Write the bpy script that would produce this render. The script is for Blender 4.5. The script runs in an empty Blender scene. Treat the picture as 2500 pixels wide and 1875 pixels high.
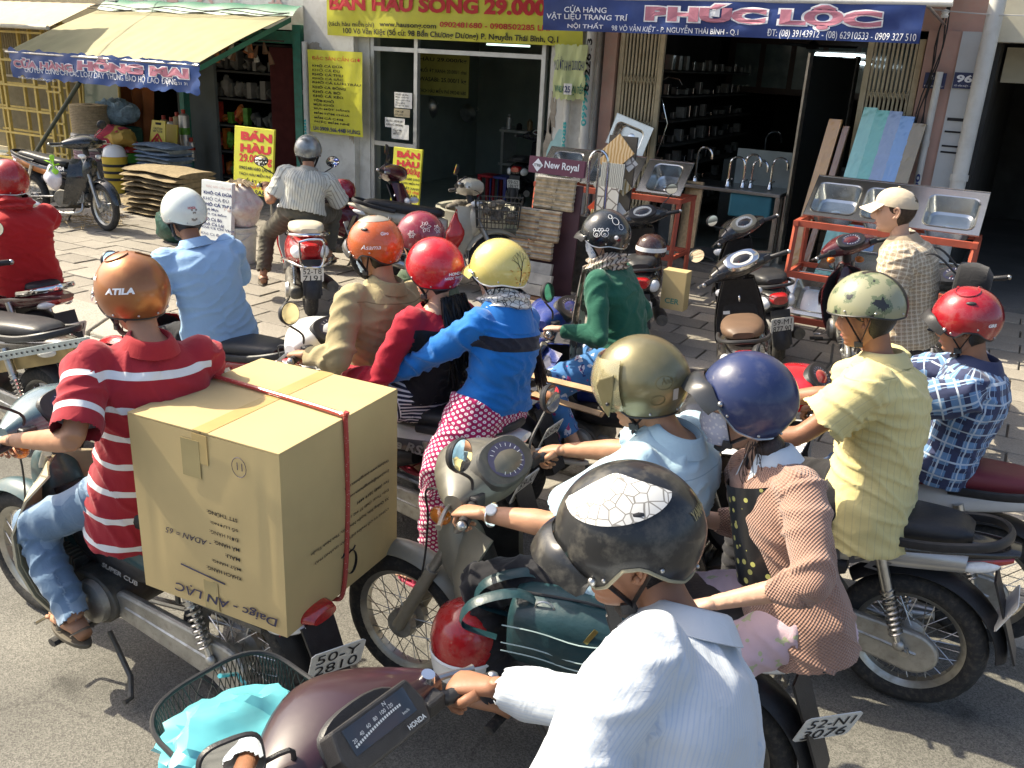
import bpy, bmesh, math, random
import numpy as np
from mathutils import Vector as V, Matrix, Euler, noise as mnoise
random.seed(7); np.random.seed(7)
SC = bpy.context.scene
COL = SC.collection
pi = math.pi; rad = math.radians
# ------------------------------------------------------------------ camera
FOC, CAMH, YAW, PITCH, ROLL = 2170.0, 2.37, rad(29), rad(20.3), rad(3)
_fw = V((-math.sin(YAW)*math.cos(PITCH), math.cos(YAW)*math.cos(PITCH), -math.sin(PITCH)))
_r0 = V((math.cos(YAW), math.sin(YAW), 0)); _u0 = _r0.cross(_fw)
_rt = _r0*math.cos(ROLL)+_u0*math.sin(ROLL); _up = -_r0*math.sin(ROLL)+_u0*math.cos(ROLL)
CAMP = V((0, 0, CAMH))
cam = bpy.data.objects.new('camera', bpy.data.cameras.new('camera')); COL.objects.link(cam)
cam.matrix_world = Matrix(((_rt.x, _up.x, -_fw.x, 0), (_rt.y, _up.y, -_fw.y, 0), (_rt.z, _up.z, -_fw.z, CAMH), (0, 0, 0, 1)))
cam.data.sensor_width = 36; cam.data.lens = 36*FOC/2500; cam.data.clip_start = .05; cam.data.clip_end = 400
SC.camera = cam
# a pixel of the survey sketch (2500 wide) turned into a point of the place: on a level, on a plane along the street, or at a distance
def ray(x, y): return _fw+_rt*((x-1250)/FOC)+_up*((937.5-y)/FOC)
def at(x, y, d): return CAMP+ray(x, y)*d
def atz(x, y, z): v = ray(x, y); return CAMP+v*((z-CAMH)/v.z)
def aty(x, y, Y): v = ray(x, y); return CAMP+v*(Y/v.y)
# ------------------------------------------------------------------ light
SUN_EL, SUN_AZ = rad(44), rad(180+7)     # light comes from the left end of the street, almost along the house fronts
sd = V((math.cos(SUN_EL)*math.cos(SUN_AZ), math.cos(SUN_EL)*math.sin(SUN_AZ), math.sin(SUN_EL)))
W = bpy.data.worlds.new('World'); SC.world = W; W.use_nodes = True
sky = W.node_tree.nodes.new('ShaderNodeTexSky'); sky.sky_type = 'NISHITA'; sky.sun_disc = False
sky.sun_elevation = SUN_EL; sky.sun_rotation = math.atan2(sd.x, sd.y); sky.dust_density = 4.0; sky.air_density = .9; sky.ozone_density = .6
W.node_tree.links.new(sky.outputs[0], W.node_tree.nodes['Background'].inputs[0])
W.node_tree.nodes['Background'].inputs[1].default_value = .135
sun = bpy.data.objects.new('sun', bpy.data.lights.new('sun', 'SUN')); COL.objects.link(sun)
sun.data.energy = 4.6; sun.data.angle = rad(.55); sun.data.color = (1, .90, .70)
sun.rotation_euler = sd.to_track_quat('Z', 'Y').to_euler()
SC.view_settings.view_transform = 'Standard'; SC.view_settings.look = 'None'; SC.view_settings.exposure = 1.02; SC.view_settings.gamma = 1
SC.cycles.use_denoising = True; SC.cycles.max_bounces = 6
# ------------------------------------------------------------------ materials
MC = {}
def _n(nt, t, **k):
    n = nt.nodes.new(t)
    for a, b in k.items(): setattr(n, a, b)
    return n
def mat(name, col, rough=.6, metal=0, coat=0, var=.12, vs=6, bump=.0, bs=40, spec=.5, dirt=0, dcol=(.25, .2, .13), sheen=0, alpha=None, trans=0, ior=1.45, emit=0, det=4):
    if name in MC: return MC[name]
    m = bpy.data.materials.new(name); m.use_nodes = True; nt = m.node_tree; b = nt.nodes['Principled BSDF']
    L = nt.links.new
    b.inputs['Roughness'].default_value = rough; b.inputs['Metallic'].default_value = metal
    b.inputs['Coat Weight'].default_value = coat; b.inputs['Coat Roughness'].default_value = .1
    b.inputs['Specular IOR Level'].default_value = spec; b.inputs['IOR'].default_value = ior
    if trans: b.inputs['Transmission Weight'].default_value = trans
    if sheen: b.inputs['Sheen Weight'].default_value = sheen
    if alpha is not None: b.inputs['Alpha'].default_value = alpha
    if emit: b.inputs['Emission Color'].default_value = (*col, 1); b.inputs['Emission Strength'].default_value = emit
    c4 = (*col, 1); b.inputs['Base Color'].default_value = c4; m.diffuse_color = c4
    tc = _n(nt, 'ShaderNodeTexCoord')
    last = None
    if var:
        nz = _n(nt, 'ShaderNodeTexNoise'); nz.inputs['Scale'].default_value = vs; nz.inputs['Detail'].default_value = det
        L(tc.outputs['Object'], nz.inputs['Vector'])
        mr = _n(nt, 'ShaderNodeMapRange'); mr.inputs[1].default_value = .3; mr.inputs[2].default_value = .7
        mr.inputs[3].default_value = 1-var; mr.inputs[4].default_value = 1+var; L(nz.outputs[0], mr.inputs[0])
        mx = _n(nt, 'ShaderNodeVectorMath', operation='SCALE'); mx.inputs[0].default_value = col; L(mr.outputs[0], mx.inputs['Scale'])
        last = mx.outputs[0]
    if dirt:
        n2 = _n(nt, 'ShaderNodeTexNoise'); n2.inputs['Scale'].default_value = vs*2.3; n2.inputs['Detail'].default_value = 8; n2.inputs['Roughness'].default_value = .65
        L(tc.outputs['Object'], n2.inputs['Vector'])
        m2 = _n(nt, 'ShaderNodeMapRange'); m2.inputs[1].default_value = .48; m2.inputs[2].default_value = .72; m2.inputs[4].default_value = dirt
        L(n2.outputs[0], m2.inputs[0])
        mm = _n(nt, 'ShaderNodeMix', data_type='RGBA'); L(m2.outputs[0], mm.inputs[0]); mm.inputs[7].default_value = (*dcol, 1)
        if last: L(last, mm.inputs[6])
        else: mm.inputs[6].default_value = c4
        last = mm.outputs[2]
        if rough < .6:
            r2 = _n(nt, 'ShaderNodeMapRange'); r2.inputs[3].default_value = rough; r2.inputs[4].default_value = min(1, rough+.5)
            L(m2.outputs[0], r2.inputs[0]); L(r2.outputs[0], b.inputs['Roughness'])
    if last: L(last, b.inputs['Base Color'])
    if bump:
        n3 = _n(nt, 'ShaderNodeTexNoise'); n3.inputs['Scale'].default_value = bs; n3.inputs['Detail'].default_value = 3
        L(tc.outputs['Object'], n3.inputs['Vector'])
        bp = _n(nt, 'ShaderNodeBump'); bp.inputs['Strength'].default_value = bump; bp.inputs['Distance'].default_value = .01
        L(n3.outputs[0], bp.inputs['Height']); L(bp.outputs[0], b.inputs['Normal'])
    MC[name] = m
    return m
# ------------------------------------------------------------------ mesh building
def basis(d, hint=None):
    d = V(d).normalized(); h = V(hint) if hint is not None else V((0, 0, 1))
    if abs(d.dot(h.normalized())) > .97: h = V((1, 0, 0)) if abs(d.x) < .9 else V((0, 1, 0))
    a = h.cross(d).normalized(); return a, d.cross(a).normalized(), d
class MB:
    def __init__(s): s.v = []; s.f = []; s.mi = []; s.k = 0; s.sm = []
    def add(s, vs, fs, smooth=True):
        o = len(s.v); s.v += [V(p) for p in vs]
        for f in fs: s.f.append(tuple(i+o for i in f)); s.mi.append(s.k); s.sm.append(smooth)
        return s
    def box(s, c, sz, rot=None, taper=1):
        hx, hy, hz = sz[0]/2, sz[1]/2, sz[2]/2; vs = []
        for x, y, z in ((-1, -1, -1), (1, -1, -1), (1, 1, -1), (-1, 1, -1), (-1, -1, 1), (1, -1, 1), (1, 1, 1), (-1, 1, 1)):
            t = taper if z > 0 else 1; p = V((x*hx*t, y*hy*t, z*hz))
            if rot is not None: p = rot @ p
            vs.append(p+V(c))
        return s.add(vs, ((0, 3, 2, 1), (4, 5, 6, 7), (0, 1, 5, 4), (1, 2, 6, 5), (2, 3, 7, 6), (3, 0, 4, 7)), False)
    def rings(s, rs, cap=True, closed=False, smooth=True):
        n = len(rs[0]); vs = [p for r in rs for p in r]; fs = []
        m = len(rs)
        for i in range(m if closed else m-1):
            a, b = i*n, ((i+1) % m)*n
            for j in range(n): k = (j+1) % n; fs.append((a+j, a+k, b+k, b+j))
        if cap and not closed: fs.append(tuple(range(n-1, -1, -1))); fs.append(tuple((m-1)*n+j for j in range(n)))
        return s.add(vs, fs, smooth)
    def tube(s, pts, r, n=8, cap=True, closed=False, hint=None, flat=1):
        pts = [V(p) for p in pts]; m = len(pts); rs = []
        if not hasattr(r, '__len__'): r = [r]*m
        a = None
        for i, p in enumerate(pts):
            if closed: d = pts[(i+1) % m]-pts[i-1]
            else: d = pts[min(i+1, m-1)]-pts[max(i-1, 0)]
            if d.length < 1e-9: d = V((0, 0, 1))
            d.normalize()
            if a is None: a, b, _ = basis(d, hint)
            else:
                a = (a-d*a.dot(d)); a = a.normalized() if a.length > 1e-6 else basis(d)[0]; b = d.cross(a)
            ra = r[i] if hasattr(r[i], '__len__') else (r[i], r[i]*flat)
            rs.append([p+a*(ra[0]*math.cos(2*pi*j/n))+b*(ra[1]*math.sin(2*pi*j/n)) for j in range(n)])
        return s.rings(rs, cap, closed)
    def lathe(s, prof, c=(0, 0, 0), axis=(0, 0, 1), n=24, cap=False, arc=2*pi, hint=None):
        a, b, d = basis(axis, hint); c = V(c); rs = []
        for r, z in prof: rs.append([c+d*z+a*(r*math.cos(2*pi*j/n))+b*(r*math.sin(2*pi*j/n)) for j in range(n)])
        return s.rings(rs, cap)
    def ell(s, c, r, n=14, m=9, rot=None):
        c = V(c); rs = []
        for i in range(1, m):
            t = pi*i/m; ring = []
            for j in range(n):
                p = V((r[0]*math.sin(t)*math.cos(2*pi*j/n), r[1]*math.sin(t)*math.sin(2*pi*j/n), -r[2]*math.cos(t)))
                ring.append((rot @ p if rot is not None else p)+c)
            rs.append(ring)
        o = len(s.v); s.rings(rs, False)
        zz = V((0, 0, r[2])); zz = rot @ zz if rot is not None else zz
        N = len(s.v); s.v += [c-zz, c+zz]
        for j in range(n):
            k = (j+1) % n; s.f.append((N, o+k, o+j)); s.f.append((N+1, o+(m-2)*n+j, o+(m-2)*n+k)); s.mi += [s.k]*2; s.sm += [True]*2
        return s
    def prism(s, out, fn, smooth=False):
        # out: list of 2-D points, fn(u,v,side) -> point; two sides joined
        n = len(out); vs = [fn(u, w, 0) for u, w in out]+[fn(u, w, 1) for u, w in out]
        fs = [tuple(range(n-1, -1, -1)), tuple(range(n, 2*n))]+[(i, (i+1) % n, n+(i+1) % n, n+i) for i in range(n)]
        return s.add(vs, fs, smooth)
    def grid(s, nu, nv, fn, smooth=True, thick=None):
        vs = [fn(i/nu, j/nv) for j in range(nv+1) for i in range(nu+1)]; w = nu+1
        fs = [(j*w+i, j*w+i+1, (j+1)*w+i+1, (j+1)*w+i) for j in range(nv) for i in range(nu)]
        if thick is None: return s.add(vs, fs, smooth)
        N = len(vs); nrm = [V((0, 0, 0)) for _ in vs]; vs = [V(p) for p in vs]
        for f in fs:
            q = (vs[f[2]]-vs[f[0]]).cross(vs[f[3]]-vs[f[1]])
            for i in f: nrm[i] += q
        vs += [vs[i]-nrm[i].normalized()*thick for i in range(N)]
        fs += [tuple(N+i for i in reversed(f)) for f in fs]
        for i in range(nu): fs.append((i+1, i, N+i, N+i+1)); q = nv*w; fs.append((q+i, q+i+1, N+q+i+1, N+q+i))
        for j in range(nv): a = j*w; fs.append((a, a+w, N+a+w, N+a)); a += nu; fs.append((a+w, a, N+a, N+a+w))
        return s.add(vs, fs, smooth)
    def build(s, name, m, parent=None, bev=0, ang=38, world=False, sub=0):
        me = bpy.data.meshes.new(name)
        off = parent.location if (world and parent is not None) else V((0, 0, 0))
        me.from_pydata([p-off for p in s.v], [], s.f)
        ms = m if isinstance(m, (list, tuple)) else [m]
        for q in ms: me.materials.append(q)
        if len(ms) > 1: me.polygons.foreach_set('material_index', s.mi)
        me.polygons.foreach_set('use_smooth', s.sm)
        me.update()
        if any(s.sm): me.set_sharp_from_angle(angle=rad(ang))
        return link(name, me, parent, bev, sub)
def link(name, me, parent=None, bev=0, sub=0):
    o = bpy.data.objects.new(name, me); COL.objects.link(o)
    if parent is not None: o.parent = parent
    if bev:
        b = o.modifiers.new('bevel', 'BEVEL'); b.width = bev; b.segments = 2; b.limit_method = 'ANGLE'; b.angle_limit = rad(40)
    if sub:
        b = o.modifiers.new('sub', 'SUBSURF'); b.levels = sub; b.render_levels = sub
    return o
def tag(o, label=None, cat=None, group=None, kind=None):
    if label: o['label'] = label
    if cat: o['category'] = cat
    if group: o['group'] = group
    if kind: o['kind'] = kind
    return o
def thing(name, label, cat, loc=(0, 0, 0), rz=0, group=None):
    o = bpy.data.objects.new(name, None); COL.objects.link(o); o.location = loc; o.rotation_euler = (0, 0, rz); o.empty_display_size = .1
    return tag(o, label, cat, group)
def bx(name, m, parent, c, sz, rot=None, bev=0, **k): return MB().box(c, sz, rot, **k).build(name, m, parent, bev)
def RZ(a): return Matrix.Rotation(a, 3, 'Z')
def RX(a): return Matrix.Rotation(a, 3, 'X')
def RY(a): return Matrix.Rotation(a, 3, 'Y')
def copy_tree(o, parent=None):
    c = o.copy(); COL.objects.link(c); c.parent = parent
    for ch in o.children: copy_tree(ch, c)
    return c
# ------------------------------------------------------------------ lettering: real letter outlines laid on a surface fn(u,v)->point
_tc = {}
TS = bpy.data.scenes.new('workbench')     # scratch scene for evaluating letters and cloth, removed at the end
def ev(o): TS.collection.objects.link(o); vl = TS.view_layers[0]; vl.update(); dg = vl.depsgraph; return o.evaluated_get(dg), dg
def glyphs(s, bold=.0, shear=0):
    if 'Đ' in s or 'đ' in s: bold = 0
    k = (s, bold, shear)
    if k in _tc: return _tc[k]
    c = bpy.data.curves.new('t', 'FONT'); c.body = s; c.offset = bold; c.shear = shear; c.resolution_u = 3
    o = bpy.data.objects.new('t', c); e, dg = ev(o); m = e.to_mesh()
    vs = [(v.co.x, v.co.y) for v in m.vertices]; fs = [tuple(p.vertices) for p in m.polygons]
    e.to_mesh_clear(); bpy.data.objects.remove(o); bpy.data.curves.remove(c)
    _tc[k] = (vs, fs); return _tc[k]
def letters(mb, s, fn, u0, v0, w, h, bold=.0, shear=0, refine=False):
    # letters of s fitted in the rectangle (u0,v0) lower-left, w x h in surface units
    vs, fs = glyphs(s, bold, shear)
    if not vs: return mb
    xs = [p[0] for p in vs]; ys = [p[1] for p in vs]; a, b, c, d = min(xs), max(xs), min(ys), max(ys)
    sx = w/(b-a); sy = h/(d-c)
    return mb.add([fn(u0+(x-a)*sx, v0+(y-c)*sy) for x, y in vs], fs, False)
def flat(o, ux, uy, lift=.003):
    o = V(o); ux = V(ux); uy = V(uy); n = ux.cross(uy).normalized()*lift
    return lambda u, v: o+ux*u+uy*v+n
WHITE = mat('white paint', (.8, .8, .77), .5, var=.05)
BLACK = mat('black plastic', (.025, .025, .027), .42, var=.2, vs=30, bump=.15, bs=300)
RUBBER = mat('tyre rubber', (.03, .03, .03), .85, var=.25, vs=20, bump=.2, bs=120, dirt=.5, dcol=(.14, .12, .09))
CHROME = mat('chrome', (.72, .73, .74), .12, 1, var=.06, vs=20)
STEEL = mat('steel', (.5, .5, .49), .3, 1, var=.15, vs=14, dirt=.2)
ALU = mat('dull aluminium', (.42, .42, .40), .45, .85, var=.2, vs=12, dirt=.45)
IRON = mat('greasy engine iron', (.10, .098, .09), .55, .5, var=.35, vs=14, dirt=.6, dcol=(.2, .17, .12), bump=.2, bs=60)
DARK = mat('dark gap', (.012, .012, .013), .8, var=0)
MIRROR = mat('mirror glass', (.86, .88, .88), .03, 1, var=0)
LENS = mat('clear lens', (.82, .84, .85), .08, 0, coat=1, var=.1, vs=60, spec=.8)
REDLENS = mat('red tail lens', (.42, .012, .015), .12, 0, coat=1, var=.25, vs=70, spec=.7)
AMBER = mat('amber lens', (.55, .16, .02), .15, 0, coat=1, var=.2, vs=60)
PLATE = mat('white number plate', (.74, .74, .70), .45, var=.06, vs=10, dirt=.3, dcol=(.35, .32, .27))
INK = mat('black lettering', (.015, .015, .018), .6, var=0)
NAVYINK = mat('navy lettering', (.02, .035, .14), .6, var=0)
REDINK = mat('red lettering', (.50, .022, .03), .6, var=.1)
WHITEINK = mat('white lettering', (.85, .86, .88), .55, var=.05)
# ================================================================== SETTING
S = .12          # pavement level
KY = 4.42        # kerb line
F = 10.4         # shop-front plane
def stone_mat(name, col, var, bump, bs, speck=.0, spscale=250, oi=0, crack=0):
    if name in MC: return MC[name]
    m = mat(name, col, .85, var=var, vs=1.3, bump=bump, bs=bs, det=8, dirt=.35, dcol=tuple(c*.62 for c in col)); nt = m.node_tree; b = nt.nodes['Principled BSDF']
    L = nt.links.new; src = b.inputs['Base Color'].links[0].from_socket; tc = [n for n in nt.nodes if n.type == 'TEX_COORD'][0]
    if oi:
        o = _n(nt, 'ShaderNodeObjectInfo'); r = _n(nt, 'ShaderNodeMapRange'); r.inputs[3].default_value = 1-oi; r.inputs[4].default_value = 1+oi; L(o.outputs['Random'], r.inputs[0])
        q = _n(nt, 'ShaderNodeVectorMath', operation='SCALE'); L(src, q.inputs[0]); L(r.outputs[0], q.inputs['Scale']); src = q.outputs[0]
    if speck:
        vz = _n(nt, 'ShaderNodeTexVoronoi'); vz.inputs['Scale'].default_value = spscale; L(tc.outputs['Object'], vz.inputs['Vector'])
        r = _n(nt, 'ShaderNodeSeparateColor'); L(vz.outputs['Color'], r.inputs[0])
        mr = _n(nt, 'ShaderNodeMapRange'); mr.inputs[3].default_value = 1-speck; mr.inputs[4].default_value = 1+speck; L(r.outputs[0], mr.inputs[0])
        q = _n(nt, 'ShaderNodeVectorMath', operation='SCALE'); L(src, q.inputs[0]); L(mr.outputs[0], q.inputs['Scale']); src = q.outputs[0]
        bp = [n for n in nt.nodes if n.type == 'BUMP'][0]; L(vz.outputs['Distance'], bp.inputs['Height'])
    if crack:   # hairline cracks and old oil drips
        wv = _n(nt, 'ShaderNodeTexNoise'); wv.inputs['Scale'].default_value = 3; wv.inputs['Detail'].default_value = 5; L(tc.outputs['Object'], wv.inputs['Vector'])
        ad = _n(nt, 'ShaderNodeVectorMath', operation='MULTIPLY_ADD'); ad.inputs[1].default_value = (.5, .5, .5); L(wv.outputs['Color'], ad.inputs[0]); L(tc.outputs['Object'], ad.inputs[2])
        ve = _n(nt, 'ShaderNodeTexVoronoi', feature='DISTANCE_TO_EDGE'); ve.inputs['Scale'].default_value = .8; L(ad.outputs[0], ve.inputs['Vector'])
        c1 = _n(nt, 'ShaderNodeMapRange'); c1.inputs[2].default_value = .009; c1.inputs[3].default_value = .72; c1.inputs[4].default_value = 1; L(ve.outputs['Distance'], c1.inputs[0])
        vo = _n(nt, 'ShaderNodeTexVoronoi'); vo.inputs['Scale'].default_value = 1.7; L(ad.outputs[0], vo.inputs['Vector']); c2 = _n(nt, 'ShaderNodeMapRange'); c2.inputs[1].default_value = .06; c2.inputs[2].default_value = .2; c2.inputs[3].default_value = .5; c2.inputs[4].default_value = 1; L(vo.outputs['Distance'], c2.inputs[0])
        mm = _n(nt, 'ShaderNodeMath', operation='MULTIPLY'); L(c1.outputs[0], mm.inputs[0]); L(c2.outputs[0], mm.inputs[1]); q = _n(nt, 'ShaderNodeVectorMath', operation='SCALE'); L(src, q.inputs[0]); L(mm.outputs[0], q.inputs['Scale']); src = q.outputs[0]
    L(src, b.inputs['Base Color'])
    return m
ASPH = stone_mat('worn asphalt', (.145, .140, .123), .25, .25, 60, .4, 210, crack=1)
CONC = stone_mat('concrete', (.33, .31, .27), .18, .3, 60, .12, 200)
PAVE = stone_mat('paving stone', (.28, .255, .215), .2, .35, 50, .15, 150, oi=.2)
KERBM = stone_mat('kerb stone', (.36, .335, .285), .15, .35, 40, .2, 150, oi=.12)
MORTAR = stone_mat('sandy joint bed', (.10, .09, .075), .2, .3, 80)
DARKC = stone_mat('dark cement', (.15, .145, .135), .2, .3, 60, .15, 150)
tag(MB().grid(8, 8, lambda u, v: V((-90+180*u, -60+130*v, -.02))).build('ground', ASPH), kind='structure')
tag(MB().grid(40, 8, lambda u, v: V((-45+75*u, -12+(KY-.36+12)*v, 0))).build('road', ASPH), kind='structure')
tag(MB().box((-7.5, KY-.18, -.02), (75, .36, .05)).build('gutter', CONC), kind='structure')
sw = MB().box((-7.5, (KY+.36+14)/2, S/2-.05), (75, 14-KY-.36, S+.06)).build('sidewalk', MORTAR); tag(sw, kind='structure')
kb = MB().box((-7.5, KY+.19, .02), (75, .30, .06)).build('kerb', MORTAR); tag(kb, kind='structure')
# kerb stones: sloping face to the gutter
km = MB(); prof = [(0, -.01), (0, .035), (.06, .06), (.26, S+.012), (.35, S+.015), (.35, -.01)]
km.prism(prof, lambda a, z, sd: V((-.485 if sd else .485, a, z)))
kme = km.build('kerb_stone', KERBM, kb, bev=.012); first = True
for i in range(30):
    x = -17+i*1.0
    if first: o = kme; first = False
    else: o = kme.copy(); COL.objects.link(o)
    o.location = (x, KY, random.uniform(-.006, .006)); o.rotation_euler = (0, 0, random.uniform(-.006, .006))
# paving stones in running bond; those nearest as single stones, the rest joined
pl, pw = .42, .285
base = MB().box((0, 0, 0), (pl-.014, pw-.014, .05)).build('paving_stone', PAVE, sw, bev=.006)
cells = []
for r in range(int((F+.3-KY-.36)/pw)):
    y = KY+.36+pw*(r+.5)
    for c in range(-44, 12):
        x = c*pl+(r % 2)*pl/2+((r*37) % 5)*.012
        p = V((x, y, S))-CAMP; d = p.dot(_fw); px = 1250+FOC*p.dot(_rt)/d; py = 937.5-FOC*p.dot(_up)/d
        if -80 < px < 2580: cells.append((d, x, y))
cells.sort(); rest = MB(); n0 = 0
for i, (d, x, y) in enumerate(cells):
    dz = random.uniform(-.005, .005); rz = random.uniform(-.012, .012)
    if i < 300:
        o = base if i == 0 else base.copy()
        if i: COL.objects.link(o)
        o.location = (x, y, S-.025+dz); o.rotation_euler = (random.uniform(-.008, .008), random.uniform(-.008, .008), rz)
    else: rest.box((x, y, S-.025+dz), (pl-.014, pw-.014, .05), RZ(rz))
tag(rest.build('paving_stones_beyond', PAVE, sw), kind='stuff')
# ================================================================== BUILDINGS
PLAST = mat('dirty white plaster', (.62, .62, .58), .8, var=.1, vs=2.5, bump=.15, bs=30, dirt=.5, dcol=(.36, .34, .29), det=8)
CREAM = mat('cream plaster', (.66, .62, .48), .8, var=.1, vs=2, dirt=.3, dcol=(.36, .33, .25))
PINKW = mat('faded pink plaster', (.50, .31, .25), .8, var=.15, vs=3, dirt=.55, dcol=(.42, .36, .30), bump=.2, bs=25)
TILEW = mat('pale grey wall tile', (.56, .58, .58), .35, var=.06, vs=2, dirt=.25, dcol=(.4, .38, .33))
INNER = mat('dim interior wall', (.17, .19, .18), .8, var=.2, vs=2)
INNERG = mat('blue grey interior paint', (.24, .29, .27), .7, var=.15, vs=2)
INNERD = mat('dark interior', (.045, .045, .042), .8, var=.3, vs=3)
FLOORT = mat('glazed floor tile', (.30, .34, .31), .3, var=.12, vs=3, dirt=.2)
BEIGE = mat('beige painted steel', (.48, .42, .28), .5, var=.12, vs=5, dirt=.35, dcol=(.25, .19, .11))
GREENP = mat('green painted wood', (.05, .22, .16), .5, var=.2, vs=8, dirt=.4, dcol=(.12, .12, .09))
GREENT = mat('green tarpaulin', (.03, .16, .10), .5, var=.2, vs=5, dirt=.3, dcol=(.1, .12, .08))
YELP = mat('yellow painted steel', (.62, .46, .12), .5, var=.1, vs=9, dirt=.4, dcol=(.3, .2, .08))
MAROON = mat('maroon steel shutter', (.12, .03, .025), .5, var=.2, vs=8)
ALUF = mat('aluminium frame', (.5, .51, .5), .4, .6, var=.1, vs=8)
def pipe(name, m, parent, pts, r, **k): return MB().tube(pts, r, k.pop('n', 10)).build(name, m, parent, **k)
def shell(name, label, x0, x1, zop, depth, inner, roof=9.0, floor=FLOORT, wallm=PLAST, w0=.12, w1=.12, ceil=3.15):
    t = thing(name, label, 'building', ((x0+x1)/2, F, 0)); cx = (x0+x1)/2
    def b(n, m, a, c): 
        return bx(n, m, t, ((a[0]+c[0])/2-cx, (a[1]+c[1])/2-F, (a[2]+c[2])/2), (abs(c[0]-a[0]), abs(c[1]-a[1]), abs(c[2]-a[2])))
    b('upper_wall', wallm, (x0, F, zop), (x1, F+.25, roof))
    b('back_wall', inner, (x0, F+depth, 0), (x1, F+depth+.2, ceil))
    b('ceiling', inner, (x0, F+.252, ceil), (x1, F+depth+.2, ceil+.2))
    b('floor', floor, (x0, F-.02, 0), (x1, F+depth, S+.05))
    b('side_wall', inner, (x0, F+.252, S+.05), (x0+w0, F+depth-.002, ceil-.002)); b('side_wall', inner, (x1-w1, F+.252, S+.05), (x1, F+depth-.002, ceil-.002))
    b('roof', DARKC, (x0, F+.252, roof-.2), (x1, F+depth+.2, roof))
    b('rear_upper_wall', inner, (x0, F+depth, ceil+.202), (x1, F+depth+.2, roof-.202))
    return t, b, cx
# --- beige shuttered house at the far left
tA, bA, cA = shell('shuttered_house', 'beige house with ribbed steel shutter and short fringed awning at the left edge', -20.5, -13.82, 2.5, 4, INNERD, wallm=CREAM)
bA('pier', CREAM, (-14.1, F-.06, 0), (-13.82, F+.2, 2.5))
sh = MB(); n = 130
sh.grid(n*2, 1, lambda u, v: V((-20.3+6.2*u-cA, .06+(.035 if round(u*n*2) % 2 else 0), .15+2.35*v)), smooth=False); sh.build('ribbed_shutter', BEIGE, tA)
bx('shutter_bottom_rail', BEIGE, tA, (-17.2-cA, .03, .19), (6.2, .07, .1))
gm = MB()
for i in range(60):        # folding lattice above the shutter
    x = -18.2+i*.07-cA; gm.tube([(x, -.02, 1.55), (x+.02, -.02, 2.45)], .012, 5)
gm.build('lattice_bars', BEIGE, tA)
for k, zz in enumerate((1.56, 2.0, 2.44)): bx('lattice_rail', BEIGE, tA, (-16.2-cA, -.03, zz), (4.2, .03, .04))
AWNB = mat('beige canvas', (.58, .48, .32), .8, var=.08, vs=5, dirt=.25, dcol=(.3, .23, .13))
awl = thing('canvas_awning', 'short beige canvas awning with a rolled edge and fringe over the ribbed shutter', 'awning', (-16.6, F, 2.5))
MB().grid(20, 6, lambda u, v: V((-2.9+5.6*u, -.06-.95*v, .33-.42*v+.01*math.sin(u*60)*v)), thick=.006).build('canopy', AWNB, awl)
MB().grid(80, 3, lambda u, v: V((-2.9+5.6*u, -.1-.02*math.sin(u*130), .36+.26*v+.03*abs(math.sin(u*75))*(1-v)))).build('fringe', mat('grey fringe', (.34, .29, .22), .8, var=.35, vs=30), awl)
pipe('front_roll', mat('pale roll', (.66, .62, .5), .6, var=.1), awl, [(-2.95, -1.02, -.09), (2.72, -1.02, -.09)], .035)
for x in (-2.6, 0, 2.4): pipe('arm', BEIGE, awl, [(x, -.02, -.2), (x, -.98, -.1)], .014)
# --- rope and workwear shop
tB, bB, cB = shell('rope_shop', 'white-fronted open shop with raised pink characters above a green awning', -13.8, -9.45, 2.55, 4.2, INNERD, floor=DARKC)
bB('green_post', GREENP, (-9.62, F-.1, S), (-9.47, F+.1, 2.62))
bB('green_lintel', GREENP, (-13.75, F-.06, 2.36), (-9.625, F-.003, 2.53))
bB('inner_post', GREENP, (-12.15, F-.04, S), (-12.05, F+.08, 2.35))
bB('inner_panel', INNER, (-12.6, F+.3, S+.05), (-11.7, F+.36, 2.3))
sh = MB(); sh.grid(28, 1, lambda u, v: V((-10.15+.5*u-cB, -.03+(.05 if round(u*28) % 2 else 0), .2+2.1*v)), smooth=False); sh.build('folded_shutter', MAROON, tB)
PINKL = mat('raised pink characters', (.55, .36, .33), .7, var=.1)
for i, ch in enumerate('\u9999\u8208\u9686\u767c'): letters(MB(), ch, flat((0, -.012, 0), (1, 0, 0), (0, 0, 1), 0), -12.35+i*.72-cB, 2.86, .36, .42, bold=.02).build('raised_character', PINKL, tB)
letters(MB(), '1', flat((0, -.012, 0), (1, 0, 0), (0, 0, 1), 0), -12.95-cB, 2.9, .1, .3).build('raised_character', PINKL, tB)
# --- oyster shop
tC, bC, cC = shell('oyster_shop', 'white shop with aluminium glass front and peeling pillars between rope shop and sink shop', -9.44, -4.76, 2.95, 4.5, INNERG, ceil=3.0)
bC('pillar', PLAST, (-9.38, F-.12, 0), (-8.48, F+.2, 2.95)); bC('pillar_reveal', PLAST, (-8.478, F-.02, 0), (-8.28, F+.22, 2.95))
bC('right_pier', PLAST, (-5.40, F-.1, 0), (-4.77, F+.2, 2.95))
PEEL = mat('bare cement patch', (.33, .3, .25), .9, var=.25, vs=12, bump=.5, bs=40)
TURQ = mat('turquoise paint', (.36, .60, .62), .6, var=.1)
def blob(mb, x, z, rx, rz, y, n=26, rough=.3, seed=0):
    rs = [1+rough*mnoise.noise(V((math.cos(2*pi*j/n)*2+seed, math.sin(2*pi*j/n)*2, seed*1.7)))*2 for j in range(n)]
    mb.prism([(x+rx*rs[j]*math.cos(2*pi*j/n), z+rz*rs[j]*math.sin(2*pi*j/n)) for j in range(n)], lambda u, v, s_: V((u, y-(.0 if s_ else .006), v)))
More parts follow.
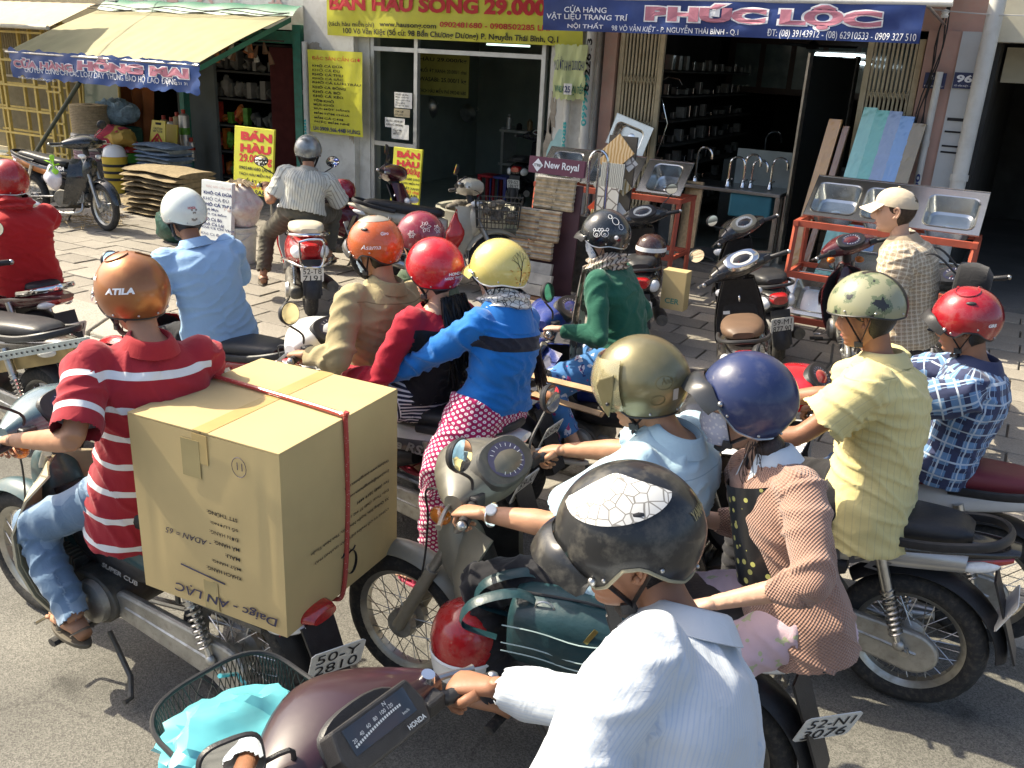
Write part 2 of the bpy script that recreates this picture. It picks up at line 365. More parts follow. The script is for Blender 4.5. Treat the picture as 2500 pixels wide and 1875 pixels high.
for i, (x, z, a, b) in enumerate(((-5.36, 1.2, .07, .45), (-5.33, 1.7, .05, .2), (-8.55, 1.7, .07, .18), (-8.52, 1.3, .05, .22), (-9.2, 2.33, .12, .07), (-5.0, .9, .08, .2))): pm = MB(); blob(pm, x-cC, z, a, b, -.1 if x > -7 else -.12, seed=i*3.1, rough=.35); pm.build('peeled_patch', PEEL, tC)
pm = MB(); blob(pm, -5.2-cC, 1.18, .17, .28, -.101, seed=5, rough=.2); pm.build('turquoise_patch', TURQ, tC)
for x in (-8.24, -7.5, -5.55): bx('door_post', ALUF, tC, (x-cC, .02, 1.55), (.06, .07, 2.8), bev=.004)
bx('transom', ALUF, tC, (-6.9-cC, .02, 2.36), (2.72, .065, .055)); bx('mid_rail', ALUF, tC, (-7.87-cC, .02, 1.1), (.68, .06, .06)); bx('bottom_rail', ALUF, tC, (-7.87-cC, .02, .24), (.68, .06, .1)); bx('mid_rail', ALUF, tC, (-5.47-cC, .02, .95), (.1, .06, .06))
GLASS = mat('window glass', (.9, .95, .93), .02, 0, var=0, trans=1, ior=1.08, spec=.6)
for a, b, c, d in ((-8.2, -7.54, 1.14, 2.33), (-8.2, -7.54, .3, 1.06), (-8.2, -7.54, 2.39, 2.93), (-7.46, -5.59, 2.39, 2.93), (-5.51, -5.42, 1, 2.33)): bx('glass_pane', GLASS, tC, ((a+b)/2-cC, .02, (c+d)/2), (b-a, .006, d-c))
PIPEW = mat('white drain pipe', (.62, .62, .58), .45, var=.08, vs=4, dirt=.3, dcol=(.38, .35, .28))
def drain(x, y, z0, z1, r, label, txt=None, lean=0):
    t = thing('drain_pipe', label, 'pipe', (x, y, z0)); pipe('tube', PIPEW, t, [(lean*(z1-z0)*i/6, 0, (z1-z0)*i/6) for i in range(7)], r, n=14)
    for i, f_ in enumerate((.3, .7)): MB().tube([(lean*(z1-z0)*f_, 0, (z1-z0)*f_-.03), (lean*(z1-z0)*f_, 0, (z1-z0)*f_+.03)], r*1.16, 14).build('collar', PIPEW, t)
    for s_, zz, m_ in txt or ():
        mb = MB(); letters(mb, s_, lambda u, v, q=zz: V((lean*(q-z0)-v*.99, -math.sqrt(max(r*r-v*v, 1e-6))-.003, q-z0+u)), -.0, -r*.62, .085*len(s_), r*1.2, bold=.03); mb.build('painted_digits', m_, t)
    return t
CYANI = mat('cyan paint digits', (.05, .42, .42), .6, var=.1)
drain(-5.1, F-.17, S, 2.5, .04, 'thin white pipe with green digits low on the peeling pier', [('39188088', .95, CYANI)])
drain(-4.83, F-.19, S, 4.5, .058, 'thick white pipe with digits beside the pink wall edge', [('8122613', 2.0, INK), ('0999999', 1.6, CYANI)])
drain(-9.3, F-.2, S, 2.4, .04, 'white pipe with green and purple digits under the yellow price list', [('9166688', .75, CYANI), ('000222', .3, NAVYINK)])
# --- sink and tile shop
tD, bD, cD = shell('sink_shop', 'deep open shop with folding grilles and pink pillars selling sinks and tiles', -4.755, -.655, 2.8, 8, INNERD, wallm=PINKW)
bD('left_pillar', PINKW, (-4.72, F-.05, 0), (-4.56, F+.2, 2.8)); bD('right_pillar', PINKW, (-1.18, F-.1, 0), (-.875, F+.2, 2.8)); bD('tiled_strip', TILEW, (-.873, F-.13, 0), (-.665, F+.2, 2.8))
bD('threshold', DARKC, (-4.55, F-.5, 0), (-1.19, F-.025, S+.045))
STRIPE = INK
for i, zz in enumerate((1.98, 1.86, 1.72, 1.66)): bx('black_stripe', STRIPE, tD, (-.765-cD, -.134, zz), (.17, .006, .018 if i else .03))
def grille(name, x0, x1, label):
    t = thing(name, label, 'grille', ((x0+x1)/2, F+.02, S)); w = x1-x0; nb = max(6, int(w/.055))
    for s_ in (-1, 1): bx('end_stile', BEIGE, t, (s_*(w/2-.03), 0, 1.3), (.06, .05, 2.6), bev=.004)
    mb = MB()
    for i in range(nb): x = -w/2+.08+(w-.16)*i/(nb-1); mb.box((x, 0, 1.3), (.022, .03, 2.55))
    mb.build('upright_bars', BEIGE, t)
    mb = MB()
    for zz in (.5, 1.0, 1.5, 2.0):
        for i in range(nb-1):
            x = -w/2+.08+(w-.16)*i/(nb-1); dx = (w-.16)/(nb-1); mb.tube([(x, -.022, zz), (x+dx, -.022, zz+.1)], .006, 4); mb.tube([(x, -.03, zz+.1), (x+dx, -.03, zz)], .006, 4)
    mb.build('lattice', BEIGE, t)
grille('folding_grille', -4.54, -3.98, 'beige folding grille pushed open at the left of the sink shop')
grille('folding_grille', -1.75, -1.2, 'beige folding grille pushed open behind the wrapped boards')
# --- garage at the right edge
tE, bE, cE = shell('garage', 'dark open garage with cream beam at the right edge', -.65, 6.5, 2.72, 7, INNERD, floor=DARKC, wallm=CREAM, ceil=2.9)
bE('inner_beam', CREAM, (-.5, F+.9, 2.35), (6.4, F+1.1, 2.7))
drain(-.62, F-.24, S, 4.5, .075, 'tall thick white drain pipe beside the dark garage')
# house number plates
NAVY = mat('navy enamel', (.02, .03, .10), .35, var=.1)
def plaque(x, z, w, h, num, sub, label):
    t = thing('house_number', label, 'sign', (x, F-.15, z)); bx('plaque', NAVY, t, (0, 0, 0), (w, .012, h), bev=.002); mb = MB(); fl = flat((0, -.006, 0), (1, 0, 0), (0, 0, 1), .002)
    letters(mb, num, fl, -w*.38 if len(num) > 1 else -w*.3, -h*.12, w*.72 if len(num) > 1 else w*.25, h*.48, bold=.04); letters(mb, sub, fl, -w*.44, -h*.4, w*.88, h*.15, bold=.01); mb.build('lettering', WHITEINK, t)
p = aty(2355, 197, F-.15); plaque(p.x, p.z, .2, .15, '96', 'VÕ VĂN KIỆT - Q.1', 'navy plaque reading 96 on the pale tiled strip')
p = aty(2282, 197, F-.15); plaque(p.x, p.z, .2, .15, '9', 'BẾN CHƯƠNG DƯƠNG - Q.1', 'navy plaque with a 9 half hidden by a thin pipe')
t = drain(-1.0, F-.19, S, 2.42, .034, 'thin grey pipe across the pink pillar by the number plaque', [('38012000', .75, NAVYINK)])
# wall cables and insulators
CAB = mat('black cable', (.02, .02, .02), .6, var=0)
for k in range(4):
    pts = [(-1.05+.02*k-.12*i/10*(1 if k % 2 else .6)+.02*math.sin(i*1.3+k), F-.16-.01*k, 3.3-.16*i+.02*math.sin(i+k*2)) for i in range(11)]
    tag(MB().tube(pts, .007, 5).build('wall_cable', CAB), ['thick black cable down the pink pillar', 'second black cable down the pink pillar', 'looping thin cable beside the pink pillar', 'short outermost cable beside the pink pillar'][k], 'cable', 'cables on the pink pillar')
pts = [aty(2270+230*i/12, 22+16*i/12+3*math.sin(i/12*pi), F-.3) for i in range(13)]; tag(MB().tube(pts, .006, 5).build('service_wire', mat('grey wire', (.5, .5, .48), .5, var=0)), 'single pale wire running right from the blue awning pole', 'cable')
for k, (x, y) in enumerate(((2310, 3), (2308, 30))):
    p = aty(x, y, F-.2); t = thing('insulator', ['upper', 'lower'][k]+' white porcelain insulator on the pink pillar', 'insulator', p)
    MB().lathe([(.0, -.05), (.03, -.05), (.038, -.03), (.026, -.015), (.038, 0), (.03, .02), (0, .03)], n=14).build('porcelain', WHITE, t); pipe('pin', IRON, t, [(0, 0, -.02), (0, .2, -.02)], .008)
# ================================================================== AWNINGS over the pavement (the blue-bannered one above the frame, and unseen tarpaulins added for pavement shade)
STRIPEA = mat('striped awning cloth', (.6, .55, .42), .8, var=.05)
aw = thing('striped_awning', 'blue and cream striped awning above the blue banner', 'awning', (-2.8, F, 2.95))
mb = MB(); nst = 30
for i in range(nst):
    mb.k = i % 2; a = -1.82+3.66*i/nst; b = a+3.66/nst; mb.grid(1, 4, lambda u, v: V((a+(b-a)*u, -.03-1.78*v, .42-.42*v)), thick=.005)
mb.build('cloth', [STRIPEA, mat('blue stripe cloth', (.14, .24, .42), .8, var=.05)], aw)
pipe('front_pole', PIPEW, aw, [(-1.9, -1.8, -.01), (1.95, -1.8, -.01)], .03); [pipe('arm', STEEL, aw, [(x, -.02, -.1), (x, -1.78, -.02)], .013) for x in (-1.7, 1.75)]
shade_tarp = thing('tarpaulin', 'unseen grey tarpaulin added for shade high over the pavement before the oyster shop', 'awning', (-6.2, F, 3.75))
mb = MB()
for y0_, y1_ in ((.0, .40), (.49, .70), (.80, .97)): mb.grid(16, 6, lambda u, v: (lambda w: V((-2.9+4.4*u+.25*w, -.05-5.1*w+.22*math.sin(u*5+y0_*9)*w, .35-.5*w-.1*math.sin(u*pi)*math.sin(w*pi))))(y0_+(y1_-y0_)*v), thick=.004)  # unseen sheet, its strips and gaps shaped to band the pavement with shade
mb.build('sheet', mat('grey tarpaulin', (.22, .23, .23), .7, var=.15), shade_tarp)
for x in (-2.8, 1.6): pipe('rope', BEIGE, shade_tarp, [(x, -.05, .35), (x, -.03, 1.2)], .008)
left_shade_tarp = thing('tarpaulin', 'unseen ragged canvas added for shade over the pavement beyond the left edge', 'awning', (-15.5, F, 3.6))
mb = MB()
for k, (y0, y1) in enumerate(((-1.2, -2.3), (-2.55, -2.85), (-3.1, -4.2))): mb.grid(12, 4, lambda u, v: V((-2.5+4.6*u+.3*math.sin(k+u*4), y0+(y1-y0)*v+.2*math.sin(u*7+k)*.5, .1*math.sin(u*3)-.1*k)), thick=.004)  # unseen strips added to throw shade bands on the left pavement
mb.build('sheet', mat('grey tarpaulin', (.3, .3, .3), .7), left_shade_tarp)
for x in (-2.3, 1.9): pipe('rope', BEIGE, left_shade_tarp, [(x, -4.2, 0), (x, -.03, .5)], .008)
# ================================================================== SIGNS
def rect(x0, y0, x1, y1, Y):
    ym, xm = (y0+y1)/2, (x0+x1)/2
    return aty(x0, ym, Y).x, aty(xm, y1, Y).z, aty(x1, ym, Y).x, aty(xm, y0, Y).z
YEL = mat('yellow green banner', (.58, .57, .045), .45, var=.1, vs=4, dirt=.22, dcol=(.45, .43, .14))
YEL2 = mat('faded yellow green banner', (.55, .62, .30), .5, var=.08, vs=4, dirt=.3, dcol=(.5, .52, .35))
BLUE = mat('blue banner vinyl', (.025, .075, .26), .35, var=.12, vs=3)
NAVYB = mat('navy banner vinyl', (.024, .05, .19), .33, var=.2, vs=3, dirt=.25, dcol=(.07, .11, .25))
PINKI = mat('faded red lettering', (.52, .20, .26), .5, var=.12, vs=12)
def banner(name, label, px, Y, m, lines, wave=.02, sag=.0, cat='banner', wk=9, edge=None, ragged=0):
    x0, z0, x1, z1 = rect(*px, Y); cx = (x0+x1)/2
    t = thing(name, label, cat, (cx, Y, z0))
    def wv(x, z):
        u = (x-x0)/(x1-x0); v = (z-z0)/(z1-z0)
        return wave*(math.sin(u*wk+v*3+1)+.6*math.sin(u*wk*2.3-v*7)+.35*math.sin(u*wk*5.1+v*11))*(.35+.65*(1-v))
    def P(x, z, l=0): return V((x-cx, wv(x, z)-l, z-z0-sag*(1-((x-cx)/(x1-cx))**2)))
    def Pr(u, v):
        x = x0+(x1-x0)*u; z = z0+(z1-z0)*v
        if ragged: x += ragged*mnoise.noise(V((v*9, u*3, 1)))*abs(2*u-1)**6; z += ragged*mnoise.noise(V((u*25, v, 4)))*abs(2*v-1)**6
        return P(x, z)
    MB().grid(60 if x1-x0 > 1.5 else 20, 10, Pr).build('sheet', m, t)
    for i, ln in enumerate(lines):
        s_, q, mi = ln[0], ln[1], ln[2]; bold = ln[3] if len(ln) > 3 else .02; shear = ln[5] if len(ln) > 5 else 0
        a, b, c, d = rect(*q, Y); ol = ln[4] if len(ln) > 4 else None
        if ol:
            mb = MB(); letters(mb, s_, lambda u, v: P(u, v, .007), a-.012, b-.012, c-a+.024, d-b+.024, bold+.05, shear); mb.build('lettering_outline', ol, t)
        mb = MB(); letters(mb, s_, lambda u, v: P(u, v, .012), a, b, c-a, d-b, bold, shear); mb.build('lettering', mi, t)
    return t
banner('banner', 'long yellow banner with big red letters above the oyster shop', (797, -45, 1428, 100), F-.2, YEL, [
    ('BÁN HÀU SÔNG 29.000/1kg', (805, -14, 1440, 44), REDINK, .05), ('(tách hàu miễn phí)', (803, 50, 915, 68), INK, .012), ('www.hausong.com', (928, 55, 1066, 71), INK, .02),
    ('0902481680 - 0908502285 LH:', (1074, 57, 1345, 71), REDINK, .02), ('100 Võ Văn Kiệt (Số cũ: 98 Bến Chương Dương) P. Nguyễn Thái Bình, Q.1', (838, 74, 1365, 97), INK, .02)], wave=.012)
lst = ['KHÔ CÁ DỨA', 'KHÔ CÁ ĐÙ', 'KHÔ CÁ THU', 'KHÔ CÁ SẶC', 'KHÔ CÁ LƯỠI TRÂU', 'KHÔ CÁ BÓNG', 'KHÔ CÁ BÒ', 'KHÔ CÁ KÈO', 'TÔM KHÔ', 'MỰC KHÔ', 'MỰC MỘT NẮNG', 'MẮM TÔM CHUA', 'MẮM CÁ CƠM', 'NƯỚC MẮM NHĨ']
ln = [('ĐẶC SẢN CẦN GIỜ', (763, 136, 881, 151), REDINK, .02)]
for i, s_ in enumerate(lst): ln.append((s_, (764+i*.3, 157.5+i*10.6, 764+len(s_)*7.4, 165+i*10.6), INK, .02))
ln.append(('LH: 0909.566.448 HƯNG', (765, 311, 880, 323), NAVYINK, .02))
banner('price_list', 'yellow dried fish price list hanging on the white pillar', (754, 124, 885, 328), F-.25, YEL, ln, wave=.012)
banner('banner', 'faded yellow chilli salt banner hanging on the peeling pier', (1352, 108, 1430, 243), F-.3, YEL2, [('MUỐI ỚT XANH', (1354, 132, 1394, 172), NAVYINK, .0), ('20.000/CHAI', (1396, 148, 1428, 172), NAVYINK, .01), ('WASABI TẠI TIẾP', (1354, 200, 1427, 232), GREENP, .02)], wave=.02, ragged=.05)
banner('paper_sign', 'small white paper numbered 25 stuck on the faded banner', (1376, 204, 1396, 231), F-.36, WHITE, [('25', (1379, 210, 1393, 226), NAVYINK, .02)], wave=.004, cat='paper')
bn = banner('banner', 'navy blue banner with big faded red letters hung from the striped awning', (1325, 4, 2255, 90), 8.58, NAVYB, [
    ('CỬA HÀNG', (1380, 13, 1482, 31), WHITEINK, .01), ('VẬT LIỆU TRANG TRÍ', (1335, 31, 1534, 52), WHITEINK, .01), ('NỘI THẤT', (1385, 54, 1476, 72), WHITEINK, .01),
    ('PHÚC LỘC', (1575, 10, 2155, 68), PINKI, .06, WHITEINK), ('98 VÕ VĂN KIỆT - P. NGUYỄN THÁI BÌNH - Q.1', (1496, 60, 1805, 84), WHITEINK, .005), ('ĐT: (08) 39143912 - (08) 62910533 - 0909 327 510', (1873, 76, 2238, 100), WHITEINK, .005)], wave=.014, wk=14)
# folded ends need a darker hem
ban2 = banner('banner', 'crumpled blue banner hung from the front of the green awning', (27, 136, 487, 208), 8.55, BLUE, [
    ('CỬA HÀNG', (35, 146, 178, 170), PINKI, .05, WHITEINK), ('HỒNG MAI', (192, 146, 462, 182), PINKI, .07, WHITEINK), ('CHUYÊN CUNG CẤP CÁC LOẠI DÂY THỪNG BẢO HỘ LAO ĐỘNG', (64, 170, 432, 196), WHITEINK, .012),
    ('99 BẾN CHƯƠNG DƯƠNG Q1', (44, 188, 135, 196), WHITEINK, 0), ('ĐT: 38 21 31', (405, 199, 458, 206), WHITEINK, 0)], wave=.016, wk=22, ragged=.06)
CANV = mat('sun-bleached tarpaulin', (.31, .285, .155), .75, var=.1, vs=3, dirt=.35, dcol=(.33, .29, .17))
gaw = thing('green_awning', 'bleached green awning sloping out over the rope shop front', 'awning', (-11.6, F, 2.1))
mb = MB(); mb.grid(50, 12, lambda u, v: V((-2.12+4.06*u+.18*(1-v), -.3-1.53*v, .62-.68*v+.025*math.sin(v*pi)+.008*math.sin(u*90)*v+.02*math.sin(u*9)*v)), thick=.008); mb.build('canopy', CANV, gaw)
mb = MB(); mb.grid(40, 6, lambda u, v: V((-1.95+4.18*u, -.05-.3*v, .78-.16*v*v+.012*math.sin(u*31+v*3)))); mb.build('ridge_sheet', GREENT, gaw)
MB().grid(12, 2, lambda u, v: V((1.96+.2*(1-u), -.3-1.53*u, .615-.68*u-.07*v))).build('side_hem', GREENT, gaw)
for k in range(3): MB().tube([(-2+4.2*i/20, -.38-.05*k, .68-.03*k+.025*math.sin(i*.9+k)) for i in range(21)], .007, 5).build('sagging_wire', CAB, gaw)
pipe('front_pole', STEEL, gaw, [(-2.15, -1.84, -.06), (1.98, -1.84, -.06)], .018)
a, b = aty(195, 200, 8.6), aty(62, 412, 9.3); MB().tube([a-gaw.location, b-gaw.location], .03, 8).build('prop_pole', mat('dark green pole', (.03, .05, .035), .5), gaw)
def board_sign(name, label, px, Y, m, lines, legs=True, lean=.12, thick=.03, rz=0):
    x0, z0, x1, z1 = rect(*px, Y); cx = (x0+x1)/2; w = x1-x0; h = z1-z0
    t = thing(name, label, 'sign', (cx, Y, S), rz); ca, sa = math.cos(lean), math.sin(lean); zb = z0-S
    def P(x, z, l=0): q = z-z0; return V((x-cx, q*sa*.9-l, zb+q*ca))
    bd = MB(); bd.add([P(x0, z0), P(x1, z0), P(x1, z1), P(x0, z1), P(x0, z0, -thick), P(x1, z0, -thick), P(x1, z1, -thick), P(x0, z1, -thick)], ((0, 1, 2, 3), (7, 6, 5, 4), (0, 4, 5, 1), (1, 5, 6, 2), (2, 6, 7, 3), (3, 7, 4, 0)), False); bd.build('board', m, t, bev=.003)
    for ln in lines:
        a, b, c, d = rect(*ln[1], Y); mb = MB(); letters(mb, ln[0], lambda u, v: P(u, v, .003), a, b, c-a, d-b, ln[3] if len(ln) > 3 else .02); mb.build('lettering', ln[2], t)
    if legs:
        for s_ in (-1, 1): pipe('leg', STEEL, t, [(s_*w*.42, .03, 0), (s_*w*.42, .03, zb+.02)], .012)
    return t
bh = lambda dx, x0, y0, k: [('BÁN', (x0+12*k, y0+7*k, x0+88*k, y0+33*k), REDINK, .06), ('HÀU', (x0+13*k, y0+37*k, x0+88*k, y0+63*k), REDINK, .06), ('29.000/kg', (x0+13*k, y0+66*k, x0+92*k, y0+92*k), REDINK, .03), ('0902481680 (AN)', (x0+14*k, y0+97*k, x0+92*k, y0+107*k), INK, .02), ('TÁCH HÀU MIỄN PHÍ', (x0+15*k, y0+109*k, x0+92*k, y0+119*k), INK, .02), ('MUỐI ỚT XANH', (x0+18*k, y0+124*k, x0+92*k, y0+136*k), INK, .02), ('20.000/1 chai', (x0+20*k, y0+138*k, x0+92*k, y0+149*k), REDINK, .02), ('WASABI', (x0+30*k, y0+152*k, x0+86*k, y0+163*k), INK, .03)]
board_sign('board_sign', 'yellow and red oyster price board standing before the rope shop', (565, 312, 660, 475), 7.9, YEL, bh(0, 565, 312, 1.0))
board_sign('board_sign', 'yellow and red oyster price board leaning at the glass front', (951, 362, 1020, 526), 9.6, YEL, bh(0, 951, 362, .74)+[('25.000/1 kg', (960, 505, 1012, 514), INK, .02)])
FOAM = mat('white foam board', (.66, .70, .70), .7, var=.06, vs=10, dirt=.25, dcol=(.45, .45, .42))
fl_ = ['KHÔ CÁ DỨA', 'KHÔ CÁ ĐÙ', 'KHÔ CÁ THU']; f2 = ['Khô Mực', 'Khô Cá Bống', 'Khô Cá Bò', 'Khô Cá Lái', 'Khô Cá Chỉ Vàng', 'Khô Cá Đuối']
ln = [('ĐẶC SẢN CẦN GIỜ', (492, 453, 552, 462), mat('faded pink ink', (.6, .42, .42), .7), .0)]+[(s_, (487, 468+i*14, 487+6.9*len(s_), 478+i*14), NAVYINK, .04) for i, s_ in enumerate(fl_)]+[(s_, (490, 508+i*12, 490+5.2*len(s_), 516+i*12), NAVYINK, .02) for i, s_ in enumerate(f2)]
board_sign('board_sign', 'tall white foam board with blue fish names beside the blue-shirted rider', (485, 445, 558, 600), 6.6, FOAM, ln, legs=False, thick=.05)
for k, (px, lab, tx) in enumerate((((963, 226, 1006, 264), 'white handwritten paper at the top of the glass', ['Khô cá lóc', 'Mực rim me', 'Mực một nắng', 'Tôm khô', 'Khô cá lạt']), ((962, 266, 1001, 286), 'brown cardboard notice under the top paper on the glass', ['TÔM HÙM', 'SIÊU RẺ']), ((940, 288, 988, 312), 'torn white notice at the left on the glass', ['AN HÀU - 0902481680', 'HƯNG KHÔ - 0909566448']), ((956, 304, 998, 340), 'lowest white paper with a signature on the glass', ['CÔNG TY']))):
    n = len(tx); h = (px[3]-px[1])/(n+.6)
    banner('notice_paper', lab, px, F-.045-.004*k, [WHITE, BEIGE, WHITE, WHITE][k], [(s_, (px[0]+4, px[1]+h*(.4+i), px[0]+4+(px[2]-px[0]-8)*min(1, len(s_)/11), px[1]+h*(1.1+i)), INK, .01) for i, s_ in enumerate(tx)], wave=.002, cat='paper')
# ================================================================== ROPE SHOP GOODS
def spot(x, y, z=S): return atz(x, y, z)
ROPE = mat('tan rope', (.48, .38, .24), .85, var=.2, vs=25, bump=.6, bs=90)
def coil(label, c, r, h, m, turns=8):
    t = thing('rope_coil', label, 'rope coil', c); prof = [(r*.3, 0)]
    for i in range(turns):
        for k in range(5): a = -pi/2+pi*k/4; prof.append((r-.02+.02*math.cos(a), h*(i+.5)/turns+h/turns*.5*math.sin(a)))
    prof.append((r*.3, h)); MB().lathe(prof, n=28).build('windings', m, t); MB().lathe([(r*.31, .01), (r*.26, h*.5), (r*.31, h-.01)], n=16).build('core', DARK, t)
bp = aty(240, 465, 9.5); z = S+.02
for k, (lab, h, r, m, tn) in enumerate((('green woven bale at the bottom of the rope stack', .22, .30, mat('green weave', (.20, .33, .27), .8, var=.2, vs=30, bump=.4), 4), ('mauve rope coil second from the bottom of the stack', .24, .31, mat('mauve rope', (.38, .24, .25), .8, var=.15, vs=30, bump=.4), 5), ('white wrapped rope coil in the middle of the stack', .26, .33, mat('white wrap', (.62, .61, .58), .5, var=.15, vs=20, bump=.5, bs=30), 3), ('tan rope coil second from the top of the stack', .22, .29, ROPE, 9), ('tan rope coil on top of the stack', .22, .29, ROPE, 9))):
    coil(lab, (bp.x+random.uniform(-.02, .02), 9.5, z), r, h-.003, m, tn); z += h
def cloth_stack(name, label, c, w, d, h, n, m, rz=0, cat='cloth stack'):
    t = thing(name, label, cat, c, rz); hh = h/n
    for i in range(n):
        mb = MB(); ww = w*random.uniform(.9, 1.04); dd = d*random.uniform(.9, 1.04); ox, oy = random.uniform(-.02, .02), random.uniform(-.02, .02); ph = random.random()*6
        rs = []
        for j in range(25):
            u = j/24; rs.append([V((ox+(u-.5)*ww, oy+math.cos(a)*dd/2*(1+.04*math.sin(u*17+ph)), hh*(i+.5)+math.sin(a)*hh*.54+.012*math.sin(u*7+ph)*min(i, 3)*.3)) for a in [2*pi*k/10 for k in range(10)]])
        mb.rings(rs); mb.build('folded_piece', m if not isinstance(m, list) else m[i % len(m)], t)
    return t
BURL = mat('burlap', (.27, .21, .12), .95, var=.2, vs=20, bump=.6, bs=160)
DENIM = mat('faded denim', (.16, .22, .30), .9, var=.25, vs=14, bump=.4, bs=120)
p = spot(345, 535); cloth_stack('burlap_pile', 'stacked brown burlap sacks on the pavement in the rope shop', (p.x, p.y+.5, S), 1.15, .7, .62, 9, BURL)
p = aty(320, 480, 8.6); t = thing('burlap_sack', 'single folded burlap sack draped on top of the sack pile', 'sack', (p.x, 8.65, p.z-.1))
MB().grid(16, 12, lambda u, v: V((-.4+.8*u, -.36+.7*v, .16-.32*max(0, .35-v)-.1*(2*u-1)**2+.03*math.sin(u*9+v*5))), thick=.02).build('cloth', BURL, t)
p = aty(405, 465, 9.2); cloth_stack('work_clothes', 'stack of folded faded denim work clothes in the rope shop', (p.x, 9.2, .56), .75, .5, .32, 6, [DENIM, mat('grey work cloth', (.25, .27, .25), .9, var=.3, vs=14), DENIM]); bx_ = thing('blue_bale', 'dark blue bale under the denim clothes', 'bale', (p.x, 9.22, S)); MB().box((0, 0, .21), (.9, .6, .42)).build('wrapping', mat('blue tarp', (.03, .07, .2), .5, var=.2, bump=.4, bs=14), bx_, bev=.05)
p = aty(300, 440, 9.1); t = thing('clothes_heap', 'heap of red and black clothes beside the rope stack', 'clothes', (p.x, 9.1, S))
HM = [mat('crimson cloth', (.35, .03, .05), .8, var=.3, vs=9, bump=.5, bs=20), mat('black cloth', (.03, .03, .035), .8, bump=.5, bs=20), mat('ochre cloth', (.4, .25, .05), .8, bump=.4, bs=20)]
for k in range(9):
    a = random.uniform(0, 6.3); q = random.uniform(0, .32); mb = MB(); mb.ell((q*math.cos(a)*1.5, q*math.sin(a), .3+.55*(1-q*1.6)), (.24, .2, .13), 18, 10, RZ(a)@RX(random.uniform(-.5, .5)))
    for v in mb.v: v += V((mnoise.noise(v*9+V((k, 0, 0))), mnoise.noise(v*9+V((0, k, 5))), mnoise.noise(v*9+V((7, 0, k)))))*.06
    mb.build('garment', HM[k % 3], t)
MB().box((0, .1, .2), (.8, .6, .4)).build('crate', DARK, t)
p = aty(283, 275, 9.9); t = thing('net_bundle', 'pale blue netting bundle lying on top behind the rope stack', 'netting', (p.x, 9.9, p.z-.2)); mb = MB(); mb.ell((0, 0, .2), (.45, .25, .2), 26, 14)
for v in mb.v: v += v.normalized()*.05*math.sin(v.x*40+3*mnoise.noise(v*6))
mb.build('folds', mat('pale blue net', (.22, .32, .40), .7, var=.3, vs=20, bump=.6, bs=50), t); MB().box((0, 0, -.85), (.8, .4, 1.7)).build('bale', mat('green bale', (.03, .09, .06), .7, var=.3), t, bev=.06)
def hardhat(label, c, col, r=.13, rz=0):
    t = thing('hard_hat', label, 'hard hat', c, rz); m = mat('hat '+label[:9], col, .3, coat=.4, var=.05)
    MB().lathe([(r*1.16, -.004), (r*1.02, .0), (r*1.0, .02), (r*.96, .06), (r*.8, .1), (r*.5, .13), (r*.2, .14), (.001, .142)], n=28).build('shell', m, t)
    MB().grid(10, 3, lambda u, v: V((r*(.98+.3*v*math.sin(u*pi))*math.cos(-.9+1.8*u), r*(.98+.3*v*math.sin(u*pi))*math.sin(-.9+1.8*u), .004-.01*v)), thick=.005).build('brim', m, t)
    MB().tube([(r*.9*math.cos(a), 0, .045+.105*math.sin(a)) for a in [pi*i/12 for i in range(13)]], .012, 6).build('ridge', m, t)
p = aty(278, 372, 8.9); z0 = p.z
hh = thing('paint_tub', 'yellow and black striped tub under the white hard hat', 'tub', (p.x, 8.9, S)); MB().lathe([(0, 0), (.16, 0), (.18, z0-S-.05), (.0, z0-S-.05)], n=24).build('drum', mat('yellow tub', (.6, .42, .04), .5), hh)
for k in range(3): MB().lathe([(.184, z0-S-.2-.1*k), (.186, z0-S-.18-.1*k), (.184, z0-S-.16-.1*k)], n=24).build('black_band', INK, hh)
hardhat('white hard hat on the striped tub', (p.x, 8.9, z0-.045), (.75, .75, .72), .17, -2)
p = aty(310, 362, 9.3); hb = thing('blue_drum', 'blue drum with green lid under the red hard hat', 'drum', (p.x, 9.3, S)); MB().lathe([(0, 0), (.2, 0), (.2, p.z-S-.2)], n=24).build('body', mat('blue drum', (.02, .09, .35), .4), hb); MB().lathe([(.21, p.z-S-.2), (.21, p.z-S-.06), (0, p.z-S-.05)], n=24).build('lid', mat('green lid', (.12, .5, .06), .4), hb)
hardhat('red hard hat on the blue drum', (p.x, 9.3, p.z-.045), (.5, .03, .02), .18, -2)
# caution sign
x0, z0, x1, z1 = rect(358, 295, 402, 390, 9.4); t = thing('caution_sign', 'yellow wet floor sign standing in the rope shop doorway', 'sign', ((x0+x1)/2, 9.4, z0)); w = x1-x0; h = z1-z0
CY = mat('caution yellow', (.60, .47, .06), .5, var=.05)
out = [(-w/2, 0), (w/2, 0), (w*.36, h), (-w*.36, h)]; MB().prism(out, lambda u, v, s_: V((u, v*.18-(.02 if not s_ else 0), v))).build('panel', CY, t, bev=.006)
fl = lambda u, v: V((u, v*.18-.024, v))
mb = MB(); mb.box((0, h*.93*.18-.022, h*.92), (w*.3, .006, h*.06)); mb.build('handle_slot', DARK, t); [letters(MB(), s_, fl, -w*q_, h*v_, w*q_*2, h*.055, .02).build('lettering', INK, t) for s_, q_, v_ in (('CAUTION', .24, .77), ('WET FLOOR', .26, .7), ('LƯU Ý', .2, .28), ('TRƠN TRƯỢT', .34, .2))]
mb = MB()
for a, b in (((-.36, .4), (.36, .4)), ((.36, .4), (0, .66)), ((0, .66), (-.36, .4))): mb.tube([fl(a[0]*w, a[1]*h), fl(b[0]*w, b[1]*h)], .016, 5)
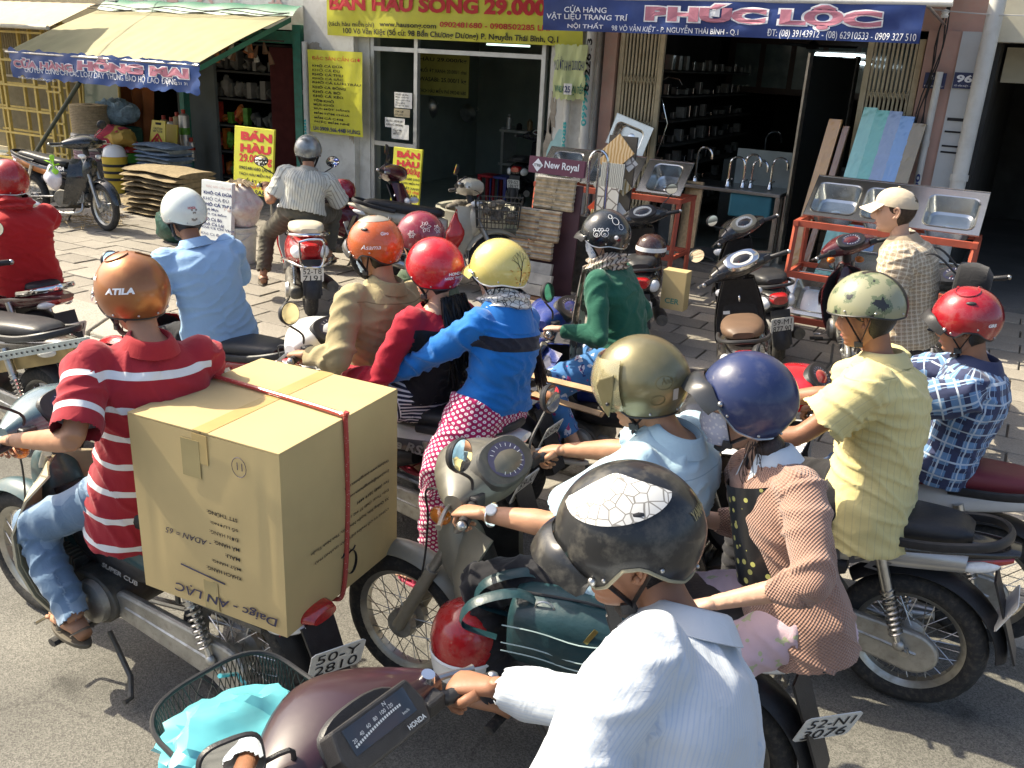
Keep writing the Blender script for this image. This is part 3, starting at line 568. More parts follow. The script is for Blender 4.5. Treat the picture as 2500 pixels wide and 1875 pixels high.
for a, b in (((-.12, .45), (.0, .52)), ((0, .52), (.12, .44)), ((0, .52), (.05, .57)), ((-.16, .52), (.05, .55))): mb.tube([fl(a[0]*w, a[1]*h), fl(b[0]*w, b[1]*h)], .012, 5)
mb.build('warning_triangle', REDINK, t); MB().box((0, .24, h*.45), (w*.9, .02, h*.9), RX(-.18)).build('rear_panel', CY, t)
# foil rolls and shelves of packets
FOIL = mat('foil roll', (.6, .6, .58), .3, .7, var=.2, vs=12); KRAFT = mat('kraft roll', (.4, .3, .16), .6, var=.2, vs=12); PACKC = [mat('red packet', (.4, .04, .02), .4, var=.4, vs=16), mat('green packet', (.10, .28, .03), .4, var=.4, vs=16), mat('orange packet', (.5, .14, .02), .4, var=.4, vs=16), mat('grey packet', (.11, .11, .10), .6, var=.3, vs=9), mat('white packet', (.20, .19, .17), .5, var=.2, vs=9)]
for k, (px, py0, py1, w, m) in enumerate(((405, 292, 352, .06, KRAFT), (423, 296, 350, .07, FOIL), (437, 284, 350, .06, KRAFT), (456, 278, 390, .08, FOIL), (470, 346, 392, .055, FOIL))):
    a, b = aty(px, py0, 9.9), aty(px, py1, 9.9); t = thing('wrap_roll', ['short kraft roll behind the caution sign', 'foil roll right of the short kraft roll', 'kraft roll left of the tallest foil roll', 'tallest foil roll in the rope shop', 'small foil roll right of the tallest roll'][k], 'roll', (b.x, 9.9, b.z)); h = a.z-b.z
    MB().lathe([(0, 0), (w, 0), (w, h*.96), (w*.5, h), (0, h)], n=16).build('roll', m, t); MB().lathe([(w*1.02, h*.55), (w*1.04, h*.6), (w*1.02, h*.7)], n=16).build('label_band', PACKC[k % 2], t); MB().lathe([(.03, h), (.03, h+.06), (0, h+.06)], n=10).build('core', PACKC[0], t)
t = thing('packet_shelf', 'dark shelf crowded with red and green packets inside the rope shop', 'shelf', (-10.9, F+.6, S))
for k in range(6): bx('shelf_board', INNERD, t, (0, 0, .1+.42*k), (2.1, .5, .03))
for s_ in (-1, 1): bx('shelf_post', IRON, t, (s_*1.03, -.2, 1.1), (.05, .05, 2.2))
for k in range(5):
    n = 15
    for i in range(n):
        h = random.uniform(.10, .33); mb = MB(); c_ = V((-.94+1.88*i/(n-1), -.1+random.uniform(-.06, .04), .13+.42*k+h/2))
        if (i*7+k*3) % 5 < 2: mb.box(c_, (random.uniform(.06, .13), .12, h), RZ(random.uniform(-.3, .3)))
        else:
            mb.ell(c_, (random.uniform(.05, .09), .08, h/2), 12, 9)
            for v in mb.v: v += V((mnoise.noise(v*14), mnoise.noise(v*14+V((3, 0, 0))), mnoise.noise(v*14+V((0, 5, 0)))))*.05
        mb.build('packet', PACKC[(3+(i*7+k) % 2) if k > 2 else ((i*5+k*3) % 3 if i < 6 else 3)], t)
t = thing('broom_bundle', 'bundle of orange and white brush heads hanging under the awning', 'brushes', (-10.55, F-.35, 2.33))
for k in range(26):
    a = random.uniform(-.9, .9); mb = MB(); o = V((a, random.uniform(-.1, .1), random.uniform(-.12, .05))); d = V((random.uniform(-.4, .4), random.uniform(-.6, .2), -1)).normalized()*random.uniform(.12, .2)
    mb.tube([o, o+d*.5, o+d], [.012, .03, .045], 7); mb.build('brush_head', [mat('orange bristle', (.45, .16, .06), .8, var=.2, vs=40), mat('pale bristle', (.5, .46, .38), .8, var=.2, vs=40), mat('brown bristle', (.2, .11, .06), .8)][k % 3], t)
pipe('hanging_rail', IRON, t, [(-1, 0, .06), (1, 0, .06)], .012)
# orange tarpaulin curtain
t = thing('orange_tarpaulin', 'dark orange tarpaulin hanging behind the rope stack', 'tarpaulin', (-13.0, F-.2, S))
MB().grid(30, 12, lambda u, v: V((-.75+.35*(1-v)+1.2*u*(.45+.55*v), .05*math.sin(u*22)+.1*math.sin(v*3), .1+2.0*v))).build('sheet', mat('orange tarp', (.32, .10, .02), .6, var=.2, vs=4, bump=.3, bs=15), t)
t = thing('glass_sheet', 'greenish glass sheet in yellow frame leaning left of the orange tarpaulin', 'panel', (-13.55, F-.45, S)); bx('sheet', mat('dull green glass', (.20, .24, .18), .15, var=.1), t, (0, 0, .95), (.85, .03, 1.7), RX(-.08)); [pipe('edge', YELP, t, [(s_*.45, -.09, 0), (s_*.45, .06, 1.85)], .02) for s_ in (-1, 1)]
# yellow folding rack at the far left
t = thing('yellow_rack', 'tall yellow steel rack standing before the ribbed shutter', 'rack', (-14.75, F-.75, S))
for i, x in enumerate((-1.6, -.9, -.05, .3, .62)):
    for y in (0, .35): bx('upright', YELP, t, (x, y, .85+(.35 if i < 4 else -.1)), (.05, .05, 1.7+(.7 if i < 4 else -.2)))
for zz in (.1, .55, .95, 1.35, 1.75, 2.2):
    for y in (0, .35): bx('rail', YELP, t, (-.65, y-.03, zz), (2.0, .035, .035))
for zz in (.3, .8, 1.3): bx('short_rail', YELP, t, (.46, -.03, zz), (.36, .03, .03))
# bucket with sack, green sheet bundle
p = spot(595, 640); t = thing('paint_bucket', 'white plastic paint bucket below the printed sack', 'bucket', (p.x, p.y, S)); MB().lathe([(0, .0), (.125, 0), (.15, .3), (.158, .3), (.158, .33), (.15, .335), (.15, .37), (.162, .37), (.162, .39), (0, .385)], n=28).build('body', mat('white bucket', (.55, .57, .52), .5, var=.1, dirt=.5, dcol=(.3, .33, .28), vs=9), t); mb = MB(); letters(mb, 'Donasa', lambda u, v: V((.157*math.sin(u), -.157*math.cos(u), v)), -.45, .24, .9, .05, .02); mb.build('lettering', NAVYINK, t); MB().lathe([(.1515, .305), (.153, .318), (.1515, .33)], n=28).build('band', NAVYINK, t)
MB().tube([(.16*math.cos(a), -.02+.12*math.sin(a)*-1, .34-.1*abs(math.sin(a))) for a in [pi*i/10 for i in range(11)]], .004, 5).build('wire_handle', STEEL, t)
t = thing('printed_sack', 'white printed rice sack stuffed full on the bucket', 'sack', (p.x-.02, p.y+.02, S+.392)); mb = MB(); mb.ell((0, 0, .2), (.21, .18, .24), 48, 30)
for v in mb.v:
    k = 1+.3*mnoise.noise(v*7)+.10*abs(math.sin(math.atan2(v.y, v.x)*6+v.z*16+3*mnoise.noise(v*9))); v.x *= k; v.y *= k; v.z = max(v.z, 0)
SACK = mat('printed sack weave', (.62, .58, .54), .8, var=.1, vs=8, bump=.5, bs=45, dirt=.45, dcol=(.5, .22, .2)); mb.build('bag', SACK, t)
for k in range(14): a = random.random()*6.3; MB().tube([(.04*math.cos(a), .04*math.sin(a), .41), (.1*math.cos(a), .1*math.sin(a), .46+.03*random.random()), (.17*math.cos(a), .15*math.sin(a), .40+.05*random.random())], [.012, .03, .012], 5, flat=.3).build('gathered_mouth', ROPE, t)
p = spot(430, 590); t = thing('green_bundle', 'bundled dark green plastic sheet on the pavement behind the white helmet', 'bundle', (p.x, p.y, S)); mb = MB(); mb.ell((0, 0, .18), (.24, .2, .2), 22, 14)
for v in mb.v: v *= 1+.22*mnoise.noise(v*8); v.z = max(v.z, 0)
mb.build('folds', mat('green plastic', (.02, .07, .05), .35, var=.4, vs=14, bump=.6, bs=30), t)
# litter of straw before the rope shop
mb = MB()
for k in range(160):
    q = spot(random.uniform(60, 300), random.uniform(525, 565)); a = random.random()*6.3; l = random.uniform(.05, .3); mb.tube([q+V((0, 0, .02)), q+V((l*math.cos(a), l*math.sin(a)*.6, .02+random.random()*.05))], .004, 3, cap=False)
tag(mb.build('straw_litter', mat('dry straw', (.3, .22, .11), .9, var=.3, vs=20)), 'dry straw scattered on the pavement under the black motorbike', 'straw', kind='stuff')
# ================================================================== OYSTER SHOP INTERIOR
t = thing('inner_price_board', 'dim yellow price board hanging inside the oyster shop', 'sign', (-7.2, F+1.6, 2.0)); x0, z0, x1, z1 = rect(1020, 130, 1145, 235, F+1.6)
t.location = ((x0+x1)/2, F+1.6, (z0+z1)/2); w = x1-x0; h = z1-z0; bx('board', mat('dim olive board', (.28, .27, .06), .6), t, (0, 0, 0), (w, .02, h)); fl = flat((0, -.01, 0), (1, 0, 0), (0, 0, 1), .003);
for i, s_ in enumerate(('HÀU 29.000/kg', 'MUỐI ỚT XANH: 20.000/1 chai', 'WASABI: 25.000/1 kg', 'TÁCH HÀU MIỄN PHÍ 0902481680')): letters(MB(), s_, fl, -w*.46, h*(.28-.24*i), w*.92, h*.13, .02).build('lettering', INK, t)
t = thing('kitchen_shelf', 'grey shelf with jars against the oyster shop back wall', 'shelf', (-7.0, F+3.2, S)); bx('board', ALUF, t, (0, 0, 1.05), (1.8, .5, .04)); bx('board', ALUF, t, (0, 0, .5), (1.8, .5, .04)); [bx('leg', ALUF, t, (s_*.85, 0, .55), (.05, .45, 1.1)) for s_ in (-1, 1)]
for k in range(9): h = random.uniform(.1, .24); MB().lathe([(0, 0), (.05, 0), (.05, h*.8), (.025, h*.9), (.025, h), (0, h)], (-.8+.2*k, -.1, 1.075), n=10).build('jar', [ALUF, DARK, mat('jar', (.2, .13, .06), .3)][k % 3], t)
for k, (x, y) in enumerate(((1045, 262), (1142, 277))):
    p = aty(x, y, F+3.0); t = thing('wok', ['large steel wok hanging left on the shop back wall', 'smaller steel wok hanging right on the shop back wall'][k], 'wok', p); MB().lathe([(0, -.1), (.1, -.085), (.18-.04*k, -.03), (.2-.04*k, 0), (.19-.04*k, 0), (.09, -.07), (0, -.085)], axis=(0, 1, .2), n=26).build('bowl', STEEL, t); MB().tube([(.17, 0, .05), (.22, 0, .08), (.18, 0, .12)], .008, 6).build('handle', STEEL, t)
for k, (x, y, c_) in enumerate(((1196, 470, (.4, .02, .03)), (1226, 475, (.05, .06, .25)))):
    p = aty(x, y, F+1.7); t = thing('plastic_stool', ['dark red', 'dark blue'][k]+' plastic stool inside the oyster shop', 'stool', (p.x, p.y, S+.05)); m = mat('stool %d' % k, c_, .4); bx('seat', m, t, (0, 0, .42), (.3, .3, .04), bev=.01); [bx('leg', m, t, (a*.12, b*.12, .2), (.05, .05, .4)) for a in (-1, 1) for b in (-1, 1)]
t = thing('tube_lamp', 'fluorescent tube under the yellow banner in the oyster shop', 'lamp', aty(1236, 110, F+.4)); pipe('tube', mat('lit tube green', (.75, .95, .85), .5, var=0, emit=1.2), t, [(-.3, 0, 0), (.3, .1, 0)], .013); bx('batten', WHITE, t, (0, .05, .04), (.64, .04, .03))
p = spot(1130, 520, S+.05); t = thing('wide_basin', 'wide pale enamel basin standing in the oyster shop doorway', 'basin', (-6.2, 9.95, S)); MB().lathe([(0, .02), (.36, .0), (.48, .34), (.52, .35), (.52, .37), (.46, .36), (.34, .06), (0, .05)], n=36).build('bowl', mat('pale enamel', (.50, .49, .40), .4, var=.1), t)
for k in range(22): a = random.random()*6.3; q = random.random()*.36; MB().ell((q*math.cos(a), q*math.sin(a), .3+.08*random.random()), (.09, .07, .05), 8, 6, RZ(a)).build('oyster', mat('oyster shell', (.16, .14, .11), .7, var=.5, vs=18, bump=.5), t)
# ================================================================== SINK SHOP
REDST = mat('red oxide steel', (.42, .09, .05), .5, var=.12, vs=10, dirt=.2, dcol=(.2, .08, .06))
SSTEEL = mat('brushed sink steel', (.58, .59, .58), .24, 1, var=.06, vs=9, dirt=.08)
SSTEELD = mat('sink steel dull', (.40, .41, .41), .34, 1, var=.1, vs=9)
def sink(parent_loc, w, d, bowls, label, tilt, rz=0, depth=.18, thingname='steel_sink'):
    # top sheet with real bowls sunk into it: bowls = [(cx, cy, hw, hd)]
    t = thing(thingname, label, 'sink', parent_loc); t.rotation_euler = (tilt, 0, rz)
    bw = MB()
    def rr(cx, cy, hw, hd, r, z, n=6):
        pts = []
        for qx, qy, a0 in ((1, 1, 0), (-1, 1, pi/2), (-1, -1, pi), (1, -1, 1.5*pi)):
            for i in range(n+1): a = a0+pi/2*i/n; pts.append(V((cx+qx*(hw-r)+r*math.cos(a), cy+qy*(hd-r)+r*math.sin(a), z)))
        return pts
    for cx, cy, hw, hd in bowls:
        b = MB(); rs = [rr(cx, cy, hw+.012, hd+.012, .07, .004), rr(cx, cy, hw, hd, .065, .0), rr(cx, cy, hw*.96, hd*.95, .07, -depth*.5), rr(cx, cy, hw*.9, hd*.88, .07, -depth*.92), rr(cx, cy, hw*.8, hd*.76, .06, -depth)]
        b.rings(rs, cap=False); n = len(rs[-1]); b.add(rs[-1], [tuple(range(n))]); b.build('bowl', SSTEEL, t)
        MB().lathe([(0, -depth+.004), (.035, -depth+.005), (.045, -depth+.002)], (cx, cy, 0), n=16).build('drain', CHROME, t)
    # sheet in strips round the bowls
    xs = sorted({-w/2, w/2, *[b[0]-b[2] for b in bowls], *[b[0]+b[2] for b in bowls]}); y0 = min(b[1]-b[3] for b in bowls); y1 = max(b[1]+b[3] for b in bowls)
    sm = MB(); th = .012
    sm.box((0, (-d/2+y0)/2, -th/2), (w, y0+d/2, th)); sm.box((0, (d/2+y1)/2, -th/2), (w, d/2-y1, th))
    for i in range(len(xs)-1):
        a, b = xs[i], xs[i+1]; m_ = (a+b)/2
        if not any(abs(m_-q[0]) < q[2] for q in bowls) and b-a > 1e-4: sm.box((m_, (y0+y1)/2, -th/2), (b-a, y1-y0, th))
    for cx, cy, hw, hd in bowls:   # corner fillets
        for qx, qy in ((1, 1), (1, -1), (-1, 1), (-1, -1)):
            r = .065; o = V((cx+qx*hw, cy+qy*hd, -.001)); c = V((cx+qx*(hw-r), cy+qy*(hd-r), -.001)); arc = [c+V((qx*r*math.cos(a), qy*r*math.sin(a), 0)) for a in [pi/2*i/6 for i in range(7)]]; vs = [o]+arc; sm.add(vs, [(0, i, i+1) if qx*qy > 0 else (0, i+1, i) for i in range(1, 7)], False)
    sm.build('top_sheet', SSTEEL, t); MB().tube([(-w/2, -d/2, 0), (w/2, -d/2, 0), (w/2, d/2, 0), (-w/2, d/2, 0)], .007, 6, closed=True).build('rolled_rim', SSTEEL, t)
    return t
def rack(label, loc, w, d, h, levels, lean=.25, rz=0):
    t = thing('steel_rack', label, 'rack', loc, rz)
    for s_ in (-1, 1):
        MB().tube([(s_*w/2, -d/2, 0), (s_*w/2, -d/2+lean*.6, h)], .026, 4).build('leg', REDST, t); MB().tube([(s_*w/2, d/2, 0), (s_*w/2, d/2, h)], .026, 4).build('leg', REDST, t)
        bx('side_rail', REDST, t, (s_*w/2, lean*.3, h), (.045, d-lean*.3, .045))
    for zz in levels:
        k = zz/h*lean*.6; bx('front_rail', REDST, t, (0, -d/2+k, zz), (w+.03, .04, .055)); bx('rear_rail', REDST, t, (0, d/2, zz+.0), (w+.03, .04, .045))
        for s_ in (-1, 1): bx('end_rail', REDST, t, (s_*(w/2-.002), k/2, zz-.004), (.035, d-k, .04))
    return t
# right rack with big three-bowl bench
a = atz(1930, 780, S); rx = -1.02; ry = 8.55; rw = 1.48
rl = rack('red steel rack on the right carrying the long three-bowl sink', (rx, ry, S), rw, .62, .94, (.94, .48, .08), .22)
sink((rx+.02, ry+.12, S+1.17), 1.46, .54, [(-.5, -.02, .19, .19), (-.06, -.02, .19, .19), (.47, -.02, .2, .19)], 'long three-bowl steel sink tilted on top of the right rack', .62)
sink((rx+.1, ry+.05, S+.62), 1.2, .46, [(-.28, 0, .22, .18), (.28, 0, .22, .18)], 'double steel sink on the middle shelf of the right rack', .3, depth=.16)
sink((rx-.4, ry+.02, S+.26), .8, .44, [(0, 0, .3, .17)], 'single steel sink at the bottom of the right rack', .9, depth=.15)
# left rack with three sinks along the pier
lx, ly = -3.78, 8.75; rack('red steel rack on the left carrying a row of tilted sinks', (lx, ly, S), 1.62, .55, .96, (.96, .4), .2)
for k, (dx, w) in enumerate(((-.62, .52), (-.05, .6), (.53, .48))): sink((lx+dx, ly+.12, S+1.17-.01*k), w, .44, [(0 if k != 1 else -.1, -.01, w/2-.09-(.08 if k == 1 else 0), .17)], ['leftmost steel sink tilted on the left rack', 'middle steel sink with drainer on the left rack', 'rightmost steel sink tilted on the left rack'][k], .75, depth=.16)
p = aty(1540, 330, F-.12); sink((p.x, F-.16, p.z), .50, .36, [(-.02, -.02, .18, .12)], 'small steel sink hanging crooked on the folding grille', 1.45, 0, depth=.13).rotation_euler = (1.45, .28, 0)
# wrapped boards leaning behind the right rack
WRAP = [('orange', (.62, .33, .10)), ('brown', (.30, .15, .08)), ('pale teal', (.30, .66, .60)), ('teal', (.18, .56, .50)), ('grey blue', (.28, .38, .60)), ('blue', (.20, .38, .72)), ('olive brown', (.28, .21, .11))]
for k, (nm, c_) in enumerate(WRAP):
    x = -2.05+k*.125+(.0 if k < 2 else .06); h = (1.78, 1.72, 1.92, 1.9, 1.9, 1.86, 1.8)[k]; t = thing('wrapped_board', nm+' plastic-wrapped board in the row leaning behind the right rack', 'board', (x, F-.62, S)); w = .12 if k not in (1,) else .05
    m = mat('board '+nm, c_, .3, coat=.5, var=.06, vs=7); R = RX(-.2); mb = MB(); mb.box((0, 0, h/2), (w, .1, h)); 
    for v in mb.v: v.x += .09*v.z; v.y += .2*v.z
    mb.build('board', m, t, bev=.008); mb = MB(); mb.grid(6, 60, lambda u, v: V(((u-.5)*(w+.01)+.09*h*v, -.054+.2*h*v-.006*abs(mnoise.noise(V((u*5, v*26, k*3.)))), .005+h*v)), smooth=False); mb.build('plastic_film', mat('film '+nm, tuple(min(1, q*1.12+.04) for q in c_), .16, coat=1, var=.07, vs=9, spec=.7), t)
# leaning floor tiles
for k in range(3):
    p = spot((1592, 1620, 1668)[k], (575, 600, 628)[k]); t = thing('leaning_tile', ['grey tile leaning furthest back beside the left rack', 'pale grey tile leaning in the middle beside the left rack', 'tan tile leaning in front beside the left rack'][k], 'tile', (p.x, p.y, S)); bx('slab', [mat('grey tile', (.30, .31, .31), .4), mat('pale tile', (.42, .43, .42), .4), mat('tan tile', (.46, .34, .20), .5, var=.2, vs=30)][k], t, (0, .07, .46), (.30, .02, .92), RX(-.12)@RZ(-.5), bev=.002)
p = spot(1700, 640); tag(MB().grid(6, 5, lambda u, v: V((p.x-.25+.5*u, p.y-.15+.3*v, S+.06+.08*math.sin(u*2.6)+.03*v)), thick=.02).build('tile_offcut', mat('charcoal slab', (.06, .065, .07), .6)), 'dark slab lying at the foot of the tan tile', 'slab')
# stepped slate display with header board
DX = MB()
p0 = spot(1240, 745); hx = p0.x+.08; dy = p0.y+.45
t = thing('slate_display', 'stepped display of ledger stone and wood tiles under a purple header', 'display stand', (hx, dy, S))
def stepslab(z0, z1, y, w, m, strips, rough, dx):
    h = z1-z0; n = strips
    for i in range(n):
        hh = h/n; segs = 1 if rough < .004 else 2; a = -w/2
        for j in range(segs):
            ww = w/segs*random.uniform(.8, 1.2) if j < segs-1 else w/2-a
            MB().box((dx+a+ww/2, y+.12*(z0+hh*(i+.5))+random.uniform(-rough, rough), z0+hh*(i+.5)), (ww*.99, .05, hh*.96)).build('ledger_strip' if rough > .004 else 'wood_tile', m[(i*3+j*2) % len(m)], t, bev=.0015); a += ww
SL = [mat('sand ledger', (.50, .38, .22), .85, var=.3, vs=14, bump=.6, bs=40), mat('pale ledger', (.55, .47, .34), .85, var=.3, vs=14, bump=.6, bs=40), mat('rust ledger', (.36, .22, .11), .85, var=.3, vs=14, bump=.6, bs=40), mat('grey ledger', (.36, .33, .28), .85, var=.2, vs=14, bump=.6)]
stepslab(1.12, 1.5, .0, .52, SL[:2], 16, .016, .28); stepslab(.74, 1.12, -.1, .56, SL, 18, .009, .17); stepslab(.52, .74, -.16, .58, SL, 11, .009, .13)
WT = [mat('grey oak tile', (.34, .32, .28), .5, var=.2, vs=9), mat('pale ash tile', (.46, .42, .34), .5, var=.2, vs=9)]
for k, (a, b, y, c_, w) in enumerate(((.38, .52, -.24, (.32, .31, .28), .78), (.25, .38, -.28, (.40, .38, .33), .84), (.12, .25, -.33, (.44, .41, .34), .9), (.0, .12, -.3, (.36, .15, .05), .6), (-.06, .05, -.42, (.30, .16, .08), .6), (-.1, .0, -.55, (.44, .36, .25), .6))):
    bx('wood_tile', mat('wood tile %d' % k, c_, .5, var=.2, vs=9), t, (.12+.05*(k > 2)*3, y, max(a, .0)+.07), (w, .05, (b-a)), RX(-.25), bev=.002)
bx('back_board', mat('brown frame', (.09, .04, .045), .5), t, (.3, .16, .72), (.62, .03, 1.44), RX(-.1))
bx('header', mat('plum header', (.15, .045, .075), .4, var=.05), t, (.34, .06, 1.66), (.72, .05, .2), RX(-.1), bev=.003)
t.scale = (.82, .82, .77); t.location.x -= .18
fl = flat((.34, .034, 1.66), (1, 0, 0), (0, .1, 1), .004); mb = MB(); letters(mb, 'New Royal', fl, -.15, -.05, .44, .11, .02); mb.build('lettering', WHITEINK, t); mb = MB(); mb.add([fl(-.31, 0), fl(-.24, -.08), fl(-.17, 0), fl(-.24, .08)], [(0, 1, 2, 3)], False); mb.build('logo_diamond', WHITEINK, t); mb = MB(); fl2 = flat((.34, .030, 1.66), (1, 0, 0), (0, .1, 1), .006); letters(mb, 'ITRE', fl2, -.285, -.02, .09, .035, .01); mb.build('logo_letters', INK, t)
# patterned tile column with chrome hook
p = spot(1420, 735); t = thing('tile_sample_stand', 'stand of patterned sample tiles set square and diamond behind the green sweater rider', 'display stand', (p.x, p.y+.6, S))
bx('back_panel', mat('dark stand', (.06, .055, .05), .6), t, (.0, .04, .8), (.3, .03, 1.5), RX(-.08))
def patt(name, c1, c2, scale, tex='VORONOI', thr=.5):
    if name in MC: return MC[name]
    m = mat(name, c1, .3, coat=.3, var=0); nt = m.node_tree; L = nt.links.new; tc = _n(nt, 'ShaderNodeTexCoord')
    if tex == 'VORONOI': q = _n(nt, 'ShaderNodeTexVoronoi', feature='DISTANCE_TO_EDGE'); q.inputs['Scale'].default_value = scale; o = q.outputs['Distance']
    elif tex == 'WAVE': q = _n(nt, 'ShaderNodeTexWave'); q.inputs['Scale'].default_value = scale; q.inputs['Distortion'].default_value = 4; o = q.outputs['Fac']
    else: q = _n(nt, 'ShaderNodeTexVoronoi'); q.inputs['Scale'].default_value = scale; o = q.outputs['Distance']
    L(tc.outputs['Object'], q.inputs['Vector']); g = _n(nt, 'ShaderNodeMath', operation='GREATER_THAN'); g.inputs[1].default_value = thr; L(o, g.inputs[0]); mx = _n(nt, 'ShaderNodeMix', data_type='RGBA'); mx.inputs[6].default_value = (*c2, 1); mx.inputs[7].default_value = (*c1, 1); L(g.outputs[0], mx.inputs[0]); L(mx.outputs[2], nt.nodes['Principled BSDF'].inputs['Base Color']); return m
PT = [patt('marble diamond', (.6, .46, .28), (.42, .26, .1), 9, 'WAVE'), patt('herringbone grey', (.52, .53, .5), (.25, .26, .25), 16, 'WAVE'), patt('cracked marble', (.66, .65, .62), (.22, .2, .19), 10, 'VORONOI', .06), patt('cream scroll', (.62, .54, .36), (.3, .2, .06), 8, 'WAVE', .35), patt('blue rings', (.68, .68, .66), (.05, .1, .3), 11, 'D', .25), patt('pebbles', (.45, .36, .22), (.05, .04, .03), 20, 'VORONOI', .09)]
for k in range(6):
    zz = 1.40-.235*k; dia = k == 0
    bx('sample_tile', PT[k], t, (.0-.03*k, -.02-.02*k, zz), (.25, .015, .25), RX(-.08)@(RY(pi/4) if dia else RY(0)), bev=.002)
    for s_ in (-1, 1): bx('sample_tile', [PT[(k+1+s_) % 6], mat('red edge tile', (.5, .08, .04), .3)][1 if (k == 2 and s_ < 0) else 0], t, (s_*.13-.03*k, .0-.02*k, zz-.1), (.12, .012, .12), RX(-.08)@RY(pi/4), bev=.002)
p = aty(1462, 400, ly-.6); t = thing('towel_hook', 'curved chrome pull bar standing by the left rack', 'bar', (p.x, ly-.6, 1.0)); MB().tube([(-.1, 0, -.1), (-.1, 0, .42)]+[(.1*-math.cos(a), 0, .42+.12*math.sin(a)) for a in [pi*i/8 for i in range(1, 8)]]+[(.1, 0, .42), (.1, 0, -.1)], .016, 8).build('loop', CHROME, t); pipe('bar', CHROME, t, [(0, 0, -.1), (0, 0, .52)], .012); bx('foot', IRON, t, (0, 0, -.5), (.3, .2, .8))
# table of taps inside
t = thing('tap_table', 'steel demonstration table with blue basin below inside the sink shop', 'table', (-3.1, F+.5, S+.05)); bx('top', SSTEELD, t, (0, 0, .82), (1.3, .7, .04), bev=.004); [bx('leg', SSTEEL, t, (a*.62, b*.32, .4), (.04, .04, .8)) for a in (-1, 1) for b in (-1, 1)]
for k in range(5): bx('end_slat', SSTEEL, t, (.64, -.3+.15*k, .4), (.02, .05, .78))
bx('blue_basin', mat('blue tub', (.05, .22, .30), .4), t, (.3, -.1, .66), (.5, .4, .28), bev=.02); bx('back_panel', mat('grey glass', (.35, .40, .39), .15), t, (.4, .33, 1.05), (1.0, .03, .42))
def tap(x, y, z, h, r, k, z0):
    tt = thing('tap', ['tall gooseneck tap at the left of the demonstration table', 'second gooseneck tap on the demonstration table', 'third gooseneck tap on the demonstration table', 'fourth gooseneck tap on the demonstration table', 'gooseneck tap at the right of the demonstration table', 'far left gooseneck tap deep in the sink shop', 'far right gooseneck tap deep in the sink shop'][k], 'tap', (x, y, z)); MB().tube([(0, 0, 0), (0, 0, h)]+[(r-r*math.cos(a), 0, h+r*math.sin(a)) for a in [pi*i/8 for i in range(1, 9)]]+[(2*r, 0, h-.04)], .014, 8).build('spout', CHROME, tt); MB().lathe([(0, 0), (.04, 0), (.03, .03), (.022, .08), (0, .08)], n=12).build('base', CHROME, tt); MB().tube([(0, -.02, .06), (.06, -.06, .1)], .009, 6).build('lever', CHROME, tt)
for k, (dx, h) in enumerate(((-.45, .34), (-.05, .26), (.12, .3), (.2, .24), (.42, .28))): tap(-3.1+dx, F+.35+.05*k, S+.05+.84, h, .09, k, 0)
tb = thing('tap_shelf', 'low white counter deep in the sink shop', 'counter', (-2.9, F+2.2, S+.05)); bx('body', INNER, tb, (0, 0, .5), (1.6, .5, 1.0)); tap(-3.2, F+2.1, S+1.06, .3, .1, 5, 0); tap(-2.5, F+2.1, S+1.06, .3, .1, 6, 0)
LIT = mat('lit fluorescent tube', (.8, .95, 1.0), .5, var=0, emit=5)
for k, (x0, y0, x1, y1, Y) in enumerate(((1990, 133, 2112, 137, F+3), (2005, 151, 2128, 157, F+2.6), (1608, 104, 1646, 107, F+4.5), (1616, 120, 1646, 123, F+4.4), (1666, 146, 1700, 150, F+6), (1720, 146, 1740, 147, F+6.2), (1808, 152, 1832, 156, F+6.4), (1846, 163, 1858, 166, F+6.6))):
    a, b = aty(x0, y0, Y), aty(x1, y1, Y); t = thing('tube_lamp', ['long lit tube nearest the right grille', 'second long lit tube below the nearest one', 'short lit tube top left in the sink shop', 'lit tube just below the top left one', 'lit tube left deep in the sink shop', 'small lit tube left of centre deep inside', 'lit tube in the centre deep in the sink shop', 'faintest lit tube deep in the sink shop'][k], 'lamp', a); b.z = a.z; pipe('tube', LIT, t, [(0, 0, 0), b-a], .013); MB().tube([V((0, .0, .035)), b-a+V((0, 0, .035))], .018, 4).build('batten', WHITE, t)
t = thing('ceiling_fan', 'dark ceiling fan inside the sink shop', 'fan', aty(1985, 112, F+2.2)); MB().lathe([(0, -.05), (.08, -.04), (.09, 0), (.04, .05), (.012, .06), (.012, .3)], n=16).build('motor', DARK, t)
for k in range(3): bx('blade', DARK, t, (.3*math.cos(k*2.1), .3*math.sin(k*2.1), 0), (.5, .11, .008), RZ(k*2.1)@RX(.2))
t = thing('shower_rail', 'chrome shower set hanging behind the left grille', 'shower', aty(1640, 200, F+.8)); MB().tube([(-.15, 0, -.9), (-.15, 0, .0), (-.05, 0, .06), (.1, 0, .03), (.14, 0, -.03)], .012, 7).build('riser', CHROME, t); MB().lathe([(.012, .05), (.03, .03), (.08, 0), (0, -.005)], (.14, 0, -.08), n=16).build('rose', CHROME, t); MB().tube([(-.1, -.03, -.2), (.02, -.05, -.5), (-.1, -.04, -.95)], .008, 6).build('hose', CHROME, t)
t = thing('display_cabinet', 'dark glass-doored cabinet high on the sink shop back wall', 'cabinet', (-3.0, F+4.2, 2.05)); bx('carcass', mat('dark wood', (.04, .022, .015), .4), t, (0, 0, .35), (2.9, .4, .8)); [bx('glass_door', mat('cabinet glass', (.10, .13, .12), .08, coat=1, var=.2), t, (-1.15+.46*k, -.21, .35), (.38, .02, .62)) for k in range(6)]
t = thing('dim_shelves', 'crowded dim shelves of fittings along the left wall of the sink shop', 'shelves', (-4.35, F+2.6, S+.05))
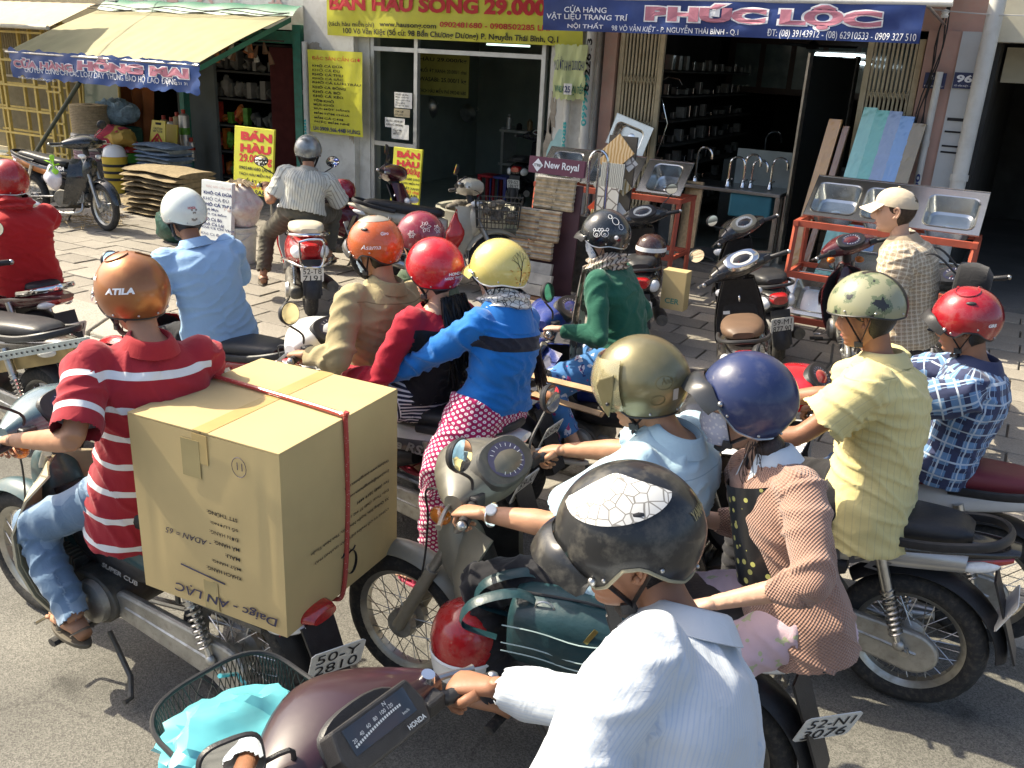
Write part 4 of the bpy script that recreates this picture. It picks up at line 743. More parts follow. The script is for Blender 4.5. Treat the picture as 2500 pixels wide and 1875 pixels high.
for k in range(7): bx('shelf_board', INNERD, t, (.1, 0, .3+.3*k), (.35, 3.6, .02))
for k in range(7):
    for i in range(12): h = random.uniform(.05, .18); bx('fitting', [CHROME, STEEL, ALU][i % 3], t, (.12, -1.7+.3*i, .32+.3*k+h/2), (random.uniform(.04, .12), .1, h), bev=.004)
for k in range(5): p = V((-2.3+.14*k, F+.9+.1*k, S+.05)); t = thing('carton_pile', ['lowest flat carton', 'second flat carton', 'third flat carton', 'fourth flat carton', 'topmost flat carton'][k]+' in the pile right of the tap table', 'carton', (-2.2, F+1.0, S+.052+.13*k)); bx('carton', mat('dim carton', (.15, .11, .07), .8, var=.2), t, (random.uniform(-.05, .05), 0, .063), (.55, .5, .126), bev=.003)
t = thing('glass_door_leaf', 'tall glass door leaf standing open in the sink shop', 'door', (-2.28, F+.28, S+.05)); bx('pane', mat('dark door glass', (.02, .025, .025), .05, coat=1, var=0), t, (.1, .3, 1.2), (.02, .7, 2.3), RZ(-.6)); [bx('stile', STEEL, t, (.1+d_*.2, .3+d_*.29, 1.2), (.035, .05, 2.36), RZ(-.6)) for d_ in (-1, 1)]
# ================================================================== MOTORBIKES (local frame: x forward, y left, z up, wheels on z=0)
def sup(cx, cz, y0, hw, hh, x, e=2.6, n=20, top=1.0, bot=1.0):
    r = []
    for j in range(n):
        a = 2*pi*j/n; c, s_ = math.cos(a), math.sin(a)
        r.append(V((x, y0+math.copysign(abs(c)**(2/e), c)*hw*(1 if s_ < 0 else top)*(1 if s_ > 0 else bot), cz+math.copysign(abs(s_)**(2/e), s_)*hh)))
    return r
def loftx(secs, e=2.6, n=20, mb=None, top=1, bot=1):
    # secs: (x, cz, halfwidth, halfheight[, y0]) ; smoothly resampled
    mb = mb or MB(); out = []
    m = len(secs); N = max(12, m*4)
    A = np.array([list(q)+[0]*(5-len(q)) for q in secs], float)
    for i in range(N+1):
        t = i/N*(m-1); k = min(int(t), m-2); f_ = t-k; p0, p1, p2, p3 = A[max(k-1, 0)], A[k], A[k+1], A[min(k+2, m-1)]
        q = .5*((2*p1)+(-p0+p2)*f_+(2*p0-5*p1+4*p2-p3)*f_*f_+(-p0+3*p1-3*p2+p3)*f_**3)
        out.append(sup(0, q[1], q[4], max(q[2], .002), max(q[3], .002), q[0], e, n, top, bot))
    return mb.rings(out)
def spl(pts, n=8):
    P = [V(p) for p in pts]; out = []; m = len(P)
    for k in range(m-1):
        p0, p1, p2, p3 = P[max(k-1, 0)], P[k], P[k+1], P[min(k+2, m-1)]
        for i in range(n):
            f_ = i/n; out.append(.5*((2*p1)+(-p0+p2)*f_+(2*p0-5*p1+4*p2-p3)*f_*f_+(-p0+3*p1-3*p2+p3)*f_**3))
    return out+[P[-1]]
RIMS = mat('spoked rim steel', (.45, .44, .40), .32, .9, var=.15, vs=12, dirt=.45, dcol=(.24, .2, .14))
RIMB = mat('black alloy rim', (.03, .03, .032), .35, .3, var=.2, vs=10, dirt=.3)
def wheel(par, name, x, R=.285, tw=.042, spoked=True, rimm=None):
    c = V((x, 0, R)); ax = (0, 1, 0); rr = R-tw*1.75
    rim = MB().lathe([(rr-.018, -tw*.35), (rr+.004, -tw*.72), (rr+.012, -tw*.75), (rr-.012, -tw*.3), (rr-.014, 0), (rr-.012, tw*.3), (rr+.012, tw*.75), (rr+.004, tw*.72), (rr-.018, tw*.35), (rr-.018, -tw*.35)], c, ax, 56).build(name, rimm or (RIMS if spoked else RIMB), par)
    tm = MB(); rs = []; N = 88
    for i in range(N):
        a = 2*pi*i/N; g = .955 if i % 4 == 0 else 1; ring = []
        for j in range(12):
            b = 2*pi*j/12; rad_ = (R-tw)+tw*math.cos(b)*(g if math.cos(b) > .2 else 1); ring.append(c+V((rad_*math.cos(a), tw*1.02*math.sin(b), rad_*math.sin(a))))
        rs.append(ring)
    tm.rings(rs, closed=True); tm.build('tyre', RUBBER, rim)
    hw = .06
    MB().lathe([(.0, -hw-.03), (.012, -hw-.03), (.014, -hw), (.055, -hw), (.06, -hw*.4), (.035, -hw*.2), (.035, hw*.2), (.06, hw*.5), (.055, hw), (.014, hw), (.012, hw+.03), (0, hw+.03)], c, ax, 20).build('hub', ALU, rim)
    if spoked:
        sm = MB()
        for i in range(36):
            a = 2*pi*i/36; s_ = 1 if i % 2 else -1; da = .62*(1 if (i//2) % 2 else -1)
            sm.tube([c+V((.055*math.cos(a+da), s_*hw*.75, .055*math.sin(a+da))), c+V(((rr-.012)*math.cos(a), s_*.004, (rr-.012)*math.sin(a)))], .0021, 4, cap=False)
        sm.build('spokes', STEEL, rim)
    else:
        for i in range(5):
            a = 2*pi*i/5+.3; MB().tube([c+V((.04*math.cos(a), 0, .04*math.sin(a))), c+V((rr*.6*math.cos(a), 0, rr*.6*math.sin(a))), c+V((rr*.98*math.cos(a+.12), 0, rr*.98*math.sin(a+.12)))], [(.03, .018), (.02, .016), (.03, .016)], 8).build('spoke', rimm or RIMB, rim)
    return rim
def fender(par, name, x, zc, R, a0, a1, w, m, drop=.035, edge=None):
    return MB().grid(28, 8, lambda u, v: V((x+(R-drop*(2*v-1)**2)*math.cos(a0+(a1-a0)*u), (2*v-1)*w*(1-.25*abs(2*u-1)**3), zc+(R-drop*(2*v-1)**2)*math.sin(a0+(a1-a0)*u))), thick=-.006).build(name, m, par)
def shock(par, a, b, y, r=.021):
    a = V((a[0], y, a[1])); b = V((b[0], y, b[1])); d = b-a; s_ = MB().tube([a, a+d*.45], r*1.05, 12).build('shock_absorber', STEEL, par); MB().tube([a+d*.4, b], r*.5, 8).build('rod', CHROME, s_)
    A, B, D = basis(d); n = 90; MB().tube([a+d*(.38+.5*i/n)+A*(r*1.15*math.cos(i*.62))+B*(r*1.15*math.sin(i*.62)) for i in range(n)], .0048, 5).build('spring', STEEL, s_); MB().ell(b, (.022, .016, .022), 10, 7).build('lower_mount', ALU, s_)
def mirror(par, base, head, rx=.055, rz=.075, tilt=0, m=None, shape='oval', yaw=0):
    base = V(base); head = V(head); st = MB().tube(spl([base, base+V((0, 0, .06)), head+V((.02, 0, -.05)), head+V((.012, 0, 0))], 5), .0055, 7).build('mirror', m or BLACK, par)
    R = RZ(yaw)@RY(tilt); n = 26; e = 2 if shape == 'oval' else 3.4
    def rg(k, x): return [head+R@V((x, math.copysign(abs(math.cos(2*pi*j/n))**(2/e), math.cos(2*pi*j/n))*rx*k, math.copysign(abs(math.sin(2*pi*j/n))**(2/e), math.sin(2*pi*j/n))*rz*k)) for j in range(n)]
    MB().rings([rg(1, -.004), rg(1.05, .004), rg(.9, .022), rg(.5, .034)]).build('mirror_back', m or BLACK, st)
    g = MB(); r0 = rg(.93, -.0055); g.add([head+R@V((-.007, 0, 0))]+r0, [(0, (j+1) % n+1, j+1) for j in range(n)]); g.build('mirror_glass', MIRROR, st)
def plate(par, c, tilt, l1, l2, w=.19, h=.14, yaw=0, bent=0, label=None):
    R = RZ(yaw)@RY(tilt)
    def P(u, v, l=0): return V(c)+R@V((-.004-l, -u, v))
    pb = MB(); pb.prism([(-w/2+.012, -h/2), (w/2-.012, -h/2), (w/2, -h/2+.012), (w/2, h/2-.012), (w/2-.012, h/2), (-w/2+.012, h/2), (-w/2, h/2-.012), (-w/2, -h/2+.012)], lambda u, v, s_: P(u, v, -.003 if not s_ else 0)); p_ = pb.build('number_plate', PLATE, par)
    mb = MB(); letters(mb, l1, lambda u, v: P(u, v, .0025), -w*.4, h*.05, w*.8, h*.36, .0); letters(mb, l2, lambda u, v: P(u, v, .0025), -w*.4, -h*.42, w*.8, h*.38, .0); mb.build('plate_lettering', INK, p_)
    if label: p_['label'] = label
    return p_
def side_text(par, s_, x0, x1, z, h, ysurf, m=WHITEINK, side=1, bold=.03, shear=.3, slope=0, name='lettering'):
    # reads left to right seen from the left side (side=1): text runs from front(+x)?? bike faces left so text runs toward -x
    mb = MB(); w = abs(x1-x0); letters(mb, s_, lambda u, v: V((x0-side*u, side*ysurf(x0-side*u, z+v), z+v+slope*u)), 0, 0, w, h, bold, shear); return mb.build(name, m, par)
def dial(par, c, R, r, needles=True, col=(.02, .02, .025), tick=WHITEINK, rx=None):
    # round instrument face: c centre, R rotation with local z the face normal
    n = 36; rx = rx or r
    d = MB(); d.add([V(c)+R@V((rx*math.cos(2*pi*j/n), r*math.sin(2*pi*j/n), 0)) for j in range(n)], [tuple(range(n))]); o = d.build('meter_dial', mat('dial %s' % (col,), col, .3, coat=.25, var=.1), par)
    t = MB()
    for k in range(15):
        a = rad(225-270*k/14)-pi/2; q = V((math.cos(a), math.sin(a), 0)); s_ = V((-q.y, q.x, 0)); l0, l1 = .72, .9; w = .012*r/.04
        t.add([V(c)+R@(V((q.x*rx*l0, q.y*r*l0, .002))+s_*.0012), V(c)+R@(V((q.x*rx*l1, q.y*r*l1, .002))+s_*.0012), V(c)+R@(V((q.x*rx*l1, q.y*r*l1, .002))-s_*.0012), V(c)+R@(V((q.x*rx*l0, q.y*r*l0, .002))-s_*.0012)], [(0, 1, 2, 3)], False)
    t.build('dial_ticks', tick, o); MB().tube([V(c)+R@V((0, 0, .003)), V(c)+R@V((-rx*.5, -r*.45, .003))], .0012, 4).build('needle', REDINK, o)
    return o
def paint(name, col, dirt=.1, rough=.22, coat=.8): return mat('paint '+name, col, rough, 0, coat=coat, var=.05, vs=5, dirt=dirt, dcol=(.24, .21, .16))
def handle_cowl(t, m, hx=.24, hz=1.0, lens=True, face=BLACK, dialcol=(.03, .03, .06), big=1.0, square=False):
    rs = []
    for i in range(25):
        y = -.25+.5*i/24; k = 1-abs(y/.25)**1.7; a = .035+.11*k*big; b = .032+.055*k*big; cx = hx+.035*k; cz = hz+.015*k
        rs.append([V((cx+a*(1.15 if math.cos(q) > 0 else .75)*math.copysign(abs(math.cos(q))**.85, math.cos(q)), y, cz+b*math.copysign(abs(math.sin(q))**.8, math.sin(q)))) for q in [2*pi*j/18 for j in range(18)]])
    cw = MB().rings(rs).build('handlebar_cowl', m, t)
    R = RY(-.72); fc = V((hx-.035, 0, hz+.062*big)); n = 26
    f = MB(); f.rings([[fc+R@V((.07*big*math.copysign(abs(math.cos(2*pi*j/n))**.75, math.cos(2*pi*j/n))*k, .125*big*math.copysign(abs(math.sin(2*pi*j/n))**.85, math.sin(2*pi*j/n))*k, z_)) for j in range(n)] for k, z_ in ((1.08, -.05), (1.03, .006), (.97, .012))], cap=True); f.build('meter_hood', face, cw)
    if not square: dial(cw, fc+R@V((0, 0, .0135)), R@RZ(-pi/2), .056*big, col=dialcol, rx=.085*big)
    else:
        sc = lambda u, v, l=0: V((hx-.075, 0, hz+.075))+R@V((v*.9, -u, .022+l))
        pb = MB(); pb.prism([(-.105, -.05), (.105, -.05), (.118, .0), (.105, .062), (-.105, .062), (-.118, 0)], lambda u, v, s_: sc(u, v, -.06 if not s_ else .0)); hd = pb.build('meter_housing', BLACK, cw, bev=.006)
        MB().prism([(-.085, -.012), (.085, -.012), (.085, .05), (-.085, .05)], lambda u, v, s_: sc(u, v, .0005 if not s_ else .002)).build('meter_glass', mat('meter glass', (.035, .05, .075), .06, coat=1, var=.1), hd)
        tm = MB()
        for i, n_ in enumerate(('20', '40', '60', '80', '100', '120')): letters(tm, n_, lambda u, v: sc(u, v, .0045), -.078+.021*i, .012+.016*math.sin(i/5*pi*.5), .010 if len(n_) < 3 else .014, .009)
        for i in range(22): u0 = -.078+.0062*i; v0 = .002+.016*math.sin(i/21*pi*.5); tm.add([sc(u0, v0, .0045), sc(u0+.004, v0, .0045), sc(u0+.004, v0+.006, .0045), sc(u0, v0+.006, .0045)], [(0, 1, 2, 3)], False)
        letters(tm, 'km/h', lambda u, v: sc(u, v, .0045), .05, -.002, .018, .007); letters(tm, 'N', lambda u, v: sc(u, v, .0045), .02, .04, .008, .009); letters(tm, 'HONDA', lambda u, v: sc(u, v, .0025), .045, -.038, .05, .012, .02); tm.build('meter_markings', mat('meter marking', (.45, .5, .55), .5, var=0), hd)
    if lens:
        MB().ell((hx+.125*big, 0, hz+.0), (.045, .085*big, .05*big), 18, 10).build('headlight', LENS, cw)
    return cw
def grips(t, hx=.21, hz=1.0, w=.34, gm=BLACK, sweep=.05, rise=.0, lever=True, bars=None):
    for s_ in (-1, 1):
        g = MB().tube([(hx+.03, s_*.2, hz), (hx-sweep*.3, s_*(w-.11), hz+rise*.6), (hx-sweep, s_*w, hz+rise)], [.013, .018, .019], 12).build('grip', gm, t)
        MB().ell((hx-sweep-.003, s_*(w+.012), hz+rise), (.018, .016, .018), 10, 7).build('bar_end', bars or STEEL, g)
        MB().box((hx+.0, s_*(w-.15), hz+.005), (.05, .06, .045)).build('switch_block', BLACK, g, bev=.008)
        if lever: MB().tube(spl([(hx+.045, s_*(w-.15), hz-.005), (hx+.06, s_*(w-.08), hz-.012), (hx+.02, s_*(w+.03), hz-.02)], 5), [.008]*10+[.011], 7).build('brake_lever', STEEL, g)
def engine(t, m=None, x=.08):
    e = MB().tube([(x-.02, -.13, .33), (x-.02, .13, .33)], [(.15, .105), (.15, .105)], 22, hint=(0, 0, 1)).build('engine', IRON, t, bev=.008)
    MB().lathe([(0, .04), (.06, .04), (.085, .025), (.09, 0), (.095, -.02)], (x-.05, .13, .33), (0, 1, 0), 26).build('flywheel_cover', ALU, e)
    MB().lathe([(0, -.04), (.07, -.03), (.09, 0)], (x+.02, -.13, .33), (0, -1, 0), 24).build('clutch_cover', ALU, e)
    for k in range(6): MB().box((x+.14+.022*k, 0, .355+.004*k), (.010, .16-.006*k, .13), RY(-.1)).build('cooling_fin', ALU, e, bev=.003)
    MB().tube([(x+.12, 0, .355), (x+.3, 0, .38)], .05, 14).build('cylinder', IRON, e)
    MB().tube(spl([(x+.2, -.03, .31), (x+.22, -.08, .2), (x, -.15, .16), (x-.3, -.17, .2)], 6), .017, 9).build('exhaust_pipe', STEEL, t)
    mf = MB().tube([(x-.3, -.17, .2), (x-.36, -.175, .215), (x-.7, -.18, .3), (x-.76, -.18, .315)], [.022, .042, .045, .03], 14).build('muffler', STEEL, t)
    bar = MB().tube([(x-.03, -.27, .22), (x-.03, .27, .22)], .011, 8).build('footpeg_bar', IRON, t)
    for s_ in (-1, 1): MB().tube([(x-.03, s_*.2, .232), (x-.03, s_*.31, .235)], .022, 8, flat=.7).build('footpeg', RUBBER, bar)
    MB().tube(spl([(x+.0, .15, .3), (x+.1, .18, .24), (x+.15, .2, .22), (x+.15, .26, .22)], 4), .008, 6).build('gear_pedal', STEEL, t)
    MB().tube([(x-.1, .12, .2), (x-.24, .15, .07), (x-.3, .2, .03), (x-.3, .23, .03)], .011, 7).build('main_stand', IRON, t)
def swing(t, rx=-.61, R=.285, case=True, cm=None):
    for s_ in (-1, 1): MB().tube([(-.12, s_*.09, .34), (rx-.04, s_*.095, R)], [(.024, .014), (.02, .012)], 8).build('swing_arm', ALU, t)
    if case:
        out = []; 
        for a in [pi/2+pi*i/12 for i in range(13)]: out.append((rx-.015+.105*math.cos(a), R+.09*math.sin(a)))
        for a in [-pi/2+pi*i/8 for i in range(9)]: out.append((-.1+.05*math.cos(a), .335+.062*math.sin(a)))
        MB().prism(out, lambda u, v, s_: V((u, .075+(.035 if not s_ else 0), v)), False).build('chain_case', cm or ALU, t, bev=.012)
    MB().tube([(rx, -.13, R), (rx, .13, R)], .011, 8).build('axle', STEEL, t); MB().tube([(rx, .112, R), (rx, .124, R)], .02, 6).build('axle_nut', STEEL, t)
def underbone(label, X, Y, heading=pi, z=0, body=(.02, .02, .022), shield=None, seatc=None, cowl=None, p1='59-X1', p2='12345', mirrors=((1, 0), (-1, 0)), dialc=(.03, .03, .06), steer=0, name='motorbike', group=None, spoked=True, tailc=None, lamp=True, rail=True, brush=None, side2=None, lining=None, shw=1.0, pyaw=0, cface=None, solo=False, cowlbig=1, dirt=.15, mirt=.22, lean=0, square=False, mirs=None):
    t = thing(name, label, 'motorbike', (X, Y, z), heading, group); t.rotation_euler = (lean, 0, heading)
    B = body if not isinstance(body, tuple) else paint(str(body), body, dirt); SH = shield or B; CW = cowl or B; TL = tailc or B
    SE = seatc or mat('black vinyl seat', (.02, .021, .024), .45, var=.15, vs=10, bump=.12, bs=90, dirt=.08)
    wheel(t, 'front_wheel', .61, spoked=spoked); wheel(t, 'rear_wheel', -.61, tw=.046, spoked=spoked)
    for s_ in (-1, 1):
        f = MB().tube([(.33, s_*.055, .84), (.47, s_*.06, .57)], .019, 10).build('fork_leg', ALU, t); MB().tube([(.46, s_*.06, .59), (.61, s_*.065, .285)], .026, 12).build('lower_leg', dirt > .3 and mat('dusty fork', (.34, .31, .24), .6, .2, dirt=.4) or ALU, f)
    fender(t, 'front_fender', .61, .285, .335, rad(10), rad(160), .062, B)
    # leg shield wings
    zz = [.82, .74, .62, .5, .38, .27]; xx = [.36, .385, .40, .375, .33, .27]; ww = [.10, .165, .205, .215, .20, .165]
    def sh(u, v):
        q = u*5; k = min(int(q), 4); f_ = q-k; L_ = lambda a: a[k]+(a[k+1]-a[k])*f_; s_ = 2*v-1; return V((L_(xx)-.17*abs(s_)**1.6, s_*L_(ww)*shw, L_(zz)))
    MB().grid(20, 20, sh, thick=.008).build('leg_shield', SH, t)
    MB().grid(20, 20, lambda u, v: sh(u*.98+.01, .04+.92*v)+V((-.012, 0, 0)), thick=.004).build('shield_lining', lining or BLACK, t)
    loftx([(.45, .74, .05, .05), (.42, .72, .075, .12), (.36, .68, .085, .16), (.3, .6, .08, .12), (.26, .5, .06, .06)]).build('front_cover', B, t)
    MB().tube([(.33, 0, .86), (.3, 0, .96)], .035, 12).build('steering_head', BLACK, t)
    MB().tube(spl([(.3, 0, .7), (.2, 0, .5), (.08, 0, .46), (-.08, 0, .55)], 6), [(.065, .05)]*19, 12).build('frame_cover', BLACK, t)
    handle_cowl(t, CW, .25, 1.0, lamp, dialcol=dialc, big=cowlbig, face=cface or BLACK, square=square); grips(t)
    for q in (mirs if mirs is not None else [dict(base=(.22, s_*.2, 1.02), head=(.2+h, s_*.30, 1.21), tilt=mirt, rx=.058, rz=.052) for s_, h in mirrors]): mirror(t, **q)
    for s_ in (-1, 1): MB().ell((.39, s_*.12, .86), (.05, .035, .03), 12, 8, RZ(-s_*.5)).build('turn_signal', AMBER if dirt > .3 else LENS, t)
    for s_ in (-1, 1): MB().tube(spl([(.27, s_*.19, 1.0), (.42, s_*.16, .97), (.47, s_*.08, .80), (.50, s_*.075, .55), (.60, s_*.08, .30)], 5), .0042, 5).build('brake_cable', BLACK, t)
    # seat
    loftx([(.08, .735, .07, .03), (.02, .745, .11, .045), (-.12, .75, .13, .05), (-.24, .755, .13, .05), (-.31, .75, .1, .035)] if solo else [(.06, .735, .07, .03), (.0, .745, .105, .045), (-.15, .75, .125, .05), (-.32, .762, .13, .052), (-.5, .785, .125, .05), (-.68, .80, .105, .042), (-.74, .80, .07, .022)], 3.2).build('seat', SE, t)
    # body with tail
    bd = loftx([(.1, .60, .055, .08), (-.02, .60, .10, .09), (-.2, .58, .115, .08), (-.42, .56, .105, .05), (-.62, .555, .09, .04), (-.82, .55, .08, .035), (-.95, .545, .05, .02)] if solo else [(.1, .60, .055, .08), (-.02, .63, .095, .085), (-.2, .645, .118, .075), (-.42, .675, .122, .07), (-.62, .715, .11, .058), (-.8, .755, .085, .036), (-.9, .775, .05, .015)], 2.3).build('side_body', B, t)
    if side2 is not None:
        for s_ in (-1, 1):
            MB().grid(24, 5, lambda u, v: V((-.0-.74*u, s_*(.126-.012*abs(2*u-.9)**2-.016*(2*v-1)**2), .585+.125*u+(v-.5)*(.07+.02*math.sin(u*pi))))).build('side_stripe', side2, bd)
    dz_ = -.16 if solo else 0; dx_ = -.13 if solo else 0
    loftx([(-.74+dx_, .715+dz_, .085, .032), (-.83+dx_, .735+dz_*.9, .075, .03), (-.885+dx_, .752+dz_, .055, .018)], 2.4).build('tail_light', REDLENS, t)
    for s_ in (-1, 1): MB().ell((-.78+dx_, s_*.075, .705+dz_), (.075, .026, .024), 12, 8, RZ(s_*.25)@RY(.25)).build('turn_signal', LENS, t)
    if rail: MB().tube(spl([(-.4, .135, .735), (-.62, .15, .77), (-.8, .12, .815), (-.86, 0, .83), (-.8, -.12, .815), (-.62, -.15, .77), (-.4, -.135, .735)], 6), [(.013, .02)]*37, 8).build('grab_rail', BLACK if rail is True else rail, t)
    fender(t, 'rear_fender', -.61, .285, .345, rad(40), rad(175), .07, BLACK)
    MB().grid(8, 6, lambda u, v: V((-.84+dx_-.13*u, (2*v-1)*(.075-.012*u), .66+dz_*.6-.32*u)), thick=.008).build('mudflap', BLACK, t)
    plate(t, (-.905+dx_-.05*(pyaw != 0), .03*(pyaw != 0), .535+dz_*.4), -.38, p1, p2, yaw=pyaw)
    engine(t); swing(t); [shock(t, (-.45, .68), (-.585, .31), s_*.125) for s_ in (-1, 1)]
    loftx([(.12, .47, .05, .05), (.0, .5, .10, .08), (-.2, .52, .11, .075), (-.34, .55, .09, .05)], 2.4).build('lower_side_cover', BLACK, t)
    return t
def scooter(label, X, Y, heading=pi, z=0, body=(.02, .02, .022), seatc=None, p1='59-H1', p2='123.45', name='scooter', mirrors=(1, -1), chrome=False, dialc=(.5, .5, .48), steer=0, group=None, lean=0, inner=None, dirt=.12, face=BLACK):
    t = thing(name, label, 'scooter', (X, Y, z), heading, group); t.rotation_euler = (lean, 0, heading); B = paint(str(body), body, dirt); R = .215
    SE = seatc or mat('black vinyl seat', (.02, .021, .024), .45); IN = inner or BLACK
    wheel(t, 'front_wheel', .62, R, .046, False); wheel(t, 'rear_wheel', -.60, R, .055, False)
    MB().tube([(.62, .09, R), (.56, .09, .42), (.5, .02, .5)], .02, 9).build('fork', ALU, t); fender(t, 'front_fender', .62, R, .275, rad(15), rad(165), .075, B, .05)
    def sh(u, v):
        s_ = 2*v-1; zz = .95-.7*u; xx = .36+.20*math.sin(u*pi*.75)-.10*u; w = (.115+.085*math.sin(min(1, u*1.25)*pi*.6))*(1-.25*max(0, u-.75)*4); return V((xx+.09*(1-s_*s_)-.06, s_*w, zz))
    MB().grid(20, 16, sh, thick=.01).build('front_apron', B, t)
    MB().grid(20, 16, lambda u, v: sh(.02+.96*u, .04+.92*v)+V((-.07-.06*math.sin(v*pi), 0, 0)), thick=.01).build('inner_shield', IN, t)
    loftx([(.40, .27, .13, .035), (.2, .25, .17, .03), (-.02, .26, .17, .035), (-.12, .3, .14, .05)], 4).build('floorboard', BLACK, t)
    bd = loftx([(-.05, .46, .11, .17), (-.14, .50, .155, .19), (-.32, .54, .185, .17), (-.52, .57, .18, .15), (-.70, .60, .135, .10), (-.80, .62, .07, .045)], 2.5).build('rear_body', B, t)
    loftx([(-.04, .71, .08, .03), (-.12, .72, .12, .05), (-.3, .735, .145, .06), (-.5, .765, .145, .055), (-.64, .775, .12, .045), (-.70, .77, .07, .02)], 3).build('seat', SE, t)
    loftx([(-.70, .63, .10, .055), (-.77, .635, .085, .05), (-.82, .635, .06, .035)], 2.5).build('tail_light', REDLENS, t)
    for s_ in (-1, 1): MB().ell((-.72, s_*.115, .60), (.075, .04, .055), 12, 9, RZ(s_*.5)).build('turn_signal', LENS, t)
    MB().tube(spl([(-.45, .165, .72), (-.66, .16, .74), (-.78, .1, .755), (-.81, 0, .76), (-.78, -.1, .755), (-.66, -.16, .74), (-.45, -.165, .72)], 5), .014, 8).build('grab_rail', CHROME if chrome else BLACK, t)
    if chrome:
        for s_ in (-1, 1): MB().tube(spl([(-.25, s_*.21, .42), (-.5, s_*.215, .5), (-.74, s_*.17, .52), (-.86, s_*.08, .5), (-.87, 0, .5)], 6), .01, 7).build('crash_rail', CHROME, t)
        MB().tube(spl([(-.855, .1, .71), (-.865, .085, .52), (-.87, 0, .5), (-.865, -.085, .52), (-.855, -.1, .71), (-.85, 0, .73), (-.855, .1, .71)], 5), .009, 7).build('lamp_frame', CHROME, t)
    fender(t, 'rear_fender', -.6, R, .29, rad(60), rad(178), .085, BLACK, .04)
    MB().grid(6, 4, lambda u, v: V((-.80-.05*u, (2*v-1)*.08, .55-.3*u)), thick=.01).build('mudflap', BLACK, t)
    plate(t, (-.845, 0, .43), -.2, p1, p2)
    eg = loftx([(-.02, .26, .05, .07, .1), (-.2, .25, .07, .085, .11), (-.45, .235, .065, .075, .12), (-.66, .23, .06, .06, .12), (-.7, .23, .03, .03, .12)], 2.6).build('transmission_case', IRON, t)
    MB().lathe([(0, .03), (.06, .025), (.075, 0)], (-.55, .18, .23), (0, 1, 0), 20).build('case_cover', ALU, eg)
    MB().tube([(-.2, -.15, .24), (-.4, -.17, .25), (-.76, -.18, .3)], [.05, .06, .05], 14).build('muffler', IRON, t)
    shock(t, (-.56, .55), (-.62, .3), .13)
    handle_cowl(t, B, .22, 1.03, True, face=face, dialcol=dialc, big=1.05); grips(t, .19, 1.03)
    MB().tube([(.34, 0, .9), (.25, 0, 1.0)], .045, 12).build('steering_neck', BLACK, t)
    for s_ in mirrors: mirror(t, (.2, s_*.2, 1.05), (.2, s_*.32, 1.24), rx=.06, rz=.048)
    for s_ in (-1, 1): MB().ell((.48, s_*.13, .78), (.03, .06, .035), 12, 8, RZ(-s_*.6)).build('turn_signal', LENS, t)
    MB().tube([(-.15, .1, .2), (-.22, .16, .06), (-.26, .2, .02)], .012, 7).build('side_stand', IRON, t)
    MB().prism([(-.12, .52), (.12, .52), (.14, .60), (.12, .74), (-.12, .74), (-.14, .60)], lambda u, v, s_: V((.375-.06*(v-.6)-(.012 if not s_ else -.03), u, v))).build('glove_box', BLACK, t, bev=.012)
    MB().lathe([(0, .014), (.022, .014), (.028, .0)], (.345, -.1, .82), (-1, 0, .2), 18).build('key_switch', CHROME, t); MB().tube(spl([(.355, 0, .80), (.30, 0, .80), (.29, 0, .76), (.32, 0, .745)], 4), .007, 7).build('bag_hook', CHROME, t); bx('warning_label', WHITE, t, (.335, .1, .66), (.002, .05, .025))
    return t
def steer_front(t, ang, px=.33):
    M = Matrix.Translation((px, 0, .9))@Matrix.Rotation(ang, 4, V((-.42, 0, .9)).normalized())@Matrix.Translation((-px, 0, -.9)); keep = ('front_wheel', 'fork', 'front_fender', 'handlebar_cowl', 'grip', 'mirror', 'steering')
    def go(o): o.data.transform(M); [go(c) for c in o.children]
    for o in t.children:
        if any(o.name.startswith(k) for k in keep): go(o)
